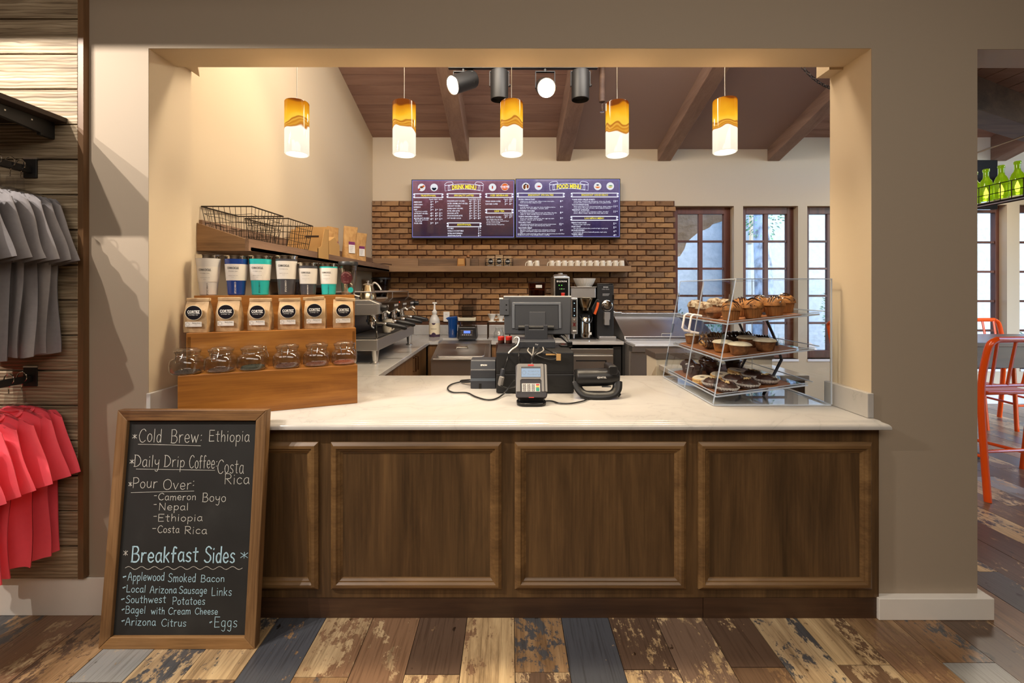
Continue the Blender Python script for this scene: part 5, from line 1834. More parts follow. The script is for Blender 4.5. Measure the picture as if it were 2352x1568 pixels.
# ------------------------------------------------------------------ wall shelf in an L
ws = thing('wall_shelf', 'L shaped grey brown wooden shelf round the kitchen corner', 'shelf', (0, 0, 0))
zb, zl, zt, zu = 1.712, 1.735, 1.782, 1.893
y0s, xf, yfs = 2.49, -1.49, 5.40
box('side_shelf_board', XL + 0.001, xf, y0s + 0.02, YB - 0.04, zb, zl, SHELFWOOD_Y, ws)
box('side_lip', xf - 0.022, xf, y0s, yfs, zb, zt, SHELFWOOD_Y, ws, bev=0.001)
box('side_upstand', XL + 0.001, XL + 0.020, y0s + 0.02, YB - 0.04, zl, zu, SHELFWOOD_Y, ws)
MB().prism([(XL + 0.001, zb), (xf - 0.022, zb), (xf - 0.022, zt), (XL + 0.001, zu - 0.02)], y0s, y0s + 0.02, 'y').ob('end_panel', SHELFWOOD, ws, bev=0.001)
box('back_shelf_board', xf, 1.51, yfs + 0.02, YB - 0.04, zb, zl, SHELFWOOD, ws)
box('back_lip', xf - 0.022, 1.51, yfs, yfs + 0.022, zb, zt, SHELFWOOD, ws, bev=0.001)
for a, b in ((XL + 0.02, -1.18), (-1.176, -0.4), (-0.396, 0.5), (0.504, 1.49)):
    box('back_upstand', a, b, YB - 0.060, YB - 0.040, zl, zu, SHELFWOOD, ws)
MB().prism([(yfs + 0.022, zb), (yfs + 0.022, zt), (YB - 0.04, zu), (YB - 0.04, zb)], 1.49, 1.51, 'x').ob('end_panel', SHELFWOOD_Y, ws)


def wire_basket(name, lab, x0, x1, y0, y1, z0, h, fl, seed):
    t = thing(name, lab, 'basket', ((x0 + x1) / 2, (y0 + y1) / 2, z0), 0, 'dark wire baskets on the side shelf')
    r = random.Random(seed)
    hx, hy = (x1 - x0) / 2, (y1 - y0) / 2
    m = MB()

    def loop(k, z):
        a, b = hx * (1 - fl * (1 - k)), hy * (1 - fl * (1 - k))
        return [(-a, -b, z), (a, -b, z), (a, b, z), (-a, b, z)]
    nz = 5
    for i in range(nz):
        k = i / nz
        L = loop(k, h * k + 0.003)
        pts = []
        for a, b in zip(L, L[1:] + L[:1]):
            for q in range(6):
                pts.append(tuple(Vector(a).lerp(Vector(b), q / 6) + Vector((r.uniform(-.003, .003), r.uniform(-.003, .003), r.uniform(-.004, .004)))))
        m.tube(pts, 0.0016, 4, closed=True)
    for sgn in (-1, 1):
        n = max(4, int(2 * hx / 0.032))
        for i in range(n + 1):
            u = -1 + 2 * i / n
            f0 = 1 - fl
            m.tube([(u * hx * f0, sgn * hy * f0, 0.003), (u * hx * (1 - fl * .5) + r.uniform(-.003, .003), sgn * hy * (1 - fl * .5), h * .5), (u * hx, sgn * hy, h)], 0.0016, 4)
        n = max(4, int(2 * hy / 0.032))
        for i in range(n + 1):
            u = -1 + 2 * i / n
            f0 = 1 - fl
            m.tube([(sgn * hx * f0, u * hy * f0, 0.003), (sgn * hx * (1 - fl * .5), u * hy * (1 - fl * .5) + r.uniform(-.003, .003), h * .5), (sgn * hx, u * hy, h)], 0.0016, 4)
    f0 = 1 - fl
    for i in range(9):
        u = -1 + 2 * i / 8
        m.tube([(u * hx * f0, -hy * f0, 0.002), (u * hx * f0, hy * f0, 0.002)], 0.0016, 4)
    for i in range(13):
        u = -1 + 2 * i / 12
        m.tube([(-hx * f0, u * hy * f0, 0.004), (hx * f0, u * hy * f0, 0.004)], 0.0016, 4)
    o = m.ob('wire_mesh', WIRE, t)
    o['kind'] = 'stuff'
    MB().tube(loop(1, h), 0.0042, 6, closed=True).ob('rim_wire', WIRE, t)
    return t


wire_basket('wire_basket', 'dark wire basket nearest the wall opening on the side shelf', -1.782, -1.490, 2.52, 2.868, zl + 0.001, 0.236, 0.20, 1)
wire_basket('wire_basket', 'dark wire basket farther in, next to the cardboard box', -1.782, -1.490, 2.935, 3.30, zl + 0.001, 0.234, 0.20, 2)

# kraft goods at the far end of the side shelf
zs = zl + 0.001
t = thing('display_carton', 'open fronted cardboard display box with a slotted back', 'carton', (-1.615, 3.47, zs))
MB().prism([(-0.09, 0.0), (-0.09, 0.075), (-0.03, 0.095), (0.03, 0.24), (0.11, 0.248), (0.11, 0.0)], -0.14, -0.136, 'x').ob('side_flap', CARD, t)
MB().prism([(-0.09, 0.0), (-0.09, 0.075), (-0.03, 0.095), (0.03, 0.24), (0.11, 0.248), (0.11, 0.0)], 0.126, 0.13, 'x').ob('side_flap', CARD, t)
box('back_panel', -0.14, 0.13, 0.106, 0.11, 0.0, 0.268, CARD, t)
box('front_panel', -0.14, 0.13, -0.09, -0.086, 0.0, 0.085, CARD, t)
box('slot', -0.06, 0.05, 0.1035, 0.106, 0.185, 0.198, pm('dark_slot', S(50, 34, 20), 0.9), t)
t = thing('display_carton', 'plain closed cardboard box behind the open display box', 'carton', (-1.60, 3.74, zs))
m = MB().prism([(-0.11, 0.0), (-0.11, 0.16), (0.0, 0.205), (0.11, 0.14), (0.11, 0.0)], -0.13, 0.10, 'x')
m.ob('box_body', CARD, t, bev=0.002)
bag_l = ['kraft pouch lying open at the top beside the cardboard box', 'tall kraft coffee pouch with purple label in the shelf corner group', 'kraft coffee pouch with purple label standing closest to the back wall']
for i, (y, h, tw, dx) in enumerate(((4.02, 0.33, 0.16, -0.02), (4.32, 0.375, -0.2, 0.02), (4.58, 0.345, -0.15, 0.03))):
    t = thing('coffee_pouch', bag_l[i], 'coffee bag', (-1.61 + dx, y, zs), tw + 1.15, 'kraft pouches on the side shelf')
    m = MB()
    wd = 0.15

    def pf(a, v, h=h, wd=wd, i=i):
        u = 2 * PI * a
        d = 0.045 * (1 - v) ** 0.7 + 0.002
        sq = abs(math.cos(u)) ** 0.4 * (1 if math.cos(u) > 0 else -1)
        return Vector((wd / 2 * sq * (1 - .04 * math.sin(PI * v)), d * math.sin(u) + 0.006 * math.sin(6 * v + 5 * a) * v - 0.03 * v * v * (i > 0), v * h))
    m.grid(pf, 24, 14)
    m.add([(-wd / 2, -0.04, 0.0005), (wd / 2, -0.04, 0.0005), (wd / 2, 0.04, 0.0005), (-wd / 2, 0.04, 0.0005)], [(0, 1, 2, 3)])
    m.ob('pouch_body', KRAFT_B, t, smooth=True, ang=60)
    fy = lambda z: -(0.045 * (1 - z / h) ** 0.7 + 0.002) - 0.007 - 0.03 * (z / h) ** 2 * (i > 0)
    lb = MB().add([(-0.035, fy(h * .30), h * .30), (0.035, fy(h * .30), h * .30), (0.035, fy(h * .52), h * .52), (-0.035, fy(h * .52), h * .52)], [(0, 1, 2, 3)]).ob('white_label', PAPER, t, recalc=False)
    MB().add([(-0.035, fy(h * .52) - .0005, h * .52), (0.035, fy(h * .52) - .0005, h * .52), (0.035, fy(h * .60), h * .60), (-0.035, fy(h * .60), h * .60)], [(0, 1, 2, 3)]).ob('purple_band', pm('purple_print', S(116, 40, 90), 0.5), t, recalc=False)
    m = MB()
    for k in range(4):
        zz = h * (.47 - .04 * k)
        m.add([(-0.025, fy(zz) - .001, zz), (0.02 - .006 * k, fy(zz) - .001, zz), (0.02 - .006 * k, fy(zz + .003) - .001, zz + .003), (-0.025, fy(zz + .003) - .001, zz + .003)], [(0, 1, 2, 3)])
    m.ob('print_line', INK_S, lb, recalc=False)
t = thing('dry_twig', 'thin dark twig lying at the far end of the side shelf', 'twig', (-1.53, 5.08, zs))
MB().tube(spline([(-0.02, -0.16, 0.058), (0.0, 0, 0.05), (0.03, 0.14, 0.062), (0.09, 0.24, 0.056)], 5), 0.006, 6).ob('stem', pm('dark_twig', S(54, 34, 22), 0.8), t)

# goods on the back shelf
YS = 5.53
p = at(1059, 606, YS)
t = thing('wooden_block_frame', 'small honey wooden block frame alone on the back shelf', 'picture frame', (p.x, YS, zs))
m = MB()
m.box(-0.050, 0.050, 0, 0.06, 0.0, 0.155)
m.ob('frame_body', CEDAR, t, bev=0.003)
box('inner_panel', -0.038, 0.038, -0.003, 0.0, 0.07, 0.145, pm('light_honey_wood', S(196, 146, 80), 0.4), t, bev=0.001)
t = thing('small_wooden_box', 'darker small wooden box tucked behind the honey block', 'box', (p.x + 0.088, YS + 0.03, zs))
box('box_body', -0.030, 0.022, 0, 0.05, 0.0, 0.165, SHELFWOOD, t, bev=0.002)
m = MB().lathe([(0.022, 0.165), (0.024, 0.18), (0.015, 0.195), (0, 0.198)], 12)
m.ob('knob', CEDAR, t, smooth=True)
for i, (px, dz, lab) in enumerate(((1127, 0, 'small kraft coffee bag in the wire caddy, at its frame block end'), (1146.5, 0.018, 'small kraft coffee bag standing tallest, in the middle of the caddy'), (1166, -0.004, 'small kraft coffee bag in the wire caddy, at its mug end'))):
    p = at(px, 606, YS)
    c = dup(b0, (p.x, YS + 0.02, zs + 0.006), 0.0, lab, (0.88, 0.88, 1.06 + dz * 3))
    c['group'] = 'kraft coffee bags in the shelf caddy'
p0, p1 = at(1115, 606, YS), at(1178, 606, YS)
t = thing('wire_caddy', 'black wire caddy holding three small coffee bags', 'caddy', ((p0.x + p1.x) / 2, YS + 0.02, zs))
hx = (p1.x - p0.x) / 2
m = MB()
for z in (0.003, 0.035, 0.065, 0.095):
    m.tube([(-hx, -0.045, z), (hx, -0.045, z), (hx, 0.05, z), (-hx, 0.05, z)], 0.0022, 4, closed=True)
for i in range(13):
    x = -hx + 2 * hx * i / 12
    for y in (-0.045, 0.05):
        m.tube([(x, y, 0.003), (x, y, 0.095)], 0.0016, 4)
for i in range(5):
    for sx in (-1, 1):
        y = -0.045 + 0.095 * i / 4
        m.tube([(sx * hx, y, 0.003), (sx * hx, y, 0.095)], 0.0016, 4)
o = m.ob('wire_grid', WIRE, t)
o['kind'] = 'stuff'
MB().tube([(-hx, -0.045, 0.145), (hx, -0.045, 0.145)], 0.003, 6).ob('front_rail', WIRE, t)
for sx in (-1, 1):
    MB().tube([(sx * hx, -0.045, 0.0), (sx * hx, -0.045, 0.145)], 0.003, 6).ob('corner_post', WIRE, t)

# mugs upside down on the shelf, handles towards the corner
SPECK = mottled('speckled_cream_glaze', [(0.30, S(150, 130, 100)), (0.36, S(222, 210, 186)), (0.7, S(232, 222, 202))], 60, 0.2, 0.0, coat=0.3)
mg = thing('coffee_mug', '', 'mug')
MB().lathe([(0.040, 0.002), (0.041, 0.0), (0.0425, 0.002), (0.042, 0.03), (0.038, 0.080), (0.034, 0.113), (0.031, 0.118), (0.0, 0.118)], 24).ob('mug_body', CERAMIC, mg, smooth=True)
MB().tube(spline([(-0.037, 0, 0.100), (-0.056, 0, 0.090), (-0.066, 0, 0.060), (-0.060, 0, 0.035), (-0.041, 0, 0.022)], 5), 0.0062, 8, flat=(1, 1.0)).ob('handle', CERAMIC, mg, smooth=True)
first = True
pxs = [(1217, 0), (1233.5, 0)] + [(1267.5 + 14.62 * i, 0) for i in range(12)]
nth = ['first', 'second', 'third', 'fourth', 'fifth', 'sixth', 'seventh', 'eighth', 'ninth', 'tenth', 'eleventh', 'twelfth']
for i, (px, _) in enumerate(pxs):
    p = at(px, 606, YS - 0.04)
    lab = ('cream mug of the separate pair, handle side' if i == 0 else 'cream mug of the separate pair, nearer the long row') if i < 2 else '%scream upturned mug, %s in the long row from its handle end' % ('speckled ' if i in (2, 7, 8) else '', nth[i - 2])
    loc = (p.x, YS - 0.04 + (i % 3) * 0.004, zs)
    rzv = 0.10 * math.sin(i * 2.1) + 0.25
    if i == 0:
        mg.location, mg.rotation_euler, mg['label'], mg['group'] = loc, (0, 0, rzv), lab, 'cream mugs on the back shelf'
        mg.scale = (0.88, 0.88, 1)
    else:
        c = dup(mg, loc, rzv, lab)
        if i in (2, 7, 8):
            for ch in c.children:
                if ch.name.startswith('mug_body'):
                    ch.data = ch.data.copy()
                    ch.data.materials[0] = SPECK
p = at(1222, 606, YS + 0.06)

# ------------------------------------------------------------------ espresso machine on the side worktop
em = thing('espresso_machine', 'four group stainless espresso machine with black panels on the side worktop', 'espresso machine', (-1.03, 3.40, CT))
LM = 1.30
zt0, zt1 = 0.105, 0.195      # drip tray housing
m = MB().box(-0.58, 0.0, 0.0, LM, zt0, zt1)
m.ob('drip_tray_housing', STEEL_D, em, bev=0.005)
m = MB().box(-0.30, -0.02, 0.03, LM - 0.03, zt1 - 0.004, zt1 + 0.003)
dt = m.ob('drip_grid', pm('dark_steel_grid', S(58, 56, 56), 0.35, 0.9), em)
for i in range(26):
    y = 0.05 + i * (LM - 0.10) / 25
    MB().box(-0.29, -0.03, y, y + 0.010, zt1 + 0.003, zt1 + 0.007).ob('grid_bar', STEEL_D, dt)
leg = MB().lathe([(0.034, 0.0), (0.034, 0.006), (0.020, 0.016), (0.022, 0.03), (0.031, 0.107)], 18)
for lx, ly in ((-0.035, 0.055), (-0.035, LM - 0.07), (-0.54, 0.055), (-0.54, LM - 0.07)):
    o = leg.ob('leg', STEEL, em, smooth=True)
    o.location = (lx, ly, 0)
box('under_panel', -0.40, -0.37, 0.04, LM - 0.04, 0.004, zt0, pm('smoked_under_panel', S(82, 78, 74), 0.15, 0.6), em)
box('body_back', -0.58, -0.30, 0.01, LM - 0.01, zt1, 0.40, pm('dark_blue_steel', S(56, 58, 66), 0.2, 0.8), em, bev=0.004)
hd = MB().prism([(-0.58, 0.385), (-0.58, 0.505), (-0.06, 0.505), (0.015, 0.475), (0.015, 0.395), (-0.03, 0.385)], 0.0, LM, 'y').ob('head_housing', STEEL_D, em, bev=0.006)
MB().prism([(-0.055, 0.508), (0.018, 0.478), (0.018, 0.400), (0.014, 0.400), (0.014, 0.475), (-0.056, 0.503)], 0.06, LM - 0.02, 'y').ob('control_panel', BLACK_G, em)
box('side_panel', -0.60, -0.575, -0.012, LM + 0.01, 0.06, 0.56, BLACK, em, bev=0.004)
box('side_panel', -0.22, -0.19, -0.014, -0.001, 0.20, 0.56, BLACK, em, bev=0.004)
box('badge_plate', -0.165, 0.0, -0.003, 0.0, 0.392, 0.470, STEEL_D, em, bev=0.002)
for i in range(4):
    y = 0.17 + i * 0.315
    pn = MB().box(0.0175, 0.0205, y - 0.075, y + 0.075, 0.418, 0.462).ob('button_plate', pm('dark_button_plate', S(40, 38, 40), .3), em, bev=0.001)
    for k in range(3):
        MB().box(0.0205, 0.023, y - 0.06 + k * 0.045, y - 0.028 + k * 0.045, 0.440, 0.456).ob('button', GREY_L, pn)
    MB().lathe([(0.011, 0), (0.013, 0.004), (0.007, 0.012), (0.010, 0.034), (0.0, 0.036)], 12, M=Matrix.Translation((0.018, y + 0.01, 0.408)) @ Matrix.Rotation(math.radians(125), 4, 'Y')).ob('lever_knob', WHITE_P, em, smooth=True)
    g = MB().lathe([(0.036, 0.385), (0.036, 0.345), (0.043, 0.342), (0.043, 0.322), (0.032, 0.318), (0.030, 0.300), (0.0, 0.300)], 20, c=(-0.10, y, 0)).ob('group_head', CHROME, em, smooth=True)
    pf = MB().tube([(-0.10, y, 0.312), (-0.03, y + 0.012, 0.310), (0.02, y + 0.02, 0.300)], [0.012, 0.011, 0.012], 10).ob('portafilter', CHROME, em, smooth=True)
    MB().tube([(0.015, y + 0.02, 0.301), (0.03, y + 0.022, 0.298), (0.10, y + 0.034, 0.284), (0.165, y + 0.046, 0.268), (0.18, y + 0.049, 0.264)], [0.014, 0.019, 0.022, 0.020, 0.010], 12).ob('handle', BLACK, pf, smooth=True)
    MB().tube([(-0.10, y, 0.302), (-0.10, y, 0.28), (-0.085, y + .01, 0.268)], [0.014, 0.012, 0.008], 10).ob('spout', CHROME, pf, smooth=True)
for y in (0.055, LM - 0.05):
    MB().lathe([(0.026, 0), (0.028, 0.004), (0.024, 0.03), (0.022, 0.045), (0, 0.046)], 16, M=Matrix.Translation((0.016, y, 0.440)) @ Matrix.Rotation(PI / 2, 4, 'Y')).ob('steam_knob', BLACK, em, smooth=True)
MB().tube(spline([(-0.06, 0.03, 0.39), (-0.045, 0.02, 0.37), (-0.02, 0.02, 0.33), (-0.015, 0.02, 0.27), (-0.015, 0.03, 0.20)], 5), 0.007, 8).ob('steam_wand', CHROME, em, smooth=True)
MB().tube(spline([(-0.05, LM - 0.03, 0.39), (0.01, LM - 0.02, 0.35), (0.03, LM - 0.02, 0.27), (0.035, LM - 0.02, 0.22)], 5), 0.007, 8).ob('steam_wand', CHROME, em, smooth=True)
MB().box(0.016, 0.020, 0.60, 0.612, 0.466, 0.474).ob('power_light', glow('red_lamp', S(255, 60, 30), 2.0), em)
m = MB()
for pts in ([(-0.56, 0.02, 0.565), (-0.06, 0.02, 0.565), (-0.06, LM - 0.02, 0.565), (-0.56, LM - 0.02, 0.565)],):
    m.tube(pts, 0.006, 8, closed=True)
for x, y in ((-0.56, 0.02), (-0.06, 0.02), (-0.06, LM - 0.02), (-0.56, LM - 0.02), (-0.06, LM / 2)):
    m.tube([(x, y, 0.505), (x, y, 0.565)], 0.005, 6)
m.ob('cup_rail', STEEL, em, smooth=True)
m = MB().box(-0.062, -0.058, 0.50, LM - 0.02, 0.507, 0.560)
m.ob('rail_panel', pm('smoked_rail_steel', S(150, 144, 138), 0.12, 1.0), em)

p = at(889, 766, 3.86)
c = dup(mg, (-1.085, 3.86, 1.108), 2.7, 'speckled cream mug standing upright on the espresso drip tray', (1.1, 1.1, 1.02))
c['group'] = 'mug on the espresso machine'
c['category'] = 'mug'
c.rotation_euler = (PI, 0, 2.9)
c.location = (-1.085, 3.86, 1.110 + 0.118 * 1.02)
for ch in c.children:
    if ch.name.startswith('mug_body'):
        ch.data = ch.data.copy()
        ch.data.materials[0] = SPECK
k = thing('gooseneck_kettle', 'brushed steel gooseneck kettle on top of the espresso machine', 'kettle', (-1.19, 3.66, CT + 0.506))
MB().lathe([(0.066, 0.0), (0.069, 0.003), (0.067, 0.02), (0.062, 0.05), (0.060, 0.055), (0.052, 0.085), (0.050, 0.09), (0.043, 0.115), (0.040, 0.118)], 26).ob('kettle_body', pm('warm_brushed_steel', S(196, 180, 150), 0.2, 1.0), k, smooth=True, ang=25)
MB().lathe([(0.041, 0.116), (0.041, 0.122), (0.02, 0.130), (0.006, 0.132), (0.006, 0.140), (0.012, 0.144), (0.012, 0.152), (0, 0.156)], 20).ob('lid', STEEL, k, smooth=True)
MB().tube(spline([(-0.058, -0.02, 0.022), (-0.10, -0.03, 0.035), (-0.115, -0.03, 0.075), (-0.120, -0.03, 0.115), (-0.138, -0.03, 0.13)], 6), 0.0065, 8).ob('spout', STEEL, k, smooth=True)
MB().tube(spline([(0.035, 0.0, 0.112), (0.052, 0, 0.136), (0.075, 0, 0.128), (0.098, 0, 0.100), (0.112, 0, 0.075)], 5), 0.008, 8).ob('handle', STEEL_D, k, smooth=True)


def grinder(lab, x, y, s, rz=0.0):
    t = thing('coffee_grinder', lab, 'grinder', (x, y, CT), rz)
    t.scale = (s, s, s)
    box('grinder_body', -0.09, 0.09, -0.10, 0.14, 0.0, 0.42, BLACK, t, bev=0.008)
    box('chute', -0.03, 0.03, -0.17, -0.10, 0.24, 0.30, BLACK, t, bev=0.004)
    MB().lathe([(0.05, 0.42), (0.085, 0.52), (0.095, 0.60)], 20, close=False).ob('bean_hopper', clear('smoked_hopper', (0.30, 0.22, 0.18, 1), 0.08, 1.45, 1.2), t, smooth=True)
    MB().lathe([(0.045, 0.421), (0.075, 0.49), (0.072, 0.53), (0, 0.55)], 18).ob('coffee_beans', mottled('coffee_beans', [(0.4, S(40, 22, 14)), (0.6, S(74, 44, 28))], 90, 0.4, 0.8, 0.006), t)
    MB().lathe([(0.098, 0.60), (0.098, 0.615), (0.0, 0.62)], 20).ob('lid', BLACK, t, smooth=True)
    return t


grinder('black coffee grinder with smoked hopper behind the tall charcoal tumbler', -1.47, 2.86, 1.06)
grinder('second black coffee grinder behind the short charcoal tumbler', -1.36, 3.16, 1.0)
grinder('black coffee grinder in the corner behind the kettle', -1.56, 5.30, 1.18)

# ------------------------------------------------------------------ along the back worktop
YD = 5.25
t = thing('pump_bottle', 'white pump bottle with purple label by the sink corner', 'pump bottle', (at(998, 766, 5.36).x, 5.36, CT))
MB().lathe([(0.060, 0.0), (0.066, 0.006), (0.066, 0.19), (0.060, 0.225), (0.035, 0.265), (0.026, 0.275), (0.026, 0.29)], 24).ob('bottle_body', pm('translucent_white_plastic', S(206, 202, 194), 0.3), t, smooth=True)
MB().lathe([(0.030, 0.29), (0.032, 0.293), (0.032, 0.315), (0.02, 0.325), (0.012, 0.345), (0.010, 0.41)], 18).ob('pump_collar', WHITE_P, t, smooth=True)
MB().box(-0.024, 0.030, -0.012, 0.012, 0.408, 0.428).ob('pump_head', WHITE_P, t, bev=0.005)
MB().lathe([(0.0668, 0.035), (0.0668, 0.175)], 24, close=False).ob('paper_label', pm('cream_label', S(226, 212, 182), 0.5), t, smooth=True)
MB().lathe([(0.0665, 0.006), (0.0672, 0.010), (0.0672, 0.030), (0.0668, 0.036)], 24, close=False).ob('dark_band', pm('dark_purple_print', S(64, 44, 66), 0.4), t, smooth=True)
wrp = lambda x, z: (0.0675 * math.sin(x / .0675), -0.0675 * math.cos(x / .0675), z)
wrapped_disc((0, 0.032), 0.028, wrp).ob('label_badge', pm('dark_purple_print', S(64, 44, 66), 0.4), t, recalc=False)
m = MB()
texts(m, [('VANILLA', 0, 0.105, 0.016, 'C', {'width': 0.075})], wrp)
m.ob('lettering', INK, t, recalc=False)
wrapped_disc((0, 0.178), 0.024, lambda x, z: wrp(x, min(z, 0.176))).ob('label_crest', pm('dark_purple_print', S(64, 44, 66), 0.4), t, recalc=False)

t = thing('wall_outlet', 'white double power outlet on the bricks by the blue pitcher', 'outlet', (at(1025.5, 725, YB - 0.04).x, YB - 0.040, at(1025, 727, YB - 0.04).z))
box('cover_plate', -0.04, 0.04, -0.004, 0.0, -0.065, 0.065, WHITE_P, t, bev=0.002)
for z in (-0.028, 0.028):
    s = MB().prism([(q[0], q[1] + z) for q in rrect(0.036, 0.034, 0.010)], -0.006, -0.004, 'y').ob('socket', WHITE_P, t)
    m = MB()
    for sx in (-0.007, 0.007):
        m.box(sx - 0.0012, sx + 0.0012, -0.0066, -0.006, z - 0.004, z + 0.008)
    m.ob('socket_slot', BLACK, s)

p = at(1040, 766, 5.33)
t = thing('pitcher', 'translucent blue pitcher standing next to the blender', 'pitcher', (p.x, 5.33, CT))
BLUE_T = pm('translucent_blue_plastic', S(24, 70, 138), 0.12, coat=0.5)
MB().lathe([(0.050, 0), (0.053, 0.004), (0.056, 0.12), (0.062, 0.225), (0.060, 0.225), (0.054, 0.12), (0.05, 0.01)], 22).ob('pitcher_body', BLUE_T, t, smooth=True)
MB().tube(spline([(0.05, 0.02, 0.19), (0.085, 0.03, 0.18), (0.085, 0.03, 0.09), (0.053, 0.02, 0.06)], 4), 0.008, 8).ob('handle', BLUE_T, t, smooth=True)
MB().prism([(-0.062, 0.21), (-0.085, 0.235), (-0.05, 0.250), (0.055, 0.262), (0.060, 0.22)], -0.03, 0.03, 'y').ob('lid_spout', BLUE_T, t, bev=0.01)

p = at(1074, 772, 5.2)
t = thing('blender', 'black bar blender under a smoked sound cover', 'blender', (p.x, 5.12, CT))
MB().prism([(-0.115, 0), (0.115, 0), (0.105, 0.145), (-0.105, 0.145)], 0, 0.24, 'y').ob('blender_base', BLACK, t, bev=0.012)
pn = MB().box(-0.076, 0.072, -0.004, 0.004, 0.040, 0.108).ob('control_panel', pm('dark_bronze_panel', S(88, 82, 80), .35, .6), t, bev=0.003)
MB().box(-0.038, 0.040, -0.0065, -0.003, 0.070, 0.100).ob('display', glow('blue_lcd', S(110, 140, 240), 1.3), pn)
for i in range(5):
    MB().lathe([(0.006, 0), (0.006, 0.003), (0, 0.003)], 10, M=Matrix.Translation((-0.05 + i * 0.024, -0.004, 0.052)) @ Matrix.Rotation(PI / 2, 4, 'X')).ob('button', GREY_L, pn)
SMK = clear('smoked_cover_plastic', (0.66, 0.65, 0.66, 1), 0.05, 1.45, 1.2)
m = MB()
m.add([(-0.10, 0.0, 0.147), (0.10, 0.0, 0.147), (0.105, 0.02, 0.41), (-0.105, 0.02, 0.41), (-0.10, 0.2, 0.147), (0.10, 0.2, 0.147), (0.100, 0.2, 0.48), (-0.100, 0.2, 0.48)], [(0, 1, 2, 3), (0, 4, 7, 3), (1, 5, 6, 2), (3, 2, 6, 7), (4, 5, 6, 7)])
m.ob('sound_cover', SMK, t)
MB().prism([(-0.055, 0.16), (0.055, 0.16), (0.070, 0.38), (-0.070, 0.38)], 0.04, 0.16, 'y').ob('jug', clear('grey_jug_plastic', (0.68, 0.68, 0.68, 1), 0.05, 1.45, 1.3), t)
MB().prism([(-0.10, 0.215), (0.10, 0.215), (0.105, 0.235), (0.105, 0.262), (0.08, 0.255), (-0.08, 0.255), (-0.105, 0.262), (-0.105, 0.235)], -0.012, -0.001, 'y').ob('front_handle', pm('pale_khaki_plastic', S(196, 188, 164), .4), t, bev=0.004)

t = thing('pour_over_stand', 'wire pour over stand with steel drip cone ring', 'coffee stand', (at(1140, 768, 5.2).x, 5.15, CT))
for x in (-0.10, 0.16):
    for y in (0, 0.17):
        MB().tube([(x, y, 0.0), (x, y, 0.19)], 0.007, 8).ob('post', pm('dark_bronze_metal', S(70, 50, 34), .4, .8), t)
MB().box(-0.11, 0.17, -0.01, 0.18, 0.19, 0.20).ob('deck', pm('dark_bronze_metal', S(70, 50, 34), .4, .8), t, bev=0.002)
for i, (x, lab) in enumerate(((1130, 'white ceramic drip cone on the pour over stand'), (1150, 'second white drip cone, half hidden by the till screen'))):
    p = at(x, 745, 5.23)
    d = thing('drip_cone', lab, 'coffee dripper', (p.x, 5.23, CT + 0.201))
    MB().lathe([(0.046, 0.0), (0.046, 0.006), (0.020, 0.010), (0.022, 0.02), (0.050, 0.082), (0.054, 0.088), (0.048, 0.084), (0.018, 0.03), (0.0, 0.03)], 24).ob('cone', WHITE_P, d, smooth=True)
    MB().tube(spline([(0.048, 0, 0.078), (0.07, 0, 0.07), (0.066, 0, 0.04), (0.036, 0, 0.038)], 4), 0.005, 8).ob('handle', WHITE_P, d, smooth=True)
t = thing('glass_server', 'clear glass coffee server standing under the drip cones', 'glass jug', (at(1146, 768, 5.25).x, 5.25, CT))
MB().lathe([(0.06, 0.001), (0.066, 0.006), (0.062, 0.06), (0.042, 0.10), (0.046, 0.125)], 24, close=False).ob('jug_body', JAR, t, smooth=True)
MB().tube(spline([(0.05, 0, 0.115), (0.09, 0, 0.10), (0.085, 0, 0.05), (0.062, 0, 0.04)], 4), 0.005, 8).ob('handle', JAR, t, smooth=True)

# bean hopper grinder behind the till
p = at(1233, 768, 5.3)
t = thing('hopper_grinder', 'brown tinted bean hopper grinder showing above the till screen', 'grinder', (p.x, 5.3, CT))
box('grinder_body', -0.10, 0.10, -0.10, 0.16, 0.0, 0.44, BLACK, t, bev=0.01)
MB().lathe([(0.07, 0.44), (0.098, 0.50), (0.108, 0.66)], 22, close=False).ob('bean_hopper', clear('brown_hopper', (0.44, 0.22, 0.14, 1), 0.06, 1.45, 1.2), t, smooth=True)
MB().lathe([(0.06, 0.442), (0.09, 0.50), (0.095, 0.57), (0, 0.58)], 18).ob('coffee_beans', MATS['coffee_beans'], t)
MB().lathe([(0.112, 0.66), (0.112, 0.675), (0.0, 0.682)], 22).ob('lid', pm('dark_brown_lid', S(46, 30, 24), 0.3), t, smooth=True)
box('label', -0.02, 0.055, -0.112, -0.109, 0.605, 0.640, PAPER, t)

# hot water dispenser
YW2 = 5.08
p = at(1290, 774, YW2)
t = thing('hot_water_dispenser', 'tall stainless hot water dispenser with red tap', 'water dispenser', (p.x, YW2, CT))
hw = 0.093
HH = 0.735
box('tower', -hw, hw, 0.0, 0.36, 0.0, HH, STEEL, t, bev=0.008)
fp = box('front_panel', -hw + 0.018, hw - 0.018, -0.006, 0.002, 0.485, HH - 0.02, BLACK_G, t, bev=0.003)
MB().lathe([(0.088, HH + 0.001), (0.088, HH + 0.012), (0.075, HH + 0.028), (0.03, HH + 0.032), (0.03, HH + 0.046), (0.0, HH + 0.048)], 26, c=(0, 0.13, 0)).ob('lid', STEEL_D, t, smooth=True)
m = MB()
texts(m, [('BUNN', 0, HH - 0.056, 0.026, 'C', {'sp': 1.25, 'bold': 0.03, 'width': 0.115, 'res': 2})], None, -0.0068)
m.box(-0.03, -0.012, -0.0068, -0.0062, 0.590, 0.593)
m.box(0.012, 0.034, -0.0068, -0.0062, 0.590, 0.593)
m.ob('lettering', INK_W, fp, recalc=False)
m = MB()
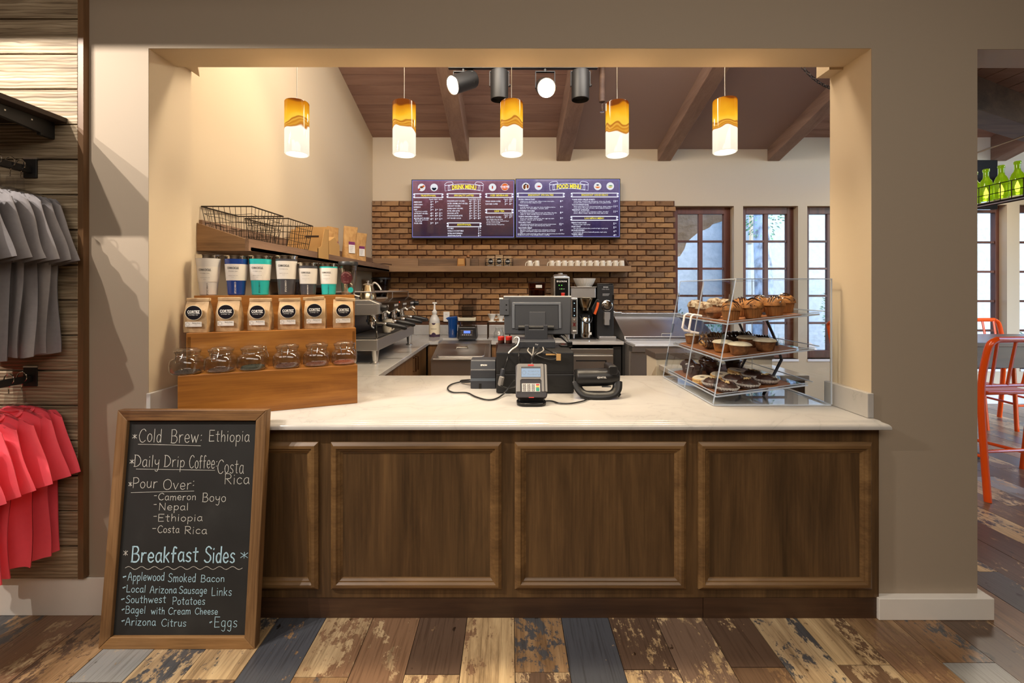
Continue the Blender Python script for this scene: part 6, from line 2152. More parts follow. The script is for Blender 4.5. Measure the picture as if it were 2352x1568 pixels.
for x, z in ((-0.030, 0.634), (0.0, 0.634), (0.0, 0.592)):
    m.disc((x, -0.007, z), 0.0055, 10)
m.ob('green_light', glow('green_led', S(120, 230, 90), 1.6), fp, recalc=False)
tp = MB().lathe([(0.014, 0), (0.016, 0.02), (0.010, 0.04), (0.012, 0.06)], 14, c=(0.012, -0.030, 0.437)).ob('tap', CHROME, t, smooth=True)
MB().tube([(0.012, -0.001, 0.465), (0.012, -0.034, 0.465)], 0.012, 10).ob('tap_stem', CHROME, tp, smooth=True)
MB().prism([(-0.008, 0.492), (0.030, 0.492), (0.034, 0.548), (-0.010, 0.548)], -0.036, -0.020, 'y').ob('tap_lever', RED_P, tp, bev=0.005)

# coffee brewer with funnel and thermal carafe
YBR = 5.10
x0b, x1b = at(1312, 0, YBR).x, at(1369, 0, YBR).x
t = thing('coffee_brewer', 'stainless coffee brewer with paper filters on its top', 'coffee maker', ((x0b + x1b) / 2 - 0.0, YBR, CT))
wb = (x1b - x0b) / 2
box('brewer_column', -wb, wb, 0.20, 0.42, 0.0, 0.60, BLACK_M, t, bev=0.006)
box('brewer_head', -wb, wb, 0.02, 0.42, 0.485, 0.608, STEEL_D, t, bev=0.006)
box('top_tray', -wb - 0.004, wb + 0.004, 0.0, 0.42, 0.609, 0.616, STEEL, t, bev=0.001)
box('base_plate', -wb + 0.0, wb + 0.004, 0.0, 0.42, 0.0, 0.012, BLACK, t)
ft = MB().prism([(-wb - 0.002, 0.065), (-wb + 0.072, 0.065), (-wb + 0.072, 0.485), (-wb - 0.002, 0.485)], -0.014, 0.03, 'y').ob('front_tower', STEEL, t, bev=0.004)
pb = box('button_panel', -wb + 0.010, -wb + 0.058, -0.018, -0.0135, 0.262, 0.468, BLACK_G, ft, bev=0.003)
for z in (0.425, 0.36, 0.335, 0.282):
    MB().disc((-wb + 0.034, -0.0186, z), 0.006, 10).ob('button_light', glow('pale_led', S(190, 220, 230), 1.3), ft, recalc=False)
MB().prism([(-wb + 0.016, 0.205), (-wb + 0.034, 0.192), (-wb + 0.052, 0.205), (-wb + 0.046, 0.178), (-wb + 0.052, 0.150), (-wb + 0.034, 0.160), (-wb + 0.016, 0.150), (-wb + 0.022, 0.178)], -0.0175, -0.0135, 'y').ob('maker_mark', pm('dark_red_print', S(92, 24, 20), .4), ft)
box('name_plate', -wb + 0.016, -wb + 0.056, -0.0165, -0.0135, 0.095, 0.110, WHITE_P, ft)
MB().tube([(-wb + 0.03, 0.0, 0.012), (-wb + 0.03, 0.0, 0.066)], [0.010, 0.014], 10).ob('water_tap', STEEL, t, smooth=True)
MB().tube([(-wb + 0.034, -0.014, 0.235), (-wb + 0.034, -0.04, 0.232), (-wb + 0.034, -0.045, 0.215)], 0.008, 8).ob('faucet', CHROME, t, smooth=True)
fx = 0.04
fu = MB().lathe([(0.100, 0.480), (0.100, 0.470), (0.068, 0.372), (0.050, 0.368), (0.046, 0.335)], 24, c=(fx, 0.10, 0)).ob('brew_funnel', pm('warm_brushed_steel', S(196, 180, 150), 0.2, 1.0), t, smooth=True)
MB().prism([(fx + 0.045, 0.36), (fx + 0.105, 0.47), (fx + 0.135, 0.47), (fx + 0.135, 0.44), (fx + 0.11, 0.32), (fx + 0.06, 0.30)], -0.03, -0.005, 'y').ob('funnel_handle', BLACK, fu, bev=0.006)
MB().tube(spline([(fx + 0.122, -0.036, 0.435), (fx + 0.116, -0.038, 0.395), (fx + 0.10, -0.038, 0.345), (fx + 0.082, -0.036, 0.298)], 5), 0.015, 10, flat=(1, .7)).ob('orange_grip', ORANGE_P, fu, smooth=True)
cf = thing('thermal_carafe', 'polished steel thermal carafe under the brewer', 'carafe', ((x0b + x1b) / 2 + fx, YBR + 0.10, CT + 0.0125))
MB().lathe([(0.070, 0), (0.074, 0.004), (0.074, 0.225), (0.066, 0.245)], 26).ob('carafe_body', CHROME, cf, smooth=True)
MB().lathe([(0.068, 0.245), (0.068, 0.268), (0.05, 0.280), (0.02, 0.286), (0, 0.286)], 24).ob('carafe_top', BLACK, cf, smooth=True)
MB().tube(spline([(-0.075, -0.04, 0.255), (-0.05, -0.082, 0.205), (0.0, -0.095, 0.180), (0.05, -0.082, 0.192), (0.072, -0.05, 0.245)], 6), 0.008, 8).ob('bail_handle', BLACK, cf, smooth=True)
m = MB().box(0.030, 0.058, -0.078, -0.066, 0.04, 0.068)
m.ob('sticker', WHITE_P, cf)
pf = thing('coffee_filters', 'stack of white fluted paper coffee filters on the brewer', 'coffee filters', ((x0b + x1b) / 2 + 0.035, YBR + 0.15, CT + 0.617))
m = MB()
nf = 96
rows = [(0.088, 0.0), (0.110, 0.045), (0.132, 0.098), (0.128, 0.100), (0.100, 0.05), (0.0, 0.03)]
m.lathe(rows, nf, jit=lambda a, k: 1 + (0.018 * (k in (1, 2, 3)) * (1 if int(a / (2 * PI) * nf + .5) % 2 else -1)))
m.ob('fluted_paper', pm('filter_paper', S(214, 208, 198), 0.8), pf)

gb = thing('display_grinder', 'tall black shop coffee grinder with round chrome dial', 'grinder', (at(1391, 770, 5.12).x, 5.08, CT))
wg = 0.098
m = MB().prism([(-wg, 0.0), (-wg, 0.625), (-wg + 0.01, 0.64), (wg - 0.01, 0.64), (wg, 0.625), (wg, 0.0)], 0.05, 0.40, 'y')
m.ob('grinder_body', BLACK_M, gb, bev=0.005)
box('hopper_cap', -wg + 0.004, wg - 0.004, 0.06, 0.38, 0.64, 0.655, BLACK_G, gb, bev=0.003)
box('foot_tray', -wg + 0.012, wg + 0.012, -0.02, 0.40, 0.0, 0.038, STEEL_D, gb, bev=0.005)
dl = MB().lathe([(0.064, 0), (0.064, 0.008), (0.060, 0.010), (0.0, 0.010)], 30, M=Matrix.Translation((0.018, 0.05, 0.395)) @ Matrix.Rotation(PI / 2, 4, 'X')).ob('dial_plate', CHROME, gb, smooth=True)
MB().prism([(0.018 + 0.057 * math.cos(PI + PI * i / 14), 0.395 + 0.057 * math.sin(PI + PI * i / 14)) for i in range(15)], 0.0385, 0.0405, 'y').ob('dark_half', BLACK, dl)
MB().lathe([(0.040, 0), (0.040, 0.012), (0.024, 0.014), (0.024, 0.030), (0.008, 0.032), (0.008, 0.04), (0, 0.04)], 24, M=Matrix.Translation((0.018, 0.040, 0.395)) @ Matrix.Rotation(PI / 2, 4, 'X')).ob('dial_knob', CHROME, dl, smooth=True)
m = MB().prism([(-0.022, 0.32), (0.046, 0.32), (0.044, 0.24), (0.036, 0.228), (0.036, 0.168), (-0.020, 0.168), (-0.020, 0.228), (-0.024, 0.24)], -0.004, 0.05, 'y')
m.ob('grind_chute', GREY_M, gb, bev=0.005)
m = MB()
texts(m, [('BUNN', 0.004, 0.612, 0.018, 'C', {'bold': 0.05, 'width': 0.055}), ('Coffee Grinder', 0.0, 0.588, 0.020, 'C', {'shear': 0.5, 'width': 0.090})], None, 0.049)
for k in range(3):
    m.box(-0.034, 0.05 - 0.006 * k, 0.0488, 0.049, 0.532 - k * 0.010, 0.535 - k * 0.010)
m.ob('lettering', GREY_L, gb, recalc=False)
box('switch', wg - 0.016, wg + 0.003, 0.044, 0.056, 0.46, 0.52, BLACK_G, gb)
t = thing('steel_scoop', 'short steel scoop handle beside the shop grinder', 'scoop', (at(1419, 700, 5.35).x, 5.40, 1.193))
box('scoop_handle', -0.03, 0.06, -0.01, 0.02, 0.0, 0.018, STEEL, t, bev=0.004)
MB().box(-0.09, -0.03, -0.03, 0.04, 0.0, 0.03).ob('scoop_bowl', STEEL, t, bev=0.006)

# ------------------------------------------------------------------ acrylic pastry case
KX0, KX1, KY0, KY1 = 1.026, 1.617, 2.187, 2.905
KZ = 1.547
TX = 1.140                # where the sloping front meets the top
pc = thing('pastry_case', 'clear acrylic pastry case with sloping front and three trays', 'display case', (0, 0, CT))
H = KZ - CT


def slab4(pts, th, name, mat, edge=True):
    """Thin acrylic sheet as one solid; the rim faces take the bright edge material."""
    a, b, c, d = [Vector(p) for p in pts]
    n = (b - a).cross(d - a).normalized() * th
    m = MB()
    v = [a, b, c, d, a + n, b + n, c + n, d + n]
    m.mi = 0
    m.add(v, [(0, 1, 2, 3)])
    m.mi = 1
    m.add(v, [(0, 4, 5, 1), (1, 5, 6, 2), (2, 6, 7, 3), (3, 7, 4, 0)])
    return m.ob(name, [mat, ACRYL_E], pc, recalc=False)


zb = 0.010
for y, nm in ((KY0, 'end_panel'), (KY1 - 0.006, 'end_panel')):
    slab4([(KX0, y, zb), (KX1, y, zb), (KX1, y, H), (TX, y, H)], -0.005, nm, ACRYL)
slab4([(KX1, KY0, zb), (KX1, KY1, zb), (KX1, KY1, H), (KX1, KY0, H)], 0.005, 'back_panel', ACRYL)
slab4([(KX0, KY0, 0.003), (KX1, KY0, 0.003), (KX1, KY1, 0.003), (KX0, KY1, 0.003)], 0.006, 'base_panel', ACRYL)
slab4([(TX, KY0, H - .004), (KX1, KY0, H - .004), (KX1, KY1, H - .004), (TX, KY1, H - .004)], 0.004, 'top_panel', ACRYL)
for y0, y1 in ((KY0 + 0.004, (KY0 + KY1) / 2 - 0.003), ((KY0 + KY1) / 2 + 0.003, KY1 - 0.008)):
    d = slab4([(KX0, y1, zb + .004), (KX0, y0, zb + .004), (TX - .002, y0, H - .010), (TX - .002, y1, H - .010)], 0.004, 'door', ACRYL)
    yh = y1 - 0.045 if y0 < 2.4 else y0 + 0.045
    zc = 0.385
    xc = KX0 + (TX - KX0) * zc / H
    HM = Matrix.Translation((xc, yh, zc)) @ Matrix.Rotation(math.atan2(TX - KX0, H), 4, 'Y')
    m = MB().tube([tuple(HM @ Vector(q)) for q in ((0, 0, 0.050), (-0.045, 0, 0.050), (-0.058, 0, 0.038), (-0.058, 0, -0.038), (-0.045, 0, -0.050), (0, 0, -0.050))], 0.0065, 8)
    m.ob('handle', pm('white_acrylic', S(232, 226, 226), 0.2, coat=0.3), d, smooth=True)
for y in (KY0 + 0.018, KY1 - 0.022):
    for z0, z1 in ((0.30, 0.36), (H - 0.15, H - 0.08), (0.08, 0.17)):
        xa, xb2 = KX0 + (TX - KX0) * z0 / H, KX0 + (TX - KX0) * z1 / H
        MB().tube([(xa - .004, y, z0), (xb2 - .004, y, z1)], 0.008, 6).ob('hinge_strip', ACRYL_R, pc)
for y in (2.40, 2.72):
    MB().tube([(1.40, y, 0.005), (1.50, y, 0.20), (1.47, y, 0.30), (1.40, y, 0.46)], 0.012, 6, flat=(1, .5)).ob('tray_strut', pm('dark_grey_strut', S(84, 90, 104), 0.25), pc)

TRAYS = [(1.108, 1.604, 1.318, 1.371), (1.084, 1.578, 1.133, 1.193), (1.052, 1.545, 0.950, 1.012)]
TRW = wood('brown_tray_board', S(118, 70, 42), S(142, 90, 56), S(160, 106, 68), 'y', 1.0, 0.5, 0.3)
tray_z = []
for k, (x0, x1, z0, z1) in enumerate(TRAYS):
    nm = ('top', 'middle', 'bottom')[k]
    t = thing('pastry_tray', 'clear tray with brown board, %s of the three in the pastry case' % nm, 'tray', (x0, 0, z0), 0, 'trays in the pastry case')
    a = -math.atan2(z1 - z0, x1 - x0)
    TM = Matrix.Rotation(a, 4, 'Y')
    L = math.hypot(x1 - x0, z1 - z0)
    ya, yb = 2.212, 2.880
    m = MB()
    m.box(0, L - 0.03, ya, yb, -0.006, -0.001, TM)
    tb = m.ob('tray_sheet', ACRYL, t)
    m = MB()
    for q in ((0, L - 0.03, ya - 0.003, ya + 0.001), (0, L - 0.03, yb - 0.001, yb + 0.003)):
        m.box(q[0], q[1], q[2], q[3], -0.006, 0.0015, TM)
        m.box(q[0], q[1], q[2], q[3], 0.008, 0.0105, TM)
    m.box(-0.003, 0.001, ya, yb, -0.006, 0.0, TM)
    m.box(-0.003, 0.001, ya, yb, 0.012, 0.0145, TM)
    m.box(L - 0.003, L, ya, yb, 0.009, 0.013, TM)
    m.ob('tray_rim', ACRYL_E, t)['kind'] = 'stuff'
    m = MB()
    for q in ((0, L - 0.03, ya - 0.001, ya), (0, L - 0.03, yb, yb + 0.001)):
        m.box(q[0], q[1], q[2], q[3], 0.0015, 0.008, TM)
    m.add([TM @ Vector(q) for q in ((L - 0.03, ya, 0.0), (L - 0.03, yb, 0.0), (L, yb, 0.012), (L, ya, 0.012))], [(0, 1, 2, 3)])
    m.ob('tray_lip', ACRYL, t)['kind'] = 'stuff'
    m = MB()
    m.prism([(p[0] + L * .43, p[1] + (ya + yb) / 2) for p in rrect(L * .80, (yb - ya) * .93, 0.04)], -0.001, 0.003, 'z', TM)
    m.ob('board', TRW, t)
    m = MB().prism([(p[0] + L * .78, p[1] + ya + 0.34) for p in rrect(0.030, 0.10, 0.0149)], 0.0029, 0.0033, 'z', TM)
    m.ob('hand_slot', pm('dark_slot', S(50, 34, 20), 0.9), t)
    slope = (z1 - z0) / (x1 - x0)
    tray_z.append(lambda x, x0=x0, z0=z0, s=slope: z0 + s * (x - x0) + 0.0036)


def on_tray(k, x, y, r=0.03):
    return (x, y, tray_z[k](x))


# --- muffins
SUGAR = mottled('sugar_dusted_crust', [(0.38, S(100, 66, 38)), (0.50, S(170, 148, 120)), (0.7, S(204, 190, 166))], 46, 0.9, 0.9, 0.008)
CRUST = mottled('golden_muffin_crust', [(0.3, S(96, 58, 24)), (0.5, S(154, 98, 42)), (0.75, S(184, 128, 64))], 34, 0.7, 0.8, 0.008)
CAKE = mottled('brown_muffin_side', [(0.3, S(84, 50, 26)), (0.55, S(128, 82, 44)), (0.8, S(156, 106, 60))], 40, 0.8, 0.7, 0.006)
CUPP = pm('golden_paper_cup', S(144, 92, 42), 0.75, var=0.12, vscale=20)
CHOC = mottled('dark_chocolate_cake', [(0.3, S(38, 20, 14)), (0.6, S(66, 36, 26)), (0.85, S(92, 54, 38))], 40, 0.55, 0.8, 0.006, coat=0.15)
CHOC_G = pm('chocolate_glaze', S(46, 26, 20), 0.18, coat=0.6)
ICING = mottled('cream_icing', [(0.3, S(208, 194, 164)), (0.7, S(232, 222, 198))], 30, 0.5, 0.4, 0.004)
COOK = mottled('shortbread', [(0.3, S(196, 152, 90)), (0.7, S(220, 182, 120))], 40, 0.8, 0.4, 0.003)
COOKI = mottled('pale_icing', [(0.3, S(214, 200, 172)), (0.7, S(234, 224, 204))], 20, 0.6, 0.3, 0.002)
WPAPER = pm('white_baking_paper', S(212, 204, 196), 0.8)
NUTS = pm('pale_chopped_nuts', S(214, 186, 134), 0.7)


def dome(r, z0, hh, seed, bump=0.10, n=22, rows=8, over=1.0):
    rs = random.Random(seed)
    o = Vector((rs.uniform(0, 99), rs.uniform(0, 99), 0))
    m = MB()
    vs, fs = [], []
    for k in range(rows + 1):
        t = k / rows * PI / 2
        for i in range(n):
            a = 2 * PI * i / n
            q = r * over * math.cos(t) ** 0.7
            z = z0 + hh * math.sin(t)
            nz = 1 + bump * mnoise.noise(Vector((math.cos(a) * 2.2, math.sin(a) * 2.2, k * .35)) + o) + bump * .5 * mnoise.noise(Vector((math.cos(a) * 6, math.sin(a) * 6, k * .9)) + o)
            vs.append((q * nz * math.cos(a), q * nz * math.sin(a), z0 + (z - z0) * nz))
    for k in range(rows):
        for i in range(n):
            j = (i + 1) % n
            fs.append((k * n + i, k * n + j, (k + 1) * n + j, (k + 1) * n + i))
    fs.append(tuple(range(n - 1, -1, -1)))
    fs.append(tuple(rows * n + i for i in range(n)))
    return m.add(vs, fs)


def fluted(mb, rows, n=40, amp=0.04):
    return mb.lathe(rows, n, jit=lambda a, k: 1 + amp * (1 if int(a / (2 * PI) * n + .5) % 2 else -1) * (k > 0))


def muffin(k, x, y, lab, grp, cup, top, r=0.043, h=0.052, dh=0.042, seed=0, pleat=True, drizzle=False, bump=.12):
    t = thing('muffin', lab, 'muffin', on_tray(k, x, y), seed * 0.7, grp)
    m = MB()
    if pleat:
        fluted(m, [(r * .74, 0), (r * .78, 0.004), (r * .98, h)], 40, 0.028)
    else:
        m.lathe([(r * .72, 0), (r * .80, 0.006), (r * .98, h)], 24, jit=lambda a, q: 1 + .05 * math.sin(3 * a + seed) * (q > 0))
    m.ob('muffin_base', cup, t, smooth=not pleat)
    dome(r, h - 0.004, dh, seed, bump, over=1.1).ob('muffin_top', top, t, smooth=True)
    if drizzle:
        rs = random.Random(seed)
        m = MB()
        for s in range(7):
            u = -0.85 + 1.7 * s / 6
            a0 = rs.uniform(-.3, .3)
            pts = []
            for q in range(9):
                v = -1 + 2 * q / 8
                xx, yy = u * r * 1.0 + a0 * .01 * v, v * r * 1.0 * math.sqrt(max(0.04, 1 - u * u * .9))
                rad = min(1, math.hypot(xx, yy) / (r * 1.1))
                pts.append((xx, yy, h + dh * math.cos(rad * PI / 2) ** .8 * 1.06 + 0.003))
            m.tube(pts, 0.0030, 5)
        for s in range(26):
            a, q = rs.uniform(0, 6.28), math.sqrt(rs.random()) * .95
            zz = h + dh * math.cos(q * PI / 2) ** .8 + .004
            m.lathe([(0.003, -.002), (0.004, 0.0), (0.0, .003)], 5, c=(q * r * 1.05 * math.cos(a), q * r * 1.05 * math.sin(a), zz))
        o = m.ob('chocolate_drizzle', CHOC_G, t, smooth=True)
        o['kind'] = 'stuff'
    return t


g1 = 'sugar dusted muffins on the top tray'
muffin(0, 1.172, 2.745, 'sugar dusted muffin in the back corner by the tray edge', g1, CAKE, SUGAR, seed=1, pleat=False, h=.058)
muffin(0, 1.165, 2.610, 'sugar dusted muffin in front of the corner one', g1, CAKE, SUGAR, seed=2, pleat=False, r=.046)
muffin(0, 1.290, 2.735, 'sugar dusted muffin behind the row against the far end', g1, CAKE, SUGAR, seed=3, pleat=False, h=.060)
muffin(0, 1.285, 2.600, 'sugar dusted muffin in the middle of the top tray', g1, CAKE, SUGAR, seed=4, pleat=False, h=.056)
muffin(0, 1.160, 2.470, 'plain brown muffin beside the drizzled ones', 'plain muffin', CAKE, CAKE, seed=5, pleat=False, h=.038, dh=.03)
g2 = 'chocolate drizzled muffins on the top tray'
for i, (x, y, lab) in enumerate(((1.170, 2.300, 'drizzled muffin in a golden cup at the sloping front corner'), (1.283, 2.295, 'drizzled muffin in a golden cup, middle of the front row'), (1.400, 2.300, 'drizzled muffin in a golden cup, wall end of the front row'), (1.300, 2.440, 'drizzled muffin behind the gap of the front row'), (1.405, 2.440, 'drizzled muffin in the second row, tallest behind the front row'), (1.505, 2.380, 'drizzled muffin at the wall side end of the top tray'))):
    muffin(0, x, y, lab, g2, CUPP, CRUST, r=.046, h=.058, dh=.044, seed=10 + i, drizzle=True)
# --- middle tray: eclair-like pastries and iced muffins
g3 = 'chocolate striped pastries on the middle tray'
STRIPE = mottled('chocolate_striped_pastry', [(0.40, S(48, 28, 20)), (0.50, S(62, 36, 24)), (0.55, S(186, 138, 76)), (0.8, S(206, 160, 96))], 10, 0.4, 0.5, 0.006, k=(4.5, .6, .6), coat=.2, distortion=.8)
DARKP = mottled('dark_frosted_pastry', [(0.35, S(34, 26, 28)), (0.6, S(62, 46, 42)), (0.8, S(110, 80, 56))], 26, 0.35, 0.9, 0.008, coat=.2)


def pastry(x0, x1, y, lab, mat, seed, r=0.034, rot=0.0, zup=0.0):
    ln = (x1 - x0)
    t = thing('filled_pastry', lab, 'pastry', (x0 + ln / 2, y, tray_z[1](x0 + ln / 2) + zup), rot, g3)
    rs = random.Random(seed)
    n = 14
    pts, rad = [], []
    for i in range(n + 1):
        u = i / n
        pts.append(((u - .5) * ln, 0.004 * math.sin(9 * u + seed), r * .80 + 0.002 * math.sin(17 * u)))
        rad.append(max(.004, r * (math.sin(PI * min(max(u, .02), .98)) ** .35) * (1 + .09 * math.sin(26 * u + seed))))
    m = MB().tube(pts, rad, 16, flat=(1.1, .82))
    m.ob('pastry_body', mat, t, smooth=True)
    if mat is STRIPE or mat is DARKP:
        m = MB()
        for i in range(7):
            u = (i + .5) / 7
            m.tube([((u - .5) * ln + .008 * math.sin(a * 2), r * 1.12 * math.cos(a), r * .80 + r * .86 * math.sin(a)) for a in [PI * (.06 + .88 * q / 8) for q in range(9)]], 0.0045, 6)
        m.ob('chocolate_glaze', CHOC_G, t, smooth=True)['kind'] = 'stuff'
    return t


pastry(1.115, 1.245, 2.545, 'chocolate striped pastry lying closest to the case doors', STRIPE, 1, .036, 0.15)
pastry(1.205, 1.365, 2.735, 'chocolate striped pastry in the back of the middle tray', STRIPE, 2, .038, -0.1)
pastry(1.285, 1.455, 2.620, 'dark frosted long pastry across the middle tray', DARKP, 3, .040, 0.05)
pastry(1.410, 1.510, 2.540, 'small dark frosted pastry by the hand slot', DARKP, 4, .026, -0.1)
muffin(1, 1.172, 2.790, 'flat topped brown muffin behind the case handles', 'iced muffin at the doors', CAKE, SUGAR, r=.044, h=.055, dh=.012, seed=30, pleat=False)
g4 = 'white iced muffins on the middle tray'
for i, (x, y, lab) in enumerate(((1.207, 2.282, 'white iced muffin at the front edge of the middle tray'), (1.180, 2.405, 'white iced muffin next to the striped pastry'), (1.338, 2.445, 'white iced muffin behind, half hidden by the front ones'), (1.352, 2.305, 'white iced muffin largest, at the wall side of the middle tray'))):
    muffin(1, x, y, lab, g4, CAKE if i != 1 else CRUST, ICING, r=.051, h=.054, dh=.017, seed=40 + i, pleat=False, bump=.06)
# --- bottom tray
g5 = 'chocolate muffins on the bottom tray'
for i, (x, y, lab) in enumerate(((1.140, 2.765, 'glazed chocolate muffin in the back corner by the doors'), (1.125, 2.640, 'glazed chocolate muffin closest to the shop counter tills'), (1.262, 2.780, 'glazed chocolate muffin against the far end panel'), (1.242, 2.660, 'glazed chocolate muffin in the centre of the dark group'), (1.385, 2.700, 'glazed chocolate muffin behind the iced ring cookies'))):
    muffin(2, x, y, lab, g5, CHOC, CHOC_G, r=.046, h=.050, dh=.034, seed=50 + i, pleat=False, bump=.22)
g6 = 'iced ring cookies on the bottom tray'


def cookie(x, y, lab, seed):
    t = thing('sandwich_cookie', lab, 'cookie', on_tray(2, x, y), seed, g6)
    t.rotation_euler = (0, -0.12, seed)
    n = 44
    sc = lambda a, k: 1 + .022 * math.cos(22 * a)
    for z0 in (0.0, 0.0135):
        MB().lathe([(0.052, z0), (0.0545, z0 + .002), (0.0545, z0 + .009), (0.052, z0 + .011)], 88, jit=sc).ob('biscuit', COOK, t)
    m = MB()
    m.lathe([(0.013, 0.0249), (0.0135, 0.0266), (0.050, 0.0266), (0.052, 0.0249)], 40, close=False)
    m.ob('icing', COOKI, t, smooth=True)
    MB().disc((0, 0, 0.0252), 0.0135, 18, axis='z').ob('jam_centre', pm('dark_jam', S(70, 42, 30), 0.3), t, recalc=False)
    MB().lathe([(0.050, 0.0105), (0.050, 0.014)], 24).ob('filling', pm('jam_filling', S(150, 96, 60), .5), t)


cookie(1.115, 2.510, 'iced ring cookie nearest the case doors', 0.2)
cookie(1.228, 2.530, 'iced ring cookie in the middle of its row of three', 1.1)
cookie(1.350, 2.575, 'iced ring cookie towards the wall, behind the tarts', 2.3)
g7 = 'chocolate tarts in white paper on the bottom tray'
for i, (x, y, lab) in enumerate(((1.116, 2.385, 'chocolate tart in white paper beside the door side cookie'), (1.132, 2.268, 'chocolate tart in white paper at the front corner of the tray'), (1.240, 2.405, 'chocolate tart in white paper, middle of the second row'), (1.248, 2.283, 'chocolate tart in white paper, middle of the front row'), (1.365, 2.440, 'chocolate tart in white paper, wall end of the second row'), (1.368, 2.318, 'chocolate tart in white paper, wall end of the front row'))):
    t = thing('chocolate_tart', lab, 'tart', on_tray(2, x, y), i * 1.3, g7)
    m = MB()
    n = 48
    m.lathe([(0.044, 0.0005), (0.045, 0.002), (0.058, 0.020), (0.0605, 0.026), (0.057, 0.0205), (0.044, 0.004)], n, jit=lambda a, k: 1 + .035 * (1 if int(a / (2 * PI) * n + .5) % 2 else -1) * (k in (2, 3, 4)), close=False)
    m.ob('paper_case', WPAPER, t)
    dome(0.052, 0.004, 0.044, 70 + i, .09, over=1.02).ob('tart_body', CHOC, t, smooth=True)
    rs = random.Random(90 + i)
    m = MB()
    for s in range(26):
        a, q = rs.uniform(0, 6.28), rs.random() * .026
        m.lathe([(0.003, -.002), (0.004, 0), (0, .003)], 5, c=(q * 1.4 * math.cos(a), q * .6 * math.sin(a), 0.0485))
    m.ob('nut_crumbs', NUTS, t)['kind'] = 'stuff'

# ------------------------------------------------------------------ pendants
def pendant_mat():
    """Art-glass shade lit from within: amber above, swirled band, white below."""
    m = bpy.data.materials.new('amber_and_white_art_glass')
    m.use_nodes = True
    nt = m.node_tree
    nt.nodes.clear()
    L = nt.links.new
    o = nt.nodes.new('ShaderNodeOutputMaterial')
    tc = nt.nodes.new('ShaderNodeTexCoord')
    oi = nt.nodes.new('ShaderNodeObjectInfo')
    sep = nt.nodes.new('ShaderNodeSeparateXYZ')
    L(tc.outputs['Object'], sep.inputs[0])
    ad = nt.nodes.new('ShaderNodeVectorMath')
    ml = nt.nodes.new('ShaderNodeMath')
    ml.operation = 'MULTIPLY'
    ml.inputs[1].default_value = 19.0
    L(oi.outputs['Random'], ml.inputs[0])
    cb_ = nt.nodes.new('ShaderNodeCombineXYZ')
    L(ml.outputs[0], cb_.inputs[0])
    L(tc.outputs['Object'], ad.inputs[0])
    L(cb_.outputs[0], ad.inputs[1])
    n = nt.nodes.new('ShaderNodeTexNoise')
    n.inputs['Scale'].default_value = 11
    n.inputs['Detail'].default_value = 1
    L(ad.outputs[0], n.inputs['Vector'])
    s = nt.nodes.new('ShaderNodeMath')
    s.operation = 'MULTIPLY_ADD'
    s.inputs[1].default_value = 0.10
    L(n.outputs['Fac'], s.inputs[0])
    L(sep.outputs['Z'], s.inputs[2])        # warped height
    k = 1 / 0.320
    mp = nt.nodes.new('ShaderNodeMath')
    mp.operation = 'MULTIPLY'
    mp.inputs[1].default_value = k
    L(s.outputs[0], mp.inputs[0])
    W_ = (1.0, 0.90, 0.70, 1)
    r = ramp(nt, [(0.0, W_), (0.535, W_), (0.550, (0.62, 0.20, 0.02, 1)), (0.575, (1.0, 0.46, 0.05, 1)), (0.60, (0.72, 0.26, 0.02, 1)), (0.625, (1.0, 0.5, 0.06, 1)), (0.655, (0.50, 0.13, 0.01, 1)), (0.675, (1.0, 0.62, 0.06, 1)), (0.76, (1.0, 0.50, 0.02, 1)), (0.95, (0.86, 0.28, 0.005, 1)), (0.985, (0.30, 0.06, 0.005, 1))])
    L(mp.outputs[0], r.inputs[0])
    st = ramp(nt, [(0.0, (.72, .72, .72, 1)), (0.50, (.95, .95, .95, 1)), (0.53, (1, 1, 1, 1)), (0.56, (.62, .62, .62, 1)), (0.72, (.85, .85, .85, 1)), (1.0, (.55, .55, .55, 1))])
    L(mp.outputs[0], st.inputs[0])
    ms = nt.nodes.new('ShaderNodeMath')
    ms.operation = 'MULTIPLY'
    ms.inputs[1].default_value = 1.35
    L(st.outputs[0], ms.inputs[0])
    e = nt.nodes.new('ShaderNodeEmission')
    L(r.outputs[0], e.inputs[0])
    L(ms.outputs[0], e.inputs[1])
    g = nt.nodes.new('ShaderNodeBsdfGlossy')
    g.inputs['Roughness'].default_value = 0.05
    mx = nt.nodes.new('ShaderNodeMixShader')
    mx.inputs[0].default_value = 0.06
    L(e.outputs[0], mx.inputs[1])
    L(g.outputs[0], mx.inputs[2])
    L(mx.outputs[0], o.inputs[0])
    return m


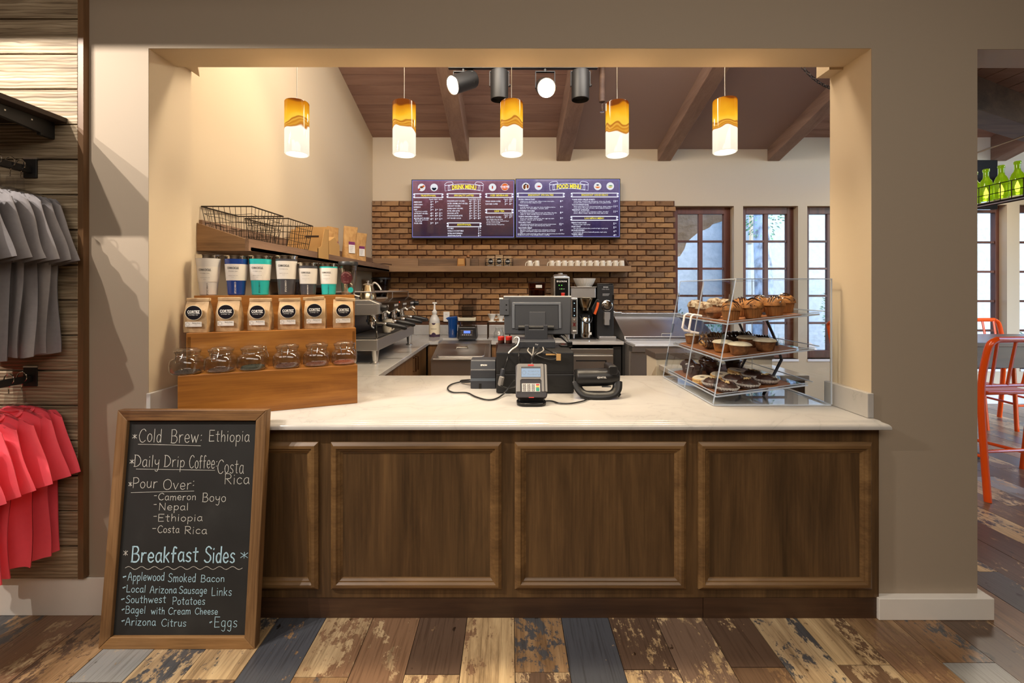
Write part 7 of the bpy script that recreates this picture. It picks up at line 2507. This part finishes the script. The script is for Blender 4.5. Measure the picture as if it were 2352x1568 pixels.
ART = pendant_mat()
BULB = glow('bulb_glow', (1.0, 0.93, 0.80, 1), 9.0)
PX = (682, 928.5, 1175, 1417.5, 1665)
PB = (350, 351, 350, 352, 345)
PLAB = ['amber and white glass pendant next to the beige side wall', 'amber and white glass pendant over the menu corner, second from the side wall', 'amber and white glass pendant in the middle of the five', 'amber and white glass pendant over the shop grinder, fourth from the side wall', 'amber and white glass pendant over the pastry case']
YP = 2.25
for i, px in enumerate(PX):
    pb = at(px, PB[i], YP)
    t = thing('pendant_lamp', PLAB[i], 'pendant lamp', (pb.x, YP, pb.z - 0.012), 0, 'glass pendants over the counter')
    R_, Hh = 0.0585, 0.270
    m = MB().lathe([(R_ * .94, 0.0), (R_, 0.004), (R_, Hh - 0.004), (R_ * .96, Hh)], 32, close=False)
    m.lathe([(R_ * .90, 0.0), (R_ * .90, Hh)], 24, close=False)
    m.lathe([(R_ * .94, 0.0), (R_ * .90, 0.0)], 24, close=False)
    m.ob('glass_shade', ART, t, smooth=True)
    MB().lathe([(R_ * .96, Hh), (R_ * .30, Hh + 0.003), (0, Hh + 0.003)], 24).ob('shade_cap', pm('dark_amber_glass', S(96, 34, 8), 0.1), t, smooth=True)
    MB().lathe([(R_ * .88, 0.010), (0, 0.012)], 24, close=False).ob('bulb_diffuser', BULB, t)
    MB().cyl((0, 0, Hh), (0, 0, 1.35), 0.0022, n=6).ob('hanging_wire', STEEL_D, t)
    l = bpy.data.lights.new('pendant_light', 'SPOT')
    l.energy = 13
    l.color = (1.0, 0.80, 0.52)
    l.spot_size = math.radians(165)
    l.spot_blend = 0.9
    l.shadow_soft_size = 0.045
    o = bpy.data.objects.new('pendant_light', l)
    C.objects.link(o)
    o.location = (pb.x, YP, pb.z - 0.035)
    l2 = bpy.data.lights.new('pendant_glow', 'POINT')
    l2.energy = 18
    l2.color = (1.0, 0.68, 0.36)
    l2.shadow_soft_size = 0.07
    o = bpy.data.objects.new('pendant_glow', l2)
    C.objects.link(o)
    o.location = (pb.x, YP, pb.z + 0.10)

# ------------------------------------------------------------------ track with spot lamps
YT = 3.55
z_t = EYE + 500 * YT / 1000
tr = thing('light_track', 'black light track under the sloping ceiling carrying four spot lamps', 'light track', (0, YT, z_t + 0.02))
xa, xb = at(1030, 0, YT).x, at(1372, 0, YT).x
box('track_bar', xa, xb, -0.018, 0.018, 0.0, 0.03, BLACK_M, tr, bev=0.002)
for x in (xa + 0.2, xb - 0.2):
    MB().cyl((x, 0, 0.03), (x, 0, ZC + SL * (YB - YT) - (z_t + 0.02) - 0.004), 0.008).ob('stem', BLACK_M, tr)
SPOTS = [(1064, 188, (-0.75, -0.62, -0.55), True, 'lit black spot lamp tilted towards the side wall'), (1147, 196, (0, 0.05, -1), False, 'unlit black spot lamp pointing straight down between the lit ones'), (1252, 200, (0.02, -0.82, -0.42), True, 'lit black spot lamp facing the shop'), (1333, 196, (0, 0.03, -1), False, 'unlit black spot lamp at the end of the track')]
for px, py, d, lit, lab in SPOTS:
    p = at(px, py, YT)
    t = thing('spot_lamp', lab, 'spot lamp', p, 0, 'spot lamps on the track')
    q = Vector(d).to_track_quat('-Z', 'Y').to_matrix().to_4x4()
    m = MB()
    m.add(*(lambda b: (b.v, b.f))(MB().lathe([(0.0, 0.125), (0.040, 0.124), (0.068, 0.112), (0.072, 0.100), (0.072, -0.115), (0.068, -0.118), (0.066, -0.09), (0.0, -0.088)], 28)), q)
    m.ob('lamp_can', BLACK_M, t, smooth=True)
    if lit:
        m = MB()
        m.add(*(lambda b: (b.v, b.f))(MB().lathe([(0.0655, -0.118), (0.060, -0.095), (0.0, -0.091)], 28, close=False)), q)
        m.ob('lens', glow('lit_lens', (1.0, 0.93, 0.78, 1), 14.0), t)
        m = MB()
        m.add(*(lambda b: (b.v, b.f))(MB().lathe([(0.0655, -0.116), (0.0725, -0.121), (0.074, -0.116)], 28, close=False)), q)
        m.ob('rim', STEEL, t, smooth=True)
        dv = Vector(d).normalized()
        spot('track_spot', p + dv * 0.13, p + dv * 2, 36, (1.0, 0.86, 0.64), 75, 0.6, 0.05)
    m = MB()
    for sx in (-1, 1):
        m.box(sx * 0.078 - .003, sx * 0.078 + .003, -0.012, 0.012, -0.01, z_t - p.z - 0.005)
    m.box(-0.081, 0.081, -0.012, 0.012, z_t - p.z - 0.008, z_t - p.z - 0.002)
    m.ob('yoke', BLACK_M, t)
    MB().cyl((0, 0, z_t - p.z - 0.004), (0, 0, z_t - p.z + 0.021), 0.012).ob('track_mount', BLACK_M, t)
    MB().cyl((0.078, 0, 0), (0.092, 0, 0), 0.010, n=10).ob('knob', BLACK_M, t)

p = at(1383, 240, 4.3)
t = thing('fire_sprinkler', 'small sprinkler head hanging below the ceiling beside a pendant', 'sprinkler', p)
MB().lathe([(0.018, 0.02), (0.030, 0.025), (0.034, 0.06), (0.03, 0.12), (0.028, 0.45)], 14).ob('sleeve', BEAMX, t, smooth=True)
MB().lathe([(0.004, 0.02), (0.010, 0.0), (0.006, -0.03), (0.016, -0.06), (0.022, -0.075), (0, -0.078)], 12).ob('sprinkler_head', CHROME, t, smooth=True)

# chain from the ceiling at the window side
t = thing('hanging_chain', 'dark iron chain slanting below the ceiling at the window side', 'chain', (0, 0, 0))
a, b = at(1836, 146, 3.2), at(1912, 204, 3.2)
nl = 13
top = a + (a - b) * 5.4
MB().tube([a, top], 0.004, 6).ob('chain_top', BLACK_M, t)
for i in range(nl):
    c0, c1 = a.lerp(b, (i - .15) / nl), a.lerp(b, (i + 1.15) / nl)
    d = (c1 - c0)
    L_ = d.length
    d.normalize()
    s = d.cross(Vector((0, 1, 0))).normalized() if i % 2 else Vector((0, 1, 0))
    mid = (c0 + c1) / 2 - Vector((0, 0, 0.03 * math.sin(PI * (i + .5) / nl)))
    pts = [mid + d * (L_ / 2 * math.cos(w)) + s * (0.009 * math.sin(w)) for w in [2 * PI * q / 12 for q in range(12)]]
    MB().tube(pts, 0.0026, 5, closed=True).ob('link', BLACK_M, t, smooth=True)

# ------------------------------------------------------------------ menu screens
YS_ = 5.56


def screen_mat(name, stops, stren):
    m = bpy.data.materials.new(name)
    m.use_nodes = True
    nt = m.node_tree
    nt.nodes.clear()
    L = nt.links.new
    o = nt.nodes.new('ShaderNodeOutputMaterial')
    tc = nt.nodes.new('ShaderNodeTexCoord')
    sep = nt.nodes.new('ShaderNodeSeparateXYZ')
    L(tc.outputs['Object'], sep.inputs[0])
    n = nt.nodes.new('ShaderNodeTexNoise')
    n.inputs['Scale'].default_value = 9
    n.inputs['Detail'].default_value = 8
    n.inputs['Roughness'].default_value = .75
    L(tc.outputs['Object'], n.inputs['Vector'])
    a = nt.nodes.new('ShaderNodeMath')
    a.operation = 'MULTIPLY_ADD'
    a.inputs[1].default_value = 0.9
    L(sep.outputs['Z'], a.inputs[0])
    a.inputs[2].default_value = -0.12
    b = nt.nodes.new('ShaderNodeMath')
    b.operation = 'MULTIPLY_ADD'
    b.inputs[1].default_value = 0.55
    L(n.outputs['Fac'], b.inputs[0])
    L(a.outputs[0], b.inputs[2])
    r = ramp(nt, stops)
    L(b.outputs[0], r.inputs[0])
    e = nt.nodes.new('ShaderNodeEmission')
    L(r.outputs[0], e.inputs[0])
    e.inputs[1].default_value = stren
    g = nt.nodes.new('ShaderNodeBsdfGlossy')
    g.inputs['Roughness'].default_value = 0.06
    mx = nt.nodes.new('ShaderNodeMixShader')
    mx.inputs[0].default_value = 0.05
    L(e.outputs[0], mx.inputs[1])
    L(g.outputs[0], mx.inputs[2])
    L(mx.outputs[0], o.inputs[0])
    return m


SCR1 = screen_mat('maroon_chalk_screen', [(0.0, S(30, 30, 58)), (0.25, S(44, 26, 46)), (0.55, S(82, 44, 58)), (0.85, S(132, 88, 108)), (1.0, S(176, 140, 164))], 1.25)
SCR2 = screen_mat('violet_chalk_screen', [(0.0, S(34, 28, 60)), (0.25, S(48, 38, 70)), (0.55, S(74, 62, 98)), (0.85, S(112, 100, 138)), (1.0, S(160, 152, 186))], 1.25)
T_W = glow('screen_white', S(236, 238, 255), 1.3)
T_Y = glow('screen_yellow', S(244, 226, 70), 1.2)
T_V = glow('screen_lilac', S(190, 190, 255), 1.2)


def menu_screen(x0, x1, z0, z1, lab, mat, cw, chh, ox, oy, heads, lines, title, pics):
    t = thing('menu_screen', lab, 'menu screen', ((x0 + x1) / 2, YS_, z0), 0, 'menu screens on the bricks')
    w, h = x1 - x0, z1 - z0
    box('casing', -w / 2, w / 2, 0.0, 0.06, 0, h, BLACK_M, t, bev=0.004)
    box('wall_bracket', -0.25, 0.25, 0.06, 0.10, h * .3, h * .7, BLACK_M, t)
    b = 0.012
    scr = MB().box(-w / 2 + b, w / 2 - b, -0.002, 0.001, b + 0.006, h - b).ob('screen', mat, t)
    fr = MB()
    for q in ((-w / 2 + b, w / 2 - b, b + 0.006, b + 0.012), (-w / 2 + b, -w / 2 + b + .005, b + .006, h - b), (w / 2 - b - .005, w / 2 - b, b + .006, h - b), (-w / 2 + b, w / 2 - b, h - b - .004, h - b)):
        fr.box(q[0], q[1], -0.0024, -0.0019, q[2], q[3])
    fr.ob('lit_border', glow('screen_edge_lilac', S(150, 150, 235), 1.0), t)
    X = lambda cx: -w / 2 + (cx - ox) / cw * w
    Z = lambda cy: h - (cy - oy) / chh * h
    k = w / cw
    # title ribbon
    tx, tz, tw = title[1], title[2], title[3]
    rb = MB()
    F = lambda u, v: (X(tx + u), -0.0026, Z(tz + v))
    n = 16
    bow = lambda u: -34 * (1 - (u / tw) ** 2) + 8
    for s in (-1, 1):       # folded tails and scrolls
        rb.tube([F(s * (tw - 20), -30), F(s * (tw + 70), -15), F(s * (tw + 62), 95), F(s * (tw - 40), 92 - 20), F(s * (tw - 20), -30)], 0.0022, 4)
        rb.tube(spline([F(s * (tw - 95), -70), F(s * (tw - 60), -95), F(s * (tw + 30), -80), F(s * (tw + 75), -30), F(s * (tw - 10), -25), F(s * (tw - 100), -50), F(s * (tw - 95), -70)], 4), 0.0022, 4)
    rb.tube([F(-tw + 2 * tw * i / n, -45 + bow(-tw + 2 * tw * i / n) + 20) for i in range(n + 1)], 0.0022, 4)
    rb.tube([F(-tw + 2 * tw * i / n, 60 + bow(-tw + 2 * tw * i / n) + 20) for i in range(n + 1)], 0.0022, 4)
    rb.tube([F(-tw, -12), F(-tw, 88)], 0.0022, 4)
    rb.tube([F(tw, -12), F(tw, 88)], 0.0022, 4)
    rbo = rb.ob('title_ribbon', T_W, scr)
    rbo['kind'] = 'stuff'
    m = MB()
    texts(m, [(title[0], X(tx), Z(tz + 12), 0.075 * (w / 1.32), 'C', {'bold': 0.035, 'width': 2 * 250 * k, 'res': 2, 'bow': 0.45})], None, -0.0030)
    m.ob('title_lettering', T_Y, scr, recalc=False)
    # section plates
    m, mt = MB(), MB()
    for cx0, cx1, cy, s in heads:
        for dz in (-40, 40):
            m.tube([(X(cx0 + 10), -0.0026, Z(cy + dz)), (X(cx1 - 10), -0.0026, Z(cy + dz))], 0.0042, 4)
        for cx, sg in ((cx0, 1), (cx1, -1)):
            m.tube([(X(cx), -0.0026, Z(cy - 40)), (X(cx + sg * 34), -0.0026, Z(cy - 12)), (X(cx + sg * 18), -0.0026, Z(cy)), (X(cx + sg * 34), -0.0026, Z(cy + 12)), (X(cx), -0.0026, Z(cy + 40))], 0.0034, 4)
            for dz in (-26, 26):
                m.tube([(X(cx + sg * 10 + 12 * math.cos(a)), -0.0026, Z(cy + dz + 12 * math.sin(a))) for a in [2 * PI * i / 8 for i in range(8)]], 0.0024, 4, closed=True)
        texts(mt, [(s, X((cx0 + cx1) / 2), Z(cy), 0.030, 'C', {'bold': 0.02})], None, -0.0030)
    m.ob('section_plates', T_W, scr)['kind'] = 'stuff'
    mt.ob('section_lettering', T_Y, scr, recalc=False)
    m = MB()
    for it in lines:
        cx, cy, s, sz, al = it[:5]
        op = dict(it[5]) if len(it) > 5 else {}
        if 'w' in op:
            op['width'] = op.pop('w') * k
        texts(m, [(s, X(cx), Z(cy), sz, al, op)], None, -0.0030)
    m.ob('menu_lettering', T_W, scr, recalc=False)['kind'] = 'stuff'
    for cx, cy, cols in pics:
        r = 78 * k
        dsc = MB().disc((X(cx), -0.0026, Z(cy)), r, 26).ob('menu_picture', glow('picture_white', S(236, 236, 240), 1.0), scr, recalc=False)
        for j, (dx, dy, rr_, sx, sz_, col) in enumerate(cols):
            MB().disc((X(cx) + dx * r, -0.0028 - j * 0.0002, Z(cy) + dy * r), rr_ * r, 18, sx=sx, sz=sz_).ob('menu_picture', glow('picture_%d_%d_%d' % col, S(*col), 1.0), scr, recalc=False)
    return t, scr, X, Z


def prices(cols, cy):
    out = []
    for cx, d, c in cols:
        out += [(cx, cy, d, 0.036, 'R', {'bold': .01}), (cx + 6, cy - 8, c, 0.018, 'L', {'bold': .01})]
    return out


I = lambda cx, cy, s, w=None: (cx, cy, s, 0.0235, 'L', {'bold': .012, **({'w': w} if w else {})})
D = lambda cx, cy, s, w=None: (cx, cy, s, 0.0185, 'L', {'bold': .006, 'shear': .3, **({'w': w} if w else {})})
HD = lambda x, y, s, w: (x, y, s, 0.021, 'L', {'shear': .3, 'w': w, 'bold': .008})
L1 = [HD(500, 525, 'Pequeño  Medio  Grande', 275), I(182, 582, 'AMERICANO', 175), I(182, 635, 'CAPPUCCINO', 185), I(182, 688, 'ESPRESSO', 143), I(185, 738, 'DRIP', 68), D(205, 775, 'Brewed based on availability', 262), I(190, 820, 'LATTE (HOT OR ICED)', 282), I(190, 870, 'MACCHIATO', 168), I(190, 920, 'MOCHA (HOT OR ICED)', 310), D(205, 952, 'Milk chocolate, dark chocolate,', 282), D(208, 982, 'white chocolate', 145), I(190, 1025, 'POUR OVER', 166),
      HD(1315, 520, 'Pequeño Medio Grande', 260), I(878, 560, 'HORCHATA (HOT OR ICED)', 360), I(878, 612, 'SALTED CARAMEL (HOT OR ICED)', 425), I(878, 662, 'CHAI (HOT OR ICED)', 272), I(878, 714, 'VANILLA (HOT OR ICED)', 326), I(878, 765, 'ROYAL GREY LATTE', 255), I(878, 815, 'SEASONAL LATTE', 232), I(878, 865, 'DULCE DE LECHE LATTE', 315), I(880, 918, 'HOT OR ICED COCOA', 284),
      I(882, 1132, 'SOY MILK', 130), I(884, 1182, 'VANILLA COCONUT MILK', 335), I(886, 1234, 'EXTRA SHOT ESPRESSO', 308), I(888, 1282, 'ADDITIONAL FLAVOR', 280),
      HD(2050, 520, 'Pequeño  Medio', 190), I(1674, 566, 'SINGLE ORIGIN COFFEE', 312), I(1674, 622, 'FLAVORED COFFEE', 250), HD(2055, 848, 'Pequeño  Medio', 185), I(1674, 895, 'LEAF TEA (HOT OR ICED)', 325), D(1690, 940, 'Black: Bright India, Earl Grey', 345), D(1692, 975, 'Green: Arizona Sunset, Seasonal Green', 460), D(1692, 1012, 'Rooibos: Lemon Soufflé', 285), D(1692, 1048, 'Herbal: Seasonal, Tranquil tea', 370)]
for cy, v in ((580, '33'), (635, '4'), (688, '3'), (745, '333'), (818, '445'), (868, '445'), (938, '455'), (1022, '33')):
    L1 += prices([((555, 655, 742)[i], d, '50') for i, d in enumerate(v)], cy)
for cy, v in ((566, '455'), (615, '455'), (666, '455'), (716, '455'), (768, '455'), (820, '556'), (872, '455'), (922, '344')):
    L1 += prices([((1365, 1455, 1540)[i], d, '50') for i, d in enumerate(v)], cy)
for cy, v in ((1132, '1'), (1182, '1'), (1234, '0'), (1282, '0')):
    L1 += prices([(1545, v, '75')], cy)
for cy, v in ((566, '33'), (622, '34'), (895, '33')):
    L1 += prices([((2100, 2195)[i], d, '50') for i, d in enumerate(v)], cy)
x0, x1 = at(945, 0, YS_).x, at(1182.5, 0, YS_).x
z0, z1 = at(0, 548, YS_).z, at(0, 412, YS_).z
BRN, RDD, BLK_, GRN, ORG, TAN = (120, 70, 40), (196, 60, 40), (30, 36, 52), (120, 160, 110), (228, 110, 50), (226, 180, 150)
t1, s1, X1, Z1 = menu_screen(x0, x1, z0, z1, 'lit drink menu screen, maroon, towards the side wall', SCR1, 2150, 1235, 133, 108,
    [(175, 795, 448, 'TRADITIONAL'), (868, 1582, 445, 'SPECIALTY LATTES'), (872, 1585, 1054, 'ADDITIONAL'), (1672, 2250, 443, 'ICED BEVERAGES'), (1672, 2250, 770, 'LEAF TEA')], L1, ('DRINK MENU', 1228, 255, 330),
    [(345, 275, [(0, -.1, .62, 1.1, .8, (225, 215, 210)), (.5, .3, .3, 1, 1, ORG), (-.6, -.5, .28, 1, 1, RDD), (0, .05, .40, 1.1, .7, BRN)]), (605, 275, [(0, -.30, .62, 1, .55, BLK_), (0, .12, .55, 1, .45, (225, 225, 232)), (0, -.6, .4, 1, .5, BLK_)]), (1818, 272, [(0, -.05, .26, .7, 1.6, RDD), (0, .28, .2, .8, .6, BRN)]), (2076, 266, [(0, 0, .92, 1, 1, ORG)])])
m = MB()
texts(m, [('CORTEZ', X1(2076), Z1(262), 0.030, 'C', {'bold': .03}), ('COFFEE CO.', X1(2076), Z1(292), 0.012, 'C')], None, -0.0034)
m.ob('badge_lettering', T_W, s1, recalc=False)

L2 = []
foods = [(525, 'CHURRO FRENCH TOAST', 342, ('Challah bread, cinnamon sugar, whipped cream cheese glaze,', 700), ('fresh seasonal fruit, whipped cream', 435), '8', 563), (648, '*TRADICIONAL', 205, ('Local All Classics, two eggs your choice, breakfast potatoes,', 728), ('bacon or sausage, toast, jam', 580), '9', 683), (765, 'BUTTERMILK PANCAKES', 335, ('Fresh and seasonal fruit, whipped cream. Add: White chocolate', 758), ('chips 2, dark vanilla sauce 2, blueberries 2', 690), '8', 802), (883, '*HUEVOS RANCHEROS SKILLET', 425, ('Fresh corn tortillas, black beans, two eggs any style,', 702), ('peppers, cheese, pico de gallo', 462), '9', 918), (1002, '*AVOCADO TOAST', 258, ('Char grilled artisan bread, house avocado spread, smoked tomato', 740), ('bread, fried egg, cilantro lime mixed greens, almond', 625), '12', 1040), (1120, '*EGG WHITE OMELET', 282, ('Egg whites, tomato, caramelized onion, red peppers, mushrooms,', 735), ('spinach, roasted garlic, pepper jack cheese, choice of fruit', 725), '9', 1168)]
for cy, s, w, d1, d2, pr_, py_ in foods:
    L2 += [I(148, cy, s, w), D(182, cy + 38, d1[0], d1[1]), D(182, cy + 68, d2[0], d2[1])] + prices([(1035 if len(pr_) == 1 else 1040, pr_, '00')], py_)
L2 += [D(182, 1213, 'toast', 52), D(128, 1238, 'Consuming raw or undercooked meats, poultry, seafood or eggs may increase your risk of illness', 965), D(128, 1264, 'Notify your server of any allergies before ordering', 660)]
for cy, s, w, d1, d2, pr_, py_ in ((528, '*CARNE ASADA GRILLED BURRITO', 475, ('Carne asada, scrambled egg, bell peppers, onion, pico de gallo,', 760), ('avocado, white, potatoes, pepper jack, salsa verde, grilled tortilla', 770), '13', 565), (637, '*LOS SOUTHWEST BAGEL', 350, ('Whole wheat bagel, house cured smoked salmon, cilantro whipped', 798), ('cream cheese, fried egg, red onion, capers, jalapeño habanero', 770), '11', 672), (745, '*BREAKFAST QUESADILLA', 358, ('Cheese, egg, spinach, onion, red pepper, poblano, shredded', 716), ('cheese, cilantro, tomato, chipotle sour cream, salsa on side', 708), '11', 780)):
    L2 += [I(1252, cy, s, w), D(1284, cy + 36, d1[0], d1[1]), D(1284, cy + 66, d2[0], d2[1])] + prices([(2160, pr_, '00')], py_)
for cy, s, w, d1, pr_, py_ in ((1010, 'FRENCH TOAST STICKS', 312, ('Powdered sugar, maple syrup', 350), '5', 1030), (1090, 'SHORT STACK', 192, ('Two-size buttermilk pancakes, powdered sugar, maple syrup', 712), '5', 1110), (1168, 'SAUSAGE SKEWERS', 268, ('Local sausage dipped in a buttermilk pancake, maple syrup', 692), '6', 1190), (1248, '*CHEESE OMELET', 242, ('American cheese', 200), '4', 1272)):
    L2 += [I(1240, cy, s, w), D(1278, cy + 36, d1[0], d1[1])] + prices([(2135, pr_, '00')], py_)
x0, x1 = at(1184, 0, YS_).x, at(1425, 0, YS_).x
z0, z1 = at(0, 547, YS_).z, at(0, 410, YS_).z
t2, s2, X2, Z2 = menu_screen(x0, x1, z0, z1, 'lit food menu screen, violet, next to the drink menu', SCR2, 2165, 1242, 88, 90,
    [(120, 1100, 434, 'BREAKFAST SPECIALTIES'), (1232, 2212, 433, 'BREAKFAST HANDHELDS'), (1225, 2200, 918, 'LOS NIÑOS MENU')], L2, ('FOOD MENU', 1190, 242, 330),
    [(300, 255, [(-.35, -.1, .42, .8, 1.5, BRN), (.15, -.1, .3, .6, 1.9, (236, 226, 216)), (.5, 0, .4, .7, 1.4, (140, 70, 40)), (0, .55, .3, 1, .6, BLK_)]), (562, 250, [(0, -.1, .6, 1.1, .5, (216, 190, 220)), (.15, -.05, .35, 1.3, .5, RDD)]), (1782, 252, [(0, -.2, .6, 1.2, .55, (240, 196, 160)), (0, -.35, .4, 1.2, .4, ORG), (0, .35, .25, 1.5, .6, BLK_)]), (2042, 248, [(0, -.15, .62, 1.1, .5, (226, 224, 180)), (.1, .1, .35, 1.4, .5, GRN), (0, -.35, .3, 1.5, .4, (220, 170, 70))])])

# ------------------------------------------------------------------ dining room seen through the doorway
def stool(lab, x, y, rz, first=None):
    loc = (x, y, 0)
    if first:
        return dup(first, loc, rz, lab)
    t = thing('bar_stool', lab, 'bar stool', loc, rz, 'orange metal bar stools')
    w = 0.205        # half width; the back of the stool faces local -Y
    for s in (-1, 1):
        MB().tube(spline([(s * (w + .025), -0.245, 0.0), (s * w, -0.205, 0.30), (s * (w - .005), -0.185, 0.60), (s * (w - .01), -0.180, 0.76), (s * (w - .002), -0.195, 0.90), (s * w, -0.225, 1.06), (s * (w - .012), -0.238, 1.115), (s * (w - .05), -0.242, 1.138)], 5), 0.021, 10, flat=(.85, 1.1)).ob('back_leg', ORANGE_METAL, t, smooth=True)
        MB().tube([(s * (w - .02), 0.175, 0.76), (s * (w + .005), 0.225, 0.0)], 0.019, 10).ob('front_leg', ORANGE_METAL, t, smooth=True)
        MB().tube([(s * (w + .002), -0.212, 0.30), (s * (w - .002), 0.205, 0.28)], 0.012, 8).ob('side_rail', ORANGE_METAL, t, smooth=True)
        MB().tube([(s * (w - .06), -0.240, 1.128), (s * (w - .075), -0.188, 0.80)], 0.012, 8, flat=(1.2, .6)).ob('back_slat', ORANGE_METAL, t, smooth=True)
    MB().tube([(-w + .05, -0.242, 1.138), (w - .05, -0.242, 1.138)], 0.022, 10, flat=(.8, 1)).ob('top_rail', ORANGE_METAL, t, smooth=True)
    MB().tube([(0, -0.242, 1.130), (0, -0.190, 0.80)], 0.012, 8, flat=(1.2, .6)).ob('back_slat', ORANGE_METAL, t, smooth=True)
    MB().tube([(-w + .01, -0.186, 0.80), (w - .01, -0.186, 0.80)], 0.013, 8).ob('lower_back_rail', ORANGE_METAL, t, smooth=True)
    MB().tube([(-w + .0, -0.208, 0.34), (w - .0, -0.208, 0.34)], 0.012, 8).ob('foot_rail', ORANGE_METAL, t, smooth=True)
    MB().tube([(-w + .0, 0.202, 0.26), (w - .0, 0.202, 0.26)], 0.012, 8).ob('foot_rail', ORANGE_METAL, t, smooth=True)
    m = MB()
    m.prism([(q[0], q[1]) for q in rrect(2 * w - .01, 0.39, 0.05, 5)], 0.735, 0.765, 'z')
    m.ob('seat', ORANGE_METAL, t, smooth=True, bev=0.008, ang=30)
    for s in (-1, 1):
        for y_ in (-0.245, 0.225):
            MB().cyl((s * (w + (.025 if y_ < 0 else .005)), y_, 0.0), (s * (w + (.025 if y_ < 0 else .005)), y_, 0.012), 0.016).ob('foot_cap', CHROME, t)
    return t


st = stool('orange metal bar stool with slatted back closest to the doorway', 3.56, 3.32, 0.10)
stool('orange metal bar stool beyond the table, cut by the pillar', 4.88, 4.86, PI - 0.1, st)
stool('orange metal bar stool beyond the table next to the pillar one', 5.52, 4.82, PI + 0.1, st)
stool('orange metal bar stool facing the table behind the front stool', 4.50, 3.42, 0.1, st)
stool('orange metal bar stool just visible past the kitchen reveal', 3.74, 4.58, -PI / 2, st)
tb = thing('bar_table', 'dark wooden bar height table behind the orange stool', 'table', (4.75, 4.15, 0))
box('tabletop', -1.05, 1.1, -0.36, 0.36, 0.99, 1.03, TABLEW, tb, bev=0.004)
box('apron', -1.02, 1.07, -0.33, 0.33, 0.80, 0.99, TABLEW, tb, bev=0.003)
for x in (-0.6, 0.65):
    box('leg', x - 0.05, x + 0.05, -0.05, 0.05, 0.03, 0.80, BLACK_M, tb)
    box('foot_plate', x - 0.06, x + 0.06, -0.33, 0.33, 0.0, 0.03, BLACK_M, tb, bev=0.004)

# hanging rack of lit green bottles
BOT = pm('lit_green_glass', S(120, 168, 24), 0.08, coat=0.6)
_nt = BOT.node_tree
_p = _nt.nodes['Principled BSDF']
_p.inputs['Transmission Weight'].default_value = 0.55
_p.inputs['Emission Color'].default_value = S(170, 196, 20)
_p.inputs['Emission Strength'].default_value = 0.22
rk = thing('bottle_rack', 'dark iron hanging rack holding lit green bottles', 'bottle rack', (0, 0, 0))
ra_, rb_ = at(2236, 476, 3.75), at(2420, 440, 3.30)
m = MB()
dirv = (rb_ - ra_)
nrm = Vector((dirv.y, -dirv.x, 0)).normalized() * 0.055
for off in (nrm, -nrm):
    m.tube([ra_ + off, rb_ + off], 0.008, 6)
    for dz in (0.07, 0.145):
        m.tube([ra_ + off + Vector((0, 0, dz)), rb_ + off + Vector((0, 0, dz))], 0.0035, 5)
bs = MB().add([ra_ + nrm, rb_ + nrm, rb_ - nrm, ra_ - nrm, ra_ + nrm + Vector((0, 0, .012)), rb_ + nrm + Vector((0, 0, .012)), rb_ - nrm + Vector((0, 0, .012)), ra_ - nrm + Vector((0, 0, .012))], [(0, 1, 2, 3), (7, 6, 5, 4), (0, 4, 5, 1), (1, 5, 6, 2), (2, 6, 7, 3), (3, 7, 4, 0)])
bs.ob('rack_base', STEEL_D, rk)
for i in range(7):
    c = ra_.lerp(rb_, (i + .5) / 7 - .08)
    for off in (nrm, -nrm):
        m.tube([c + off, c + off + Vector((0, 0, .145))], 0.0035, 5)
m.ob('rack_wire', BLACK_M, rk)['kind'] = 'stuff'
MB().tube([ra_ + Vector((0, 0, .46)), rb_ + Vector((0, 0, .50))], 0.007, 8).ob('top_rod', STEEL_D, rk)
for q in (0.9,):
    c = ra_.lerp(rb_, q)
    MB().tube([c + Vector((0, 0, 0)), c + Vector((0, 0, 1.2))], 0.006, 6).ob('hanger_rod', STEEL_D, rk)
bt = None
for i, (px, lab) in enumerate(((2238, 'lit green bottle half hidden behind the pillar'), (2265, 'lit green bottle, lowest of the three in full view'), (2300, 'lit green bottle in the middle of the rack'), (2337, 'lit green bottle, tallest, at the frame edge of the rack'), (2378, 'lit green bottle further along the rack'))):
    q = (px - 1170) / 1000
    tt = (q * ra_.y - ra_.x) / (dirv.x - q * dirv.y)
    c = ra_ + dirv * tt + Vector((0, 0, .024))
    if bt is None:
        bt = thing('green_bottle', lab, 'bottle', c, 0, 'lit green bottles on the rack')
        MB().lathe([(0.040, 0.0), (0.044, 0.006), (0.044, 0.125), (0.042, 0.15), (0.033, 0.178), (0.021, 0.196), (0.018, 0.215), (0.018, 0.262)], 24).ob('bottle_glass', BOT, bt, smooth=True)
        MB().lathe([(0.021, 0.252), (0.023, 0.256), (0.023, 0.270), (0.020, 0.276), (0.0, 0.276)], 20).ob('bottle_lip', BOT, bt, smooth=True)
        MB().lathe([(0.0, 0.03), (0.006, 0.035), (0.0105, 0.06), (0.009, 0.08), (0.004, 0.105), (0.0, 0.12)], 14, c=(0, 0, 0.0)).ob('flame_bulb', glow('warm_bulb', (1.0, 0.86, 0.35, 1), 9.0), bt, smooth=True)
        bt.scale = (.98, .98, 1.0)
    else:
        dup(bt, c, i, lab)
p = at(2262, 403, 5.3)
t = thing('wall_television', 'dark wall television behind the green bottles', 'television', (p.x, 5.62, 0))
box('screen_panel', -0.55, at(2296, 0, 5.6).x - p.x, 0, 0.05, at(0, 480, 5.6).z, at(0, 366, 5.6).z, BLACK_G, t, bev=0.006)
